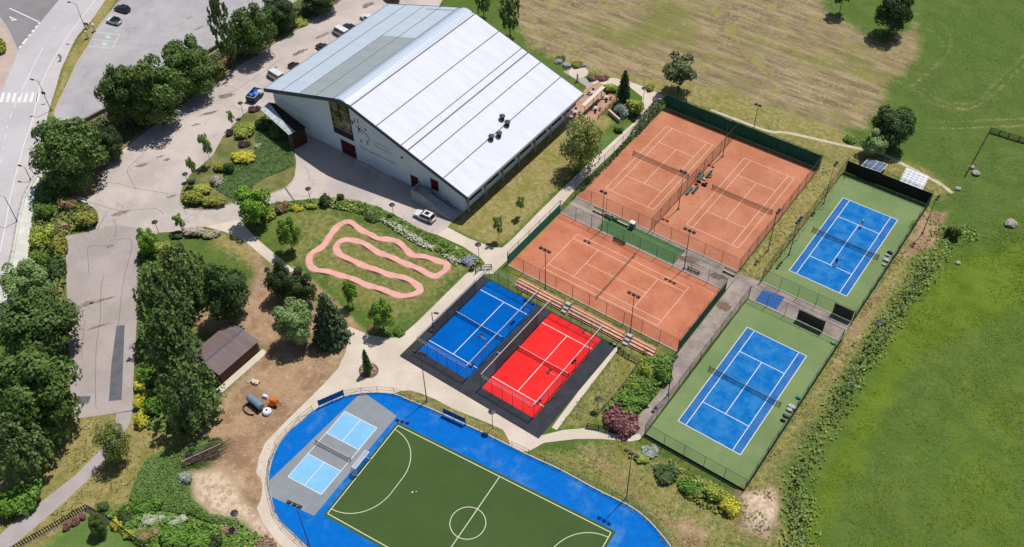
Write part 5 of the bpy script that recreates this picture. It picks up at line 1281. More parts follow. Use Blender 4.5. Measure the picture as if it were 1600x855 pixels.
tufts('tall_grass', 'rough grass on the field beyond the solar panels', [[(1380, 20), (1450, -40), (1640, -40), (1640, 300), (1500, 370), (1440, 250), (1380, 230), (1400, 120), (1480, 70), (1430, 10)]], 3, .1, .34, leaf_mat('field_blade', (82, 106, 48), (106, 126, 64), None, .45), 22)
tufts('dry_grass', 'dry grass and weeds around the courts', [[(830, 712), (960, 688), (1005, 692), (1160, 780), (1215, 840), (1190, 880), (1060, 880), (1000, 805)], [(1440, 335), (1470, 335), (1430, 440), (1345, 570), (1275, 680), (1205, 790), (1165, 770), (1315, 530), (1335, 500)], [(1290, 250), (1335, 268), (1195, 436), (1158, 428)], [(870, 668), (965, 550), (990, 565), (930, 655)]], 7, .2, .36, leaf_mat('dry_blade', (120, 122, 66), (190, 174, 120), (100, 118, 52), .4), 23, 3, .42)
tufts('dry_grass', 'dry uncut grass around the grey footpath', [[(-20, 700), (150, 650), (180, 660), (160, 700), (100, 750), (0, 830)], [(215, 660), (330, 672), (330, 690), (230, 720), (205, 775), (150, 790), (40, 860), (20, 855), (110, 780), (180, 710)]], 5, .25, .34, _mats['dry_blade'], 24, 3, .42)
tufts('field_stubble', 'clumps of straw lying on the mown field', [[(800, -20), (830, 70), (960, 115), (1130, 138), (1290, 194), (1360, 198), (1390, 130), (1430, 60), (1330, 40), (1285, -20)]], 4.0, .1, .26, leaf_mat('straw_blade', (150, 130, 92), (206, 188, 140), (120, 128, 60), .3), 25, 2.5, .46)
tufts('flower_specks', 'white flower heads scattered over the meadow', [[(1490, 640), (1600, 620), (1600, 760), (1500, 740)]], .15, .4, .25, leaf_mat('white_umbel', (190, 196, 170), (226, 228, 210)), 26)
# brushwood, rocks
def brush():
    c = G(318, 716); o = thing('brush_pile', 'pile of cut grey branches lying on the mound hedge', 'brush pile', (c[0], c[1], .5), 0); rs = np.random.RandomState(5); mb = MB(); a0 = G(290, 728); a1 = G(352, 702); an = atan2(a1[1]-a0[1], a1[0]-a0[0]); L = hypot(a1[0]-a0[0], a1[1]-a0[1])
    for i in range(130):
        s = rs.uniform(-.5, .35)*L; l = rs.uniform(1.2, 3.6); t = an+rs.normal(0, .2); ox = rs.normal(0, .7); p = (s*cos(an)-ox*sin(an), s*sin(an)+ox*cos(an), rs.uniform(.1, 1.0)); q = (p[0]+l*cos(t), p[1]+l*sin(t), max(.05, p[2]+rs.uniform(-.4, .5)))
        mb.tube(p, q, .04, .015, 4)
    mb.build('branches', M('dead_branches', (112, 100, 94), (84, 74, 70), 1, .15, 5, .9), o)
    MB().tube((-.5*L*cos(an), -.5*L*sin(an), .9), (.5*L*cos(an), .5*L*sin(an), 1.2), .07, .05, 6).build('pole', M('bleached_pole', (206, 190, 168), None, 1, .1, 5, .8), o)
brush()
def rock(px, r, label, mat=None, sq=.6):
    c = G(*px); rs = np.random.RandomState(int(px[0])); import bmesh
    bm = bmesh.new(); bmesh.ops.create_icosphere(bm, subdivisions=2, radius=1)
    for v in bm.verts: v.co *= rs.uniform(.82, 1.1); v.co.z *= sq
    bm.transform(Matrix.Scale(r, 4)); me = bpy.data.meshes.new('boulder'); bm.to_mesh(me); bm.free(); me.materials.append(mat or M('pale_rock', (190, 184, 172), (150, 144, 134), 1.2, .12, 4, .9))
    o = link('boulder', me); o.location = (c[0], c[1], float(ground_z(c[0], c[1]))+r*sq*.45); tag(o, label, 'boulder')
GR = M('grey_rock', (176, 180, 190), (120, 124, 134), 1.4, .12, 4, .85)
rock((873, 98), .95, 'grey boulder close to the far hall eaves', GR); rock((886, 104), 1.0, 'grey boulder between hall eaves and round paving', GR); rock((911, 103), .8, 'dark grey boulder behind the round paving', GR)
rock((1524, 272), .9, 'upper pale slab lying in the meadow below the dark fence'); rock((1518, 262), .6, 'small pale stone beside the upper meadow slab'); rock((1578, 354), 1.2, 'lower pale slab lying in the meadow'); rock((1497, 296), .6, 'rusty pale stone at the end of the field path'); rock((1497, 412), .5, 'grey stone in the weeds')
rock((388, 597), .35, 'pale stone on the soil near the shed slab corner', None, .4)

# ------------------------------------------------------------------ nets and goals
NETM = net_mat('net_cord', (34, 36, 38), .5)
TAPE = M('net_tape', (236, 236, 232), None, 1, .05, 5, .7)
def tennis_net(x, y, rz, label, hw=6.4, h=1.0, tape=TAPE, cat='tennis net'):
    o = thing('tennis_net', label, cat, (x, y, .02), rz)
    for s in (-1, 1): MB().tube((s*hw, 0, 0), (s*hw, 0, h+.08), .06, n=8).build('post', DSTEEL, o)
    mb = MB(); n = 12
    zs = [h-.14*(1-abs(2*i/n-1))for i in range(n+1)]
    for i in range(n):
        a, b = -hw+2*hw*i/n, -hw+2*hw*(i+1)/n; mb.quad((a, 0, .05), (b, 0, .05), (b, 0, zs[i+1]), (a, 0, zs[i]))
    mb.build('netting', NETM, o)
    mb = MB()
    for i in range(n):
        a, b = -hw+2*hw*i/n, -hw+2*hw*(i+1)/n; mb.add([(a, -.025, zs[i]-.06), (b, -.025, zs[i+1]-.06), (b, .025, zs[i+1]-.06), (a, .025, zs[i]-.06), (a, -.025, zs[i]), (b, -.025, zs[i+1]), (b, .025, zs[i+1]), (a, .025, zs[i])], [(3, 2, 1, 0), (4, 5, 6, 7), (0, 1, 5, 4), (2, 3, 7, 6)])
    mb.build('tape', tape, o)
    return o
DT = M('dim_tape', (150, 146, 140), None, 1, .08, 5, .8)
for (x, y, rz), l in zip(TENNIS, ('net across the near blue tennis court', 'net across the far blue tennis court, between the players', 'net across the paired clay court nearer the hall', 'net across the paired clay court nearer the meadow', 'net across the single clay court above the bleachers')):
    tennis_net(x, y, rz, l, tape=DT)
tennis_net((BX0+BX1)/2, 85.7, 0, 'net across the blue padel court', (BX1-BX0)/2-.15, .92, cat='padel net')
tennis_net((RX0+RX1)/2, 85.7, 0, 'net across the red padel court', (RX1-RX0)/2-.15, .92, cat='padel net')
a, b = KP(0, .5), KP(1, .5)
tennis_net((a[0]+b[0])/2, (a[1]+b[1])/2, atan2(b[1]-a[1], b[0]-a[0]), 'net between the two light blue pickleball halves', 3.4, .95, cat='pickleball net')
def goal():
    p = PT(0, W_/2); o = thing('football_goal', 'white football goal with blue net behind the pitch end line', 'goal', (p[0], p[1], .03), PA)
    GW = M('goal_white', (240, 242, 244), None, 1, .04, 5, .5)
    mb = MB(); r = .06; hw, h, d = 1.75, 2.1, 1.3
    MB().tube((0, -hw, 0), (0, -hw, h), r, n=8).tube((0, hw, 0), (0, hw, h), r, n=8).tube((0, -hw, h), (0, hw, h), r, n=8).build('front_frame', GW, o)
    MB().path([(0, -hw, h), (-.7, -hw, h), (-d, -hw, 0), (0, -hw, 0)], .04).path([(0, hw, h), (-.7, hw, h), (-d, hw, 0), (0, hw, 0)], .04).tube((-d, -hw, .03), (-d, hw, .03), .04).tube((-.7, -hw, h), (-.7, hw, h), .04).build('rear_frame', GW, o)
    nm = net_mat('goal_net', (226, 232, 240), .42)
    mb = MB(); mb.quad((0, -hw, h), (-.7, -hw, h), (-.7, hw, h), (0, hw, h)); mb.quad((-.7, -hw, h), (-d, -hw, 0), (-d, hw, 0), (-.7, hw, h))
    for s in (-hw, hw): mb.quad((0, s, h), (-.7, s, h), (-d, s, 0), (0, s, 0))
    mb.build('netting', nm, o)
goal()

# ------------------------------------------------------------------ lamps
LAMPG = M('lamp_glass', (226, 232, 240), None, 1, .05, 4, .25, spec=.6)
def px_height(base, topy):
    'height of an upright whose foot is at a photo pixel and whose top reaches photo row topy'
    B = G(*base); lo, hi = 0., 40.
    for _ in range(40):
        m = (lo+hi)/2; d = B+np.array([0, 0, m])-CC; y = 427.5-F_PX*(d@CU)/(d@CF)
        if y > topy: lo = m
        else: hi = m
    return lo
def floodlight(base, topy, label, heads=3, rz=0.0, r=.075):
    B = G(*base); h = px_height(base, topy)
    o = thing('floodlight', label, 'floodlight', (B[0], B[1], float(ground_z(B[0], B[1]))), rz)
    MB().lathe([(.3, 0), (.3, .12), (r*1.25, .14), (r*.6, h)], n=8).build('pole', M('floodlight_pole', (104, 108, 112), (86, 90, 94), 1, .08, 5, .5), o)
    W = .85*(heads-1)
    MB().tube((-W/2-.35, 0, h), (W/2+.35, 0, h), .05).build('crossbar', DSTEEL, o)
    for i in range(heads):
        x = -W/2+.85*i
        hd = MB().box((x, -.2, h+.12), (.62, .5, .3), 0, .8).build('lamp_head', DSTEEL, o)
        MB().box((x, -.2, h-.04), (.5, .4, .04)).build('lens', LAMPG, hd)
    return o
FL = [((979, 778), 707, 'tall floodlight on the weedy slope beside the blue track', 3, 0), ((667, 627), 550, 'tall floodlight between the blue padel court corner and the blue track', 3, .3),
      ((485, 857), 787, 'tall floodlight at the near curve of the blue track', 3, .2), ((1060, 327), 268, 'floodlight rising from the fence between the two paired clay courts', 2, 0),
      ((940, 360), 300, 'floodlight at the path end of the green carpet walkway', 2, 0), ((1069, 420), 360, 'floodlight at the bench end of the green carpet walkway', 3, 0),
      ((852, 452), 390, 'floodlight behind the bleachers on the path side', 3, 0), ((985, 519), 460, 'floodlight behind the bleachers on the meadow side', 3, 0),
      ((1129, 245), 188, 'floodlight at the screened end of the clay court divider fence', 2, 0), ((1177, 205), 164, 'floodlight on the grass behind the dark green screen', 2, 0),
      ((1287, 318), 256, 'floodlight between the meadow side clay court and the far blue court, rear one', 2, pi/2), ((1233, 398), 344, 'floodlight at the middle of the far blue court side fence', 3, pi/2), ((1200, 392), 330, 'floodlight at the clay side of the dry grass strip', 2, pi/2),
      ((1441, 366), 311, 'floodlight at the solar panel corner of the far blue court', 2, pi/2), ((1044, 617), 560, 'floodlight at the grey walkway side of the near blue court', 2, pi/2)]
for b_, t_, l_, n_, r_ in FL: floodlight(b_, t_, l_, n_, r_)
def disc_lamp(base, topy, label):
    B = G(*base); h = px_height(base, topy); o = thing('lamp_post', label, 'lamp post', (B[0], B[1], 0))
    MB().lathe([(.12, 0), (.12, .1), (.055, .12), (.045, h-.1)], n=8).build('pole', DSTEEL, o)
    c = MB().lathe([(.1, h-.32), (.2, h-.1), (.58, h-.06), (.58, h), (.1, h+.1)], n=16).build('lamp_shade', DSTEEL, o)
    MB().lathe([(.14, h-.3), (.16, h-.12)], n=10).build('bulb_glass', LAMPG, c)
for b_, t_, l_ in [((381, 182), 161, 'disc topped lamp on the drive near the blue skip'), ((293, 284), 272, 'disc topped lamp by the tip of the entrance bed'), ((248, 364), 347, 'disc topped lamp beside the small upright drive tree'),
                   ((485, 312), 295, 'disc topped lamp on the forecourt edge nearest the entrance'), ((615, 338), 320, 'disc topped lamp on the forecourt edge near the white car'), ((749, 413), 382, 'disc topped lamp at the corner of the pale paths'),
                   ((770, 669), 643, 'disc topped lamp between red padel court and blue track'), ((934, 640), 624, 'disc topped lamp on the grass strip beside the padel surround'), ((375, 823), 802, 'disc topped lamp standing at the edge of the sand'), ((1362, 536), 504, 'round headed lamp on the dry strip near the plank walkway'), ((1003, 180), 138, 'twin armed lamp on the pale path beside the terrace shrubs')]: disc_lamp(b_, t_, l_)
def arm_lamp(base, topy, label, arm, h=None):
    B = G(*base); h = px_height(base, topy); o = thing('street_lamp', label, 'street lamp', (B[0], B[1], 0))
    MB().lathe([(.16, 0), (.16, .4), (.09, .45), (.06, h)], n=8).build('pole', M('grey_pole', (120, 122, 126), None, 1, .06, 5, .5), o)
    a = MB().tube((0, 0, h), (arm[0], arm[1], h+.15), .04).build('arm', _mats['grey_pole'], o)
    an = atan2(arm[1], arm[0]); hd = MB().box((arm[0], arm[1], h+.16), (.8, .32, .16), an).build('lamp_head', DSTEEL, o)
    MB().box((arm[0], arm[1], h+.06), (.5, .24, .04), an).build('lens', LAMPG, hd)
    return o
for b_, t_, l_, a_ in [((139, 60), 6, 'street lamp on the verge beside the car charging bays', (-1.6, -.6)), ((80, 173), 127, 'street lamp near the zebra crossing', (-1.4, -.5)), ((27, 346), 308, 'street lamp on the pavement behind the white roadside wall', (-1.8, -.4)), ((48, 281), 262, 'short street lamp by the tree shadow on the pavement', (-1.2, -.3)), ((677, 510), 489, 'small bracket lamp beside the blue padel court', (.8, .3))]: arm_lamp(b_, t_, l_, a_)
def padel_light(x, y, hx, label, mat):
    o = thing('padel_light', label, 'court light', (x, y, .02)); h = 5.6
    MB().tube((0, 0, 0), (0, 0, h), .05, .04, 8).build('pole', mat, o)
    MB().tube((0, 0, h), (hx, 0, h+.1), .04).build('arm', mat, o)
    for s in (-.32, .32): MB().box((hx, s, h+.16), (.5, .45, .1), 0).build('lamp_head', M('black_head', (36, 36, 40), None, 1, .05, 5, .5), o)
YP = M('yellow_pole', (206, 190, 120), None, 1, .06, 5, .5)
for x, y, hx, l in ((BX1+.35, 80.6, -1.2, 'thin lamp at the near inner side of the blue padel court'), (BX1+.35, 92.2, -1.2, 'thin lamp at the far inner side of the blue padel court'), (RX1+.35, 81.0, -1.2, 'thin lamp at the near outer side of the red padel court'), (RX1+.35, 91.2, -1.2, 'thin lamp at the bleacher end of the red padel court')): padel_light(x, y, hx, l, YP)

# ------------------------------------------------------------------ bleachers, benches, panels
ORANGE = M('orange_planks', (262, 172, 112), (250, 146, 90), 1.4, .1, 4, .7)
PINKP = M('pink_planks', (244, 190, 172), (232, 170, 150), 1.4, .1, 4, .7)
def bleacher(x0, x1, y, label):
    o = thing('bleacher', label, 'bleacher', (x0, y, 0)); W = x1-x0
    for k in range(3):
        st = None
        for s in (0, 1): 
            MB().box((W/2, .5*k+.24*s, .5+.3*k), (W, .23, .05)).build('seat_plank', ORANGE if s else PINKP, o)
        MB().box((W/2, .5*k-.2, .22+.3*k), (W, .2, .04)).build('foot_plank', PINKP, o)
    MB().tube((0, 1.42, 1.75), (W, 1.42, 1.75), .03).tube((0, 1.42, 1.5), (W, 1.42, 1.5), .025).build('back_rail', DSTEEL, o)
    n = max(2, int(W/2.6))
    for i in range(n+1):
        x = .1+(W-.2)*i/n; mb = MB()
        mb.tube((x, -.3, 0), (x, -.3, .25), .035).tube((x, 1.42, 0), (x, 1.42, 1.8), .03).tube((x, -.35, .1), (x, 1.4, 1.1), .03).tube((x, .6, 0), (x, .6, .85), .035)
        mb.build('frame', DSTEEL, o)
for x0, x1, l in ((-73.4, -63.6, 'orange and pink plank bleacher behind the blue padel court'), (-62.0, -50.9, 'longest orange and pink plank bleacher, behind the red padel court'), (-49.6, -45.0, 'short orange and pink plank bleacher at the meadow end')): bleacher(x0, x1, 97.2, l)
for x_, l in ((-62.8, 'grey aisle steps between the two long bleachers'), (-50.25, 'grey aisle steps before the short bleacher')):
    o = thing('aisle_steps', l, 'steps', (x_, 97.0, 0))
    for k in range(3): MB().box((0, .62*k, .2+.22*k), (.95, .6, .4+.44*k)).build('step', M('pale_step', (204, 196, 190), (186, 178, 172), 1, .06, 4, .8), o)
def bench(base, rz, label, mat, L=1.8, back=True, name='bench'):
    B = G(*base); o = thing(name, label, 'bench', (B[0], B[1], .02), rz)
    MB().box((0, -.11, .45), (L, .18, .05)).box((0, .11, .45), (L, .18, .05)).build('seat', mat, o)
    if back: MB().box((0, .28, .68), (L, .04, .14)).box((0, .31, .86), (L, .04, .14)).build('backrest', mat, o)
    for s in (-1, 1): 
        mb = MB().box((s*L*.4, 0, .22), (.08, .42, .44))
        if back: mb.tube((s*L*.4, .2, .3), (s*L*.4, .32, .92), .03)
        mb.build('leg', DSTEEL, o)
    return o
GB = M('green_bench', (64, 122, 112), (52, 104, 98), 1, .08, 4, .6)
BG = M('beige_bench', (206, 190, 156), (188, 170, 136), 1, .08, 4, .7)
for b_, rz, l, m_, L_b in [((1095, 279), pi/2, 'teal bench on the hall side of the divider fence, near the bags', GB, 2.4), ((1107, 274), -pi/2, 'teal bench on the meadow side of the divider fence, with white towels', GB, 2.4), ((1077, 300), pi/2, 'teal bench on the hall side of the divider fence, beyond the hose', GB, 2.2), ((1086, 298), -pi/2, 'teal bench on the meadow side of the divider fence, beyond the hose', GB, 2.2),
                        ((968, 378), pi, 'dark green bench inside the single clay court by the green carpet', M('dark_green_bench', (52, 84, 72), None, 1, .08, 4, .6), 2.6), ((935, 333), 0, 'beige bench on the grey end of the clay walkway', BG, 2.4), ((973, 351), 0, 'beige bench on the green carpet next to the white cabinet', BG, 2.4), ((1084, 423), pi, 'beige double bench on the grey walkway by the clay dust', BG, 2.6), ((1139, 428), 0, 'beige bench at the walkway crossing', BG, 2.4)]:
    bench(b_, rz, l, m_, L_b)
bench((129, 316), .2, 'white slatted bench beside the drive on the bank', M('white_slats', (236, 236, 238), None, 1, .05, 5, .6), 2.4)
def bag(base, label, cols, s=1.0, rz=0.0, name='sports_bag'):
    B = G(*base); o = link(name, None) if False else None
    m = M('bag_%d_%d_%d' % cols, cols, tuple(int(c*.8) for c in cols), 3, .1, 8, .7); rs = np.random.RandomState(int(B[0]*10) & 255)
    import bmesh
    bm = bmesh.new(); bmesh.ops.create_icosphere(bm, subdivisions=2, radius=.5)
    for v in bm.verts: v.co = Vector((v.co.x*1.5, v.co.y*.8, max(v.co.z, -.35)*.8+.28))*s*rs.uniform(.95, 1.06)
    me = bpy.data.meshes.new(name); bm.to_mesh(me); bm.free(); me.materials.append(m); me.polygons.foreach_set('use_smooth', [True]*len(me.polygons))
    o = thing(name, label, 'bag', (B[0], B[1], .03), rz); link('body', me, o)
    MB().path([(-.35*s, 0, .5*s), (-.15*s, 0, .68*s), (.15*s, 0, .68*s), (.35*s, 0, .5*s)], .03*s, 5).build('strap', DSTEEL, o)
for b_, l, c_, s_ in [((1092, 285), 'black bag on clay beside the teal benches', (48, 46, 50), 1.0), ((1100, 281), 'white towel bag on the teal benches', (236, 236, 238), .9), ((1088, 289), 'brown bag left of the teal benches', (96, 72, 60), .8), ((1104, 287), 'red bag in front of the teal benches', (176, 70, 64), .6), ((1100, 290), 'black racket bag lying below the teal benches', (40, 40, 44), 1.2),
                   ((1384, 408), 'white bag nearest the net post on the far blue court', (240, 240, 242), 1.2), ((1386, 400), 'white bag highest in the row by the far blue court fence', (232, 234, 238), .9), ((1381, 415), 'white bag lowest in the row by the far blue court fence', (220, 224, 230), .9), ((1390, 396), 'navy bag at the end of the row by the far blue court fence', (52, 60, 84), 1.1),
                   ((1237, 638), 'big white bag by the near blue court fence', (242, 242, 242), 1.5), ((1233, 642), 'cream bag touching the big white one', (232, 230, 220), 1.1), ((1228, 651), 'blue grey bag below the white ones on the near blue court', (110, 126, 150), 1.2), ((1223, 658), 'dark bag lowest in the row on the near blue court', (52, 54, 60), .9), ((1247, 623), 'teal bag above the white ones on the near blue court', (70, 140, 140), .9),
                   ((1301, 537), 'pale blue bag at the corner of the near blue court', (176, 190, 206), .9), ((858, 552), 'blue and white ball bag beside the blue padel net', (150, 170, 210), .8)]: 
    if l.startswith('blue and white'): b_ = (779, 553)
    bag(b_, l, c_, s_*.68)
def hose(pts, label, col):
    o = MB().path([(p[0], p[1], .05) for p in smooth_line(g2(pts), False, 6)], .05, 5).build('garden_hose', col); tag(o, label, 'hose')
HM = M('yellow_hose', (232, 190, 110), (214, 168, 92), 2, .08, 4, .6)
hose([(1072, 322), (1078, 314), (1087, 309), (1094, 311), (1086, 317), (1074, 320), (1066, 328), (1055, 336), (1050, 342), (1046, 352), (1040, 358), (1050, 350), (1054, 340), (1056, 334)], 'yellow hose looping past the divider fence on the paired clay courts', HM)
hose([(1029, 362), (1038, 360), (1045, 357)], 'short end of yellow hose by the clay walkway kerb', HM)
hose([(995, 396), (998, 402), (1006, 404), (1013, 402), (1012, 396), (1016, 404), (1014, 409), (1005, 409), (998, 404)], 'yellow hose coiled beside the single clay court net', HM)
def cabinet():
    B = G(988, 356); o = thing('cabinet', 'white topped grey cabinet on the green carpet', 'cabinet', (B[0], B[1], .01))
    MB().box((0, 0, .7), (.9, .8, 1.4)).build('body', M('grey_cabinet', (150, 156, 170), None, 1, .06, 4, .6), o); MB().box((0, 0, 1.45), (1.05, .95, .14)).build('lid', TAPE, o); MB().box((0, -.41, .7), (.8, .03, 1.2)).build('door', M('cabinet_door', (130, 136, 150), None, 1, .06, 4, .6), o)
cabinet()
def plant_row(pts, n, label, kind, group):
    P = [np.array(p) for p in pts]
    for i in range(n):
        q = P[0]+(P[1]-P[0])*(i+.5)/n; shrub((q[0]-4.5, q[1]-5, q[0]+4.5, q[1]+4), kind, label, 'potted_plant', 'plant', group)
plant_row([(944, 336), (965, 345)], 3, 'dark potted plant on the clay walkway between the beige benches', 'deep', 'potted plants on the clay walkway')
def solar(corners, label, zs, cellmat, frame):
    Q = [np.array(G(*c, z)) for c, z in zip(corners, zs)]; o0 = (Q[0]+Q[2])/2; o = thing('solar_panel', label, 'solar panel', (o0[0], o0[1], 0))
    q = [p-np.array([o0[0], o0[1], 0]) for p in Q]; ex = q[1]-q[0]; ey = q[3]-q[0]; nn = np.cross(ex, ey); nn /= np.linalg.norm(nn)
    if nn[2] < 0: nn = -nn
    def slab(name, a0, a1, b0, b1, t0, t1, mat, par):
        pts = [q[0]+ex*a+ey*b for a, b in ((a0, b0), (a1, b0), (a1, b1), (a0, b1))]; mb = MB()
        mb.add([p+nn*t0 for p in pts]+[p+nn*t1 for p in pts], [(3, 2, 1, 0), (4, 5, 6, 7), (0, 1, 5, 4), (1, 2, 6, 5), (2, 3, 7, 6), (3, 0, 4, 7)]); return mb.build(name, mat, par)
    f = slab('frame', 0, 1, 0, 1, -.08, 0, frame, o)
    for i in range(2): slab('panel', .02+.49*i, .49+.49*i, .03, .97, .004, .02, cellmat, o)
    for a in (.12, .5, .88):
        for b in (.15, .85):
            p = q[0]+ex*a+ey*b; MB().tube((p[0], p[1], 0), (p[0], p[1], p[2]-.08), .05).build('leg', STEEL, o)
def cell_mat(name, c, line, sx, sy):
    m, nt, b = node_mat(name); t = nt.nodes.new('ShaderNodeTexCoord'); br = nt.nodes.new('ShaderNodeTexBrick'); br.offset = 0
    br.inputs['Color1'].default_value = lin(c); br.inputs['Color2'].default_value = lin(tuple(int(v*.85) for v in c)); br.inputs['Mortar'].default_value = lin(line)
    br.inputs['Scale'].default_value = 1; br.inputs['Brick Width'].default_value = sx; br.inputs['Row Height'].default_value = sy; br.inputs['Mortar Size'].default_value = .07
    nt.links.new(t.outputs['Object'], br.inputs['Vector']); nt.links.new(br.outputs[0], b.inputs['Base Color']); b.inputs['Roughness'].default_value = .3; b.inputs['Specular IOR Level'].default_value = .5; return m
WF = M('white_frame', (238, 240, 242), None, 1, .04, 5, .5)
solar([(1345, 259), (1376, 269), (1388, 260), (1357, 247)], 'blue grey solar panel rack tilted away behind the far blue court', (2.6, 2.6, 1.2, 1.2), cell_mat('solar_cells', (96, 116, 152), (150, 164, 186), 1.0, .9), WF)
solar([(1402, 290), (1438, 304), (1452, 274), (1416, 262)], 'white gridded solar panel rack near the corner of the far blue court', (1.0, 1.0, 2.4, 2.4), cell_mat('white_cells', (150, 160, 180), (240, 242, 246), .9, .55), WF)
def banner(a, b, topy, label):
    A, B = G(*a), G(*b); L = hypot(B[0]-A[0], B[1]-A[1]); h = 2.0
    o = thing('banner', label, 'banner', (A[0], A[1], 0), atan2(B[1]-A[1], B[0]-A[0]))
    for i in range(3): MB().tube((L*i/2, 0, 0), (L*i/2, 0, h), .05).build('post', DSTEEL, o)
    for i in range(2): MB().box((L*(.25+.5*i), -.06, h-.75), (L*.48, .04, 1.35)).build('panel', M('blue_banner', (44, 112, 160), (56, 122, 168), .8, .06, 4, .6), o)
banner((499, 637), (538, 620), 610, 'steel blue double banner on the curved end of the track fence')
banner((693, 648), (727, 664), 640, 'steel blue double banner on the straight side of the track fence')
o = thing('football', 'white football on the green pitch', 'ball', (*PT(9.4, 8.6), .13)); MB().lathe([(.02, -.11), (.09, -.06), (.11, 0), (.09, .06), (.02, .11)], n=12).build('ball', TAPE, o, smooth=True)
# terrace: awning, rail, tables and chairs
def awning():
    A, B = G(911, 166, 2.7), G(943, 136, 2.7); L = hypot(B[0]-A[0], B[1]-A[1]); o = thing('awning', 'long narrow white awning beam over the terrace', 'awning', (A[0], A[1], 0), atan2(B[1]-A[1], B[0]-A[0]))
    MB().box((L/2, 0, 2.75), (L, .9, .18)).build('canvas', M('cream_canvas', (232, 216, 208), None, 1, .05, 5, .7), o)
    for t in (.1, .5, .9): MB().tube((L*t, 0, 0), (L*t, 0, 2.66), .07).build('post', WOODD, o)
awning()
fence('red brown wooden rail along the lawn side of the terrace', [(935, 185), (963, 157)], 1.0, 1.4, None, px=True, name='terrace_rail', rails=(1.0, .5), post=M('red_wood', (150, 84, 66), (128, 70, 56), 1, .1, 5, .8), r=.08)
wall_line('garden_wall', 'small pale concrete wall below the terrace shrubs', [(951, 177), (968, 192)], .9, .25, CONC)
CHM = M('dark_rattan', (62, 54, 54), (50, 44, 44), 2, .1, 6, .8)
def table_set(px, label, glabel):
    B = G(*px); o = thing('table', label, 'table', (B[0], B[1], .02)); MB().lathe([(.25, 0), (.25, .04), (.05, .06), (.05, .7)], n=10).build('base', DSTEEL, o); MB().lathe([(.45, .7), (.45, .745)], n=16).build('tabletop', M('pale_tabletop', (200, 200, 206), None, 1, .06, 5, .5), o)
    for k in range(4):
        t = k*pi/2+.5; c = thing('chair', glabel, 'chair', (B[0]+.85*cos(t), B[1]+.85*sin(t), .02), t+pi/2, 'terrace chairs '+label.split()[-1])
        MB().box((0, 0, .44), (.48, .48, .06)).build('seat', CHM, c); MB().box((0, -.24, .68), (.48, .06, .44)).build('backrest', CHM, c)
        for sx in (-.2, .2):
            for sy in (-.2, .2): MB().tube((sx, sy, 0), (sx, sy, .42), .025).build('leg', DSTEEL, c)
for px, l, g in (((931, 172), 'round terrace table at the red brown rail', 'dark chair at the terrace table by the red brown rail'), ((948, 155), 'round terrace table under the columnar conifer', 'dark chair at the terrace table near the columnar conifer'), ((899, 178), 'round terrace table closest to the hall eaves', 'dark chair at the terrace table near the hall eaves'), ((926, 148), 'round terrace table at the awning tip', 'dark chair at the terrace table near the awning tip')): table_set(px, l, g)
def statue():
    B = G(902, 128); o = thing('sculpture', 'pale stone sculpture beside the round paving', 'sculpture', (B[0], B[1], 0), .4)
    MB().box((0, 0, .2), (.7, .7, .4)).build('plinth', GREYC, o); MB().lathe([(.16, .4), (.24, .8), (.15, 1.2), (.22, 1.6), (.12, 1.9), (.16, 2.1), (.02, 2.3)], n=10).build('figure', M('pale_stone', (206, 206, 204), (180, 180, 178), 2, .1, 5, .8), o, smooth=True)
statue()

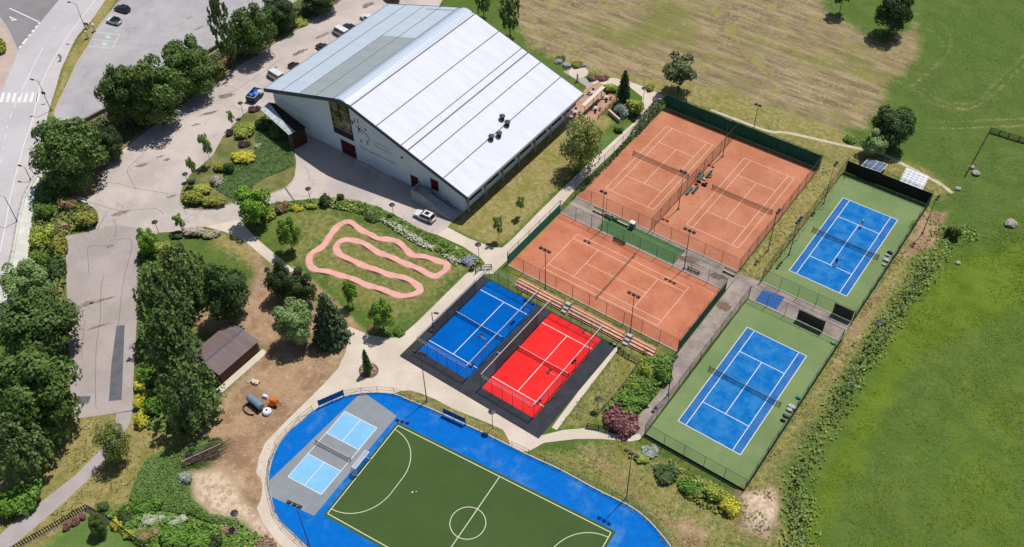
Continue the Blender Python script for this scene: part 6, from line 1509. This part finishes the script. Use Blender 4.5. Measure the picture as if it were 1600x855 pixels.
# ------------------------------------------------------------------ vehicles
TYRE = M('tyre', (38, 38, 40), None, 1, .1, 5, .9); RIM = M('rim', (150, 152, 156), None, 1, .05, 5, .4, metal=.6); CARG = M('car_glass', (30, 36, 44), None, 1, .04, 3, .08, spec=.7)
HEADL = M('headlight_glass', (226, 230, 236), None, 1, .04, 3, .2); TAILL = M('tail_light', (160, 26, 30), None, 1, .04, 3, .3); TRIM = M('black_trim', (34, 34, 36), None, 1, .05, 5, .6)
def car(px, rz, label, col, L=4.4, W=1.82, H=1.5, roofcol=None, van=False, sunroof=False, xy=None):
    B = G(*px) if xy is None else xy
    o = thing('parked_car', label, 'van' if van else 'car', (B[0], B[1], .02), rz)
    pm, nt, b = node_mat('car_paint'); nt.links.new(mixc(nt, ramp(nt, noise(nt, 2.0, 3), .3, .7), lin(col), lin(tuple(int(c*.96) for c in col))), b.inputs['Base Color']); b.inputs['Roughness'].default_value = .3; b.inputs['Coat Weight'].default_value = .5; b.inputs['Coat Roughness'].default_value = .08
    zb = .92 if not van else 1.05; w = W/2
    # body: rings of eight along the length
    st = [(-L/2, .45, .80*zb, .84), (-L/2+.12, .28, .95*zb, .93), (-L*.32, .22, zb, 1.0), (0, .22, zb, 1.0), (L*.20, .22, zb*.99, 1.0), (L*.34, .24, zb*.90, .98), (L/2-.22, .26, zb*.80, .93), (L/2, .42, zb*.66, .78)]
    mb = MB(); n = 8
    for x, z0, z1, k in st:
        ww = w*k; mb.v += [(x, -ww*.92, z0), (x, -ww, z0+.15), (x, -ww, z0+(z1-z0)*.7), (x, -ww*.9, z1), (x, ww*.9, z1), (x, ww, z0+(z1-z0)*.7), (x, ww, z0+.15), (x, ww*.92, z0)]
    for i in range(len(st)-1):
        for j in range(n): mb.f.append((i*n+j, i*n+(j+1) % n, (i+1)*n+(j+1) % n, (i+1)*n+j)); mb.mi.append(0)
    mb.f.append(tuple(range(n-1, -1, -1))); mb.f.append(tuple((len(st)-1)*n+j for j in range(n))); mb.mi += [0, 0]
    mb.f = [f[::-1] for f in mb.f]
    body = mb.build('body', pm, o, bevel=.05)
    f1, f0, r0, r1 = (L*.20, L*.02, -L*.36, -L*.455) if not van else (L*.34, L*.24, -L*.46, -L*.485)
    wt = w*.72
    g = MB(); lo = [(f1, -w*.88, zb-.03), (f1, w*.88, zb-.03), (r1, w*.88, zb-.03), (r1, -w*.88, zb-.03)]; hi = [(f0, -wt, H-.05), (f0, wt, H-.05), (r0, wt, H-.05), (r0, -wt, H-.05)]
    g.add(lo+hi, [(0, 1, 5, 4), (1, 2, 6, 5), (2, 3, 7, 6), (3, 0, 4, 7), (4, 5, 6, 7)]); g.build('windows', CARG, o)
    rp = pm if roofcol is None else M('car_roof_black', roofcol, None, 1, .03, 4, .2)
    r = MB().box(((f0+r0)/2, 0, H-.02), (f0-r0+.12, wt*2+.08, .08)).build('roof', rp, o, bevel=.03)
    if sunroof: MB().box(((f0+r0)/2+.1, 0, H+.025), (.9, .8, .02)).build('sunroof', CARG, r)
    mb = MB()
    for s in (-1, 1):
        for (xa, xb) in ((f1, f0), (r1, r0), ((f1+r1)/2-.1, (f0+r0)/2-.1)): mb.tube((xa, s*w*.89, zb-.04), (xb, s*(wt+.01), H-.03), .04, n=5)
    mb.build('pillars', rp if roofcol is None else pm, o)
    for sx in (L*.31, -L*.30):
        for s in (-1, 1):
            t = MB().tube((sx, s*(w-.2), .33), (sx, s*(w+.015), .33), .33, n=16).build('wheel', TYRE, o); MB().tube((sx, s*(w+.0), .33), (sx, s*(w+.03), .33), .2, n=12).build('rim', RIM, t)
    for s in (-1, 1):
        MB().box((L/2-.16, s*w*.66, zb*.66), (.3, .36, .16)).build('headlight', HEADL, o); MB().box((-L/2+.06, s*w*.72, zb*.8), (.12, .26, .22)).build('tail_light', TAILL, o); MB().box((f1-.25, s*(w+.06), zb+.02), (.18, .14, .12)).build('mirror', pm, o)
    return o
def yaw(p, q): a, b = G(*p), G(*q); return atan2(b[1]-a[1], b[0]-a[0])
car((664, 341), yaw((682, 346), (646, 331)), 'white car with glass sunroof parked beside the stairs', (240, 240, 242), 4.6, 1.86, 1.58, sunroof=True)
car((192, 17), yaw((205, 20), (176, 12)), 'black hatchback parked on the car park by the verge', (30, 32, 40), 4.3)
car((179, 36), yaw((192, 38), (166, 31)), 'white hatchback with black roof beside the charging bays', (236, 238, 242), 4.0, 1.76, 1.5, (26, 28, 34))
YC = yaw((425, 115), (440, 124))
for px, l, c_, v_ in (((431, 122), 'white van half under the hall eaves, nearest the blue skip', (238, 238, 240), True), ((463, 108), 'dark car half under the hall eaves, first after the white van', (34, 36, 44), False), ((506, 78), 'dark car half under the hall eaves, middle of the row', (38, 44, 50), False), ((533, 54), 'white van half under the hall eaves, middle of the row', (240, 240, 242), True), ((547, 47), 'navy car half under the hall eaves between two white ones', (28, 34, 56), False), ((556, 50), 'white car half under the hall eaves beside the navy one', (232, 234, 238), False), ((575, 32), 'white car half under the hall eaves, farthest up the drive', (234, 236, 240), False), ((612, 3), 'dark car at the far end of the hall, cut by the picture edge', (36, 38, 48), False)):
    car(px, YC+pi, l, c_, 4.4 if not v_ else 4.8, 1.8 if not v_ else 1.95, 1.46 if not v_ else 1.95, van=v_)
def skip():
    B = G(399, 154); o = thing('skip', 'open blue grey skip with blue sacks at the hall corner', 'skip', (B[0], B[1], .02), .25)
    SKM = M('skip_paint', (60, 84, 110), (50, 70, 92), 1, .1, 4, .6); mb = MB(); W, L, h = 2.2, 3.6, 1.5
    for s in (-1, 1): mb.box((s*W/2, 0, h/2+.1), (.08, L, h)); mb.box((0, s*L/2, h/2+.1), (W-.08, .08, h))
    mb.box((0, 0, .14), (W-.1, L-.1, .08)); mb.build('container', SKM, o)
    MB().tube((-W/2, -L/2, h+.12), (W/2, -L/2, h+.12), .06).tube((-W/2, L/2, h+.12), (W/2, L/2, h+.12), .06).tube((-W/2, -L/2, h+.12), (-W/2, L/2, h+.12), .06).tube((W/2, -L/2, h+.12), (W/2, L/2, h+.12), .06).build('rim', _mats['white_tube'], o)
    return B
SB = skip()
for i, (dx, dy, c_, l) in enumerate(((-.4, .9, (40, 100, 210), 'bright blue sack in the skip, far one'), (.3, .1, (60, 130, 226), 'bright blue sack in the skip, middle'), (-.3, -.8, (30, 80, 180), 'darker blue sack in the skip, near one'), (.5, 1.2, (238, 238, 240), 'white sack in the skip'))):
    import bmesh
    bm = bmesh.new(); bmesh.ops.create_icosphere(bm, subdivisions=2, radius=.75); rs = np.random.RandomState(i)
    for v in bm.verts: v.co *= rs.uniform(.85, 1.1); v.co.z *= .7
    me = bpy.data.meshes.new('sack'); bm.to_mesh(me); bm.free(); me.materials.append(M('sack_%d' % i, c_, tuple(int(x*.85) for x in c_), 2, .08, 6, .5)); s = link('sack', me); s.location = (SB[0]+dx, SB[1]+dy, 1.25); tag(s, l, 'sack')
# builders' kit on the bare soil
def tank():
    B = G(401, 634); o = thing('tank_trailer', 'blue grey ribbed tank trailer with drawbar on the bare soil', 'trailer', (B[0], B[1], 0), yaw((388, 612), (412, 632)))
    o.scale = (.82, .82, .82); TM = M('tank_blue', (136, 158, 180), (112, 134, 158), 1, .1, 3, .5)
    mb = MB(); n = 14; L = 4.0
    for i, x in enumerate((-2.0, -1.9, 1.9, 2.0)):
        r = .62 if i in (0, 3) else .78
        for k in range(n): t = 2*pi*k/n; mb.v.append((x, r*cos(t), 1.35+r*.9*sin(t)))
    for i in range(3):
        for k in range(n): mb.f.append((i*n+k, i*n+(k+1) % n, (i+1)*n+(k+1) % n, (i+1)*n+k)); mb.mi.append(0)
    mb.f += [tuple(range(n-1, -1, -1)), tuple(range(3*n, 4*n))]; mb.mi += [0, 0]; mb.build('tank', TM, o)
    for x in (-1.4, -.7, 0, .7, 1.4):
        mb = MB(); pts = [(x, .81*cos(t), 1.35+.73*sin(t)) for t in np.linspace(0, pi, 9)]; mb.path(pts, .04, 5); mb.build('rib', M('tank_rib', (150, 164, 178), None, 1, .06, 4, .5), o)
    MB().box((0, 0, .58), (3.4, .9, .14)).tube((-1.7, -.4, .5), (-3.2, 0, .4), .06).tube((-1.7, .4, .5), (-3.2, 0, .4), .06).build('chassis', DSTEEL, o)
    for s in (-1, 1): MB().tube((.2, s*.62, .36), (.2, s*.82, .36), .36, n=14).build('wheel', TYRE, o)
tank()
def mixer():
    B = G(427, 633); o = thing('concrete_mixer', 'orange machine on wheels next to the ribbed tank trailer', 'machine', (B[0], B[1], 0), .6)
    OM = M('orange_paint', (240, 134, 36), (222, 112, 26), 1.5, .08, 4, .5)
    MB().box((0, 0, .75), (1.5, 1.1, .8), 0, .8).build('engine_cover', OM, o, bevel=.06); MB().lathe([(.35, 1.1), (.5, 1.35), (.3, 1.6), (.25, 1.6)], (.1, .1, 0), 12).build('hopper', OM, o); MB().box((.55, -.2, 1.2), (.35, .4, .25)).build('panel', M('dark_orange', (196, 90, 30), None, 1, .08, 4, .5), o)
    for x in (-.5, .5):
        for s in (-1, 1): MB().tube((x, s*.5, .28), (x, s*.68, .28), .28, n=12).build('wheel', TYRE, o)
    MB().tube((.7, 0, .5), (1.5, 0, .35), .05).build('drawbar', DSTEEL, o)
mixer()
def small(px, label, name, cat, fn, rz=0.0, z=0.0): B = G(*px); o = thing(name, label, cat, (B[0], B[1], z), rz); fn(o); return o
small((418, 645), 'white round water tank in front of the tank trailer', 'water_tank', 'tank', lambda o: (MB().lathe([(.72, 0), (.75, .5), (.6, .66), (.15, .72)], n=16).build('body', M('white_plastic', (240, 236, 244), None, 1, .04, 4, .5), o), MB().lathe([(.16, .7), (.16, .8)], n=10).build('lid', DSTEEL, o)))
small((415, 621), 'white sack between tank trailer and orange machine', 'sack', 'sack', lambda o: MB().box((0, 0, .3), (1.1, .7, .6), .3, .7).build('body', _mats['white_plastic'], o, bevel=.12))
small((399, 598), 'stack of pale boards on a pallet near the shed', 'board_stack', 'boards', lambda o: (MB().box((0, 0, .08), (1.4, 1.0, .16)).build('pallet', M('brown_pallet', (140, 90, 66), None, 1, .1, 5, .8), o), MB().box((.1, .05, .26), (1.1, .8, .16), .3).box((-.2, -.1, .42), (.9, .6, .12), -.25).build('boards', M('pale_boards', (232, 214, 200), (216, 190, 170), 1, .08, 4, .8), o)))
def pipe(o):
    mb = MB()
    for k, r in enumerate((1.15, 1.0, 1.1)): mb.path([(r*cos(t)*1.25, r*.75*sin(t), .06+.09*k) for t in np.linspace(0, 2*pi*.93, 24)], .06, 5)
    mb.build('coil', M('black_pipe', (56, 56, 60), None, 1, .06, 4, .5), o)
small((391, 641), 'coil of black pipe lying beside the tank trailer', 'pipe_coil', 'pipe', pipe)
for px, l in (((149, 49), 'tall white charging post beside the charging bays, nearer the white hatchback'), ((138, 60), 'tall white charging post beside the charging bays, nearer the street lamp')):
    small(px, l, 'charging_post', 'charger', lambda o: (MB().box((0, 0, 1.0), (.75, .4, 2.0)).build('body', TAPE, o, bevel=.04), MB().box((0, -.21, 1.45), (.45, .03, .5)).build('screen', DSTEEL, o)), -.6)
small((137, 45), 'orange brown notice board on the verge', 'notice_board', 'sign', lambda o: (MB().box((0, 0, 1.3), (1.2, .08, .8)).build('board', M('orange_board', (206, 150, 116), None, 1, .06, 4, .7), o), [MB().tube((s*.5, .08, 0), (s*.5, .08, 1.7), .04).build('post', DSTEEL, o) for s in (-1, 1)]), .4)
small((74, 160), 'dark road sign on the lamp by the zebra crossing', 'road_sign', 'sign', lambda o: (MB().box((0, 0, 2.5), (.9, .06, .7)).build('plate', M('sign_back', (70, 74, 80), None, 1, .06, 4, .5), o), MB().tube((0, .06, 0), (0, .06, 2.9), .04).build('post', DSTEEL, o)), .5)
o = structure(MB().flat([(G(576, 579)[0]+1.75*cos(t), G(576, 579)[1]+1.6*sin(t)) for t in np.linspace(0, 2*pi, 21)[:-1]], .026).build('planting_bed', M('mulch', (140, 112, 98), (116, 92, 80), 1.5, .15, 4, .95)))
cover('ground_cover', 'small pinkish plants in the round bed of the dwarf conifer', [[(564, 574), (580, 568), (590, 578), (582, 590), (566, 588)]], .25, 18, .25, SH['blush'], edge=.5, seed=31)

# ------------------------------------------------------------------ people
SKIN = M('skin', (206, 160, 134), (190, 142, 118), 4, .04, 8, .7)
def skin_mesh(name, verts, edges, radii, mat, parent, sub=2):
    me = bpy.data.meshes.new(name); me.from_pydata([tuple(v) for v in verts], edges, []); me.materials.append(mat)
    o = link(name, me, parent); s = o.modifiers.new('skin', 'SKIN'); s.use_smooth_shade = True
    for i, r in enumerate(radii): me.skin_vertices[0].data[i].radius = (r, r)
    me.skin_vertices[0].data[0].use_root = True
    d = o.modifiers.new('soft', 'SUBSURF'); d.levels = sub; d.render_levels = sub
    return o
def person(loc, rz, label, shirt, legs, pose='ready', hair=(60, 46, 38), lower='shorts', cap=None, prop=None):
    o = thing('person', label, 'person', loc, rz)
    hipz = .92; J = {}
    if pose == 'seated': hipz = .52
    lean = {'ready': .16, 'stand': .02, 'seated': .05, 'ride': .42, 'reach': .1}[pose]
    if pose == 'ride': hipz = 1.0
    J['pel'] = (0, 0, hipz); J['waist'] = (0, lean*.3, hipz+.16); J['chest'] = (0, lean*.8, hipz+.40); J['neck'] = (0, lean, hipz+.58); J['chin'] = (0, lean+.03, hipz+.66); J['head'] = (0, lean+.03, hipz+.80)
    for s, n in ((-1, 'l'), (1, 'r')):
        J['sh'+n] = (s*.19, lean*.9, hipz+.53); J['hip'+n] = (s*.10, 0, hipz-.04)
        if pose == 'ready': el, ha = (s*.33, lean+.12, hipz+.28), (s*.2, lean+.36, hipz+.22)
        elif pose == 'reach': el, ha = (s*.36, lean+.1, hipz+.5 if s > 0 else hipz+.25), (s*.55, lean+.3, hipz+.72 if s > 0 else hipz+.05)
        elif pose == 'ride': el, ha = (s*.26, lean+.22, hipz+.28), (s*.22, lean+.36, hipz+.06)
        elif pose == 'seated': el, ha = (s*.24, .06, hipz+.28), (s*.12, .3, hipz+.18)
        else: el, ha = (s*.24, 0, hipz+.24), (s*.25, .1, hipz-.02)
        J['el'+n] = el; J['ha'+n] = ha
        if pose == 'seated': kn, an = (s*.12, .42, hipz-.02), (s*.12, .44, .08)
        elif pose == 'ride': kn, an = (s*.11, .34 if s < 0 else .22, hipz-.18 if s < 0 else hipz-.36), (s*.11, .2 if s < 0 else .08, .42 if s < 0 else .2)
        else: w = {'ready': .22, 'reach': .2, 'stand': .11}[pose]; kn, an = (s*(w*.75), .08+(.1 if s > 0 else 0), .50), (s*w, -.04+(.14 if s > 0 and pose != 'stand' else 0), .08)
        J['kn'+n] = kn; J['an'+n] = an; J['to'+n] = (an[0]*1.05, an[1]+.19, max(.04, an[2]-.05))
    R = {'pel': .13, 'waist': .12, 'chest': .145, 'neck': .055, 'chin': .065, 'head': .10, 'sh': .065, 'el': .042, 'ha': .036, 'hip': .09, 'kn': .058, 'an': .04, 'to': .035}
    names = list(J); idx = {n: i for i, n in enumerate(names)}; V = [J[n] for n in names]; rad = [R.get(n, R.get(n[:-1])) for n in names]
    E = [('pel', 'waist'), ('waist', 'chest'), ('chest', 'neck'), ('neck', 'chin'), ('chin', 'head')]
    for n in 'lr': E += [('chest', 'sh'+n), ('sh'+n, 'el'+n), ('el'+n, 'ha'+n), ('pel', 'hip'+n), ('hip'+n, 'kn'+n), ('kn'+n, 'an'+n), ('an'+n, 'to'+n)]
    E = [(idx[a], idx[b]) for a, b in E]
    for n, s in (('l', -1), ('r', 1)):      # five fingers on each hand
        e, h = Vector(J['el'+n]), Vector(J['ha'+n]); d = (h-e).normalized(); a = d.orthogonal().normalized()
        for k in range(5):
            off = a*(.028*(k-2)); q1 = h+d*(.05 if k else .02)+off+(a*-.03 if k == 0 else a*0); q2 = q1+d*(.035+.01*(2-abs(k-2)))+Vector((0, 0, -.012))
            V += [tuple(q1), tuple(q2)]; rad += [.010, .008]; E += [(idx['ha'+n], len(V)-2), (len(V)-2, len(V)-1)]
    skin_mesh('body', V, E, rad, SKIN, o, 1)
    SM = M('shirt_%d_%d_%d' % shirt, shirt, tuple(int(c*.88) for c in shirt), 3, .06, 8, .85); LM = M('cloth_%d_%d_%d' % legs, legs, tuple(int(c*.85) for c in legs), 3, .06, 8, .85)
    def mid(a, b, t): return tuple(J[a][i]+(J[b][i]-J[a][i])*t for i in range(3))
    skin_mesh('shirt', [J['pel'], J['waist'], J['chest'], mid('chest', 'neck', .55), J['shl'], J['shr'], mid('shl', 'ell', .75), mid('shr', 'elr', .75)], [(0, 1), (1, 2), (2, 3), (2, 4), (2, 5), (4, 6), (5, 7)], [.15, .145, .168, .1, .085, .085, .062, .062], SM, o, 1)
    t = .75 if lower == 'shorts' else 1.0
    vs = [mid('pel', 'waist', .2), J['pel'], J['hipl'], J['hipr'], mid('hipl', 'knl', t), mid('hipr', 'knr', t)]; es = [(1, 0), (1, 2), (1, 3), (2, 4), (3, 5)]; rr = [.14, .15, .11, .11, .085, .085]
    if lower != 'shorts': vs += [mid('knl', 'anl', .9), mid('knr', 'anr', .9)]; es += [(4, 6), (5, 7)]; rr += [.06, .06]
    skin_mesh(lower, vs, es, rr, LM, o, 1)
    for n in 'lr': MB().box((J['an'+n][0], J['an'+n][1]+.08, max(.05, J['an'+n][2]-.03)), (.1, .28, .09)).build('shoe', TAPE, o, bevel=.03)
    hx, hy, hz = J['head']; HM_ = M('hair_%d_%d_%d' % hair, hair, None, 3, .1, 9, .8)
    MB().lathe([(.112, .0), (.118, .05), (.09, .11), (.03, .135)], (hx, hy-.015, hz), 12).build('hair', HM_ if cap is None else M('cap_white', cap, None, 1, .05, 5, .8), o, smooth=True)
    for s in (-1, 1): MB().box((hx+s*.035, hy+.095, hz+.005), (.025, .012, .014)).build('eye', TYRE, o)
    MB().box((hx, hy+.105, hz-.03), (.025, .035, .045), 0, .5).build('nose', SKIN, o); MB().box((hx, hy+.085, hz-.075), (.045, .012, .012)).build('mouth', M('lips', (170, 100, 96), None, 1, .03, 5, .6), o)
    for s in (-1, 1): MB().box((hx+s*.105, hy, hz-.01), (.02, .04, .06)).build('ear', SKIN, o)
    return o, J
def racket(loc, rz, label):
    o = thing('tennis_racket', label, 'racket', loc, rz); MB().tube((0, 0, 0), (0, .34, .06), .018).build('handle', TYRE, o)
    mb = MB(); mb.path([(.13*cos(t), .5+.17*sin(t), .09+.03*sin(t)) for t in np.linspace(0, 2*pi, 17)], .013, 5); mb.build('frame', M('racket_red', (190, 60, 60), None, 1, .05, 5, .4), o)
    MB().quad(*[(.12*cos(t), .5+.16*sin(t), .09+.03*sin(t)) for t in np.linspace(0, 2*pi, 13)[:-1]]).build('strings', net_mat('strings', (230, 230, 220), .3), o)
p1 = G(1346, 354); p2 = G(1305, 415)
def at(p, rz, j): return (p[0]+j[0]*cos(rz)-j[1]*sin(rz), p[1]+j[0]*sin(rz)+j[1]*cos(rz), .02+j[2])
_, J = person((p1[0], p1[1], .02), pi, 'tennis player in bright green shirt on the far blue court', (90, 214, 120), (60, 90, 110), 'ready', cap=(206, 240, 180)); racket(at(p1, pi, J['har']), pi+.3, 'racket held by the player in the green shirt')
_, J = person((p2[0], p2[1], .02), 0, 'tennis player in dark navy clothes on the far blue court', (34, 40, 66), (30, 34, 52), 'reach'); racket(at(p2, 0, J['har']), -.5, 'racket held by the player in navy')
def bicycle(loc, rz, label):
    o = thing('bicycle', label, 'bicycle', loc, rz)
    for y in (-.52, .52):
        w = MB().path([(0, y+.33*cos(t), .34+.33*sin(t)) for t in np.linspace(0, 2*pi, 21)], .022, 5).build('wheel', TYRE, o); mb = MB()
        for k in range(8): mb.tube((0, y, .34), (0, y+.32*cos(k*pi/4), .34+.32*sin(k*pi/4)), .006, n=4)
        mb.build('spokes', RIM, w)
    MB().path([(0, -.52, .34), (0, -.1, .3), (0, .4, .78), (0, -.2, .82), (0, -.1, .3)], .025, 6).tube((0, -.52, .34), (0, -.2, .82), .02).tube((0, .4, .86), (0, .52, .34), .025).tube((0, -.2, .82), (0, -.23, .95), .02).build('frame', M('bike_frame', (40, 44, 52), None, 1, .05, 5, .4), o)
    MB().box((0, -.23, .97), (.14, .26, .06)).build('saddle', TYRE, o); MB().tube((-.24, .42, 1.0), (.24, .42, 1.0), .018).tube((0, .4, .86), (0, .42, 1.0), .02).build('handlebar', TYRE, o)
b_ = G(96, 94); rb = yaw((100, 84), (92, 104))-pi/2
bicycle((b_[0], b_[1], .02), rb, 'bicycle ridden down the main road beside the verge')
person((b_[0]-.2*-sin(rb), b_[1]-.2*cos(rb), .02), rb, 'cyclist in black riding beside the verge', (36, 38, 42), (32, 32, 36), 'ride', cap=(50, 50, 54))
q = G(1109, 276); person((q[0], q[1], .02), -pi/2, 'person in white sitting on the teal bench by the divider fence', (236, 236, 238), (70, 84, 110), 'seated')
q = G(1093, 276); person((q[0], q[1], .02), pi/2, 'person in pale blue sitting on the hall side teal bench', (170, 190, 206), (60, 64, 80), 'seated')
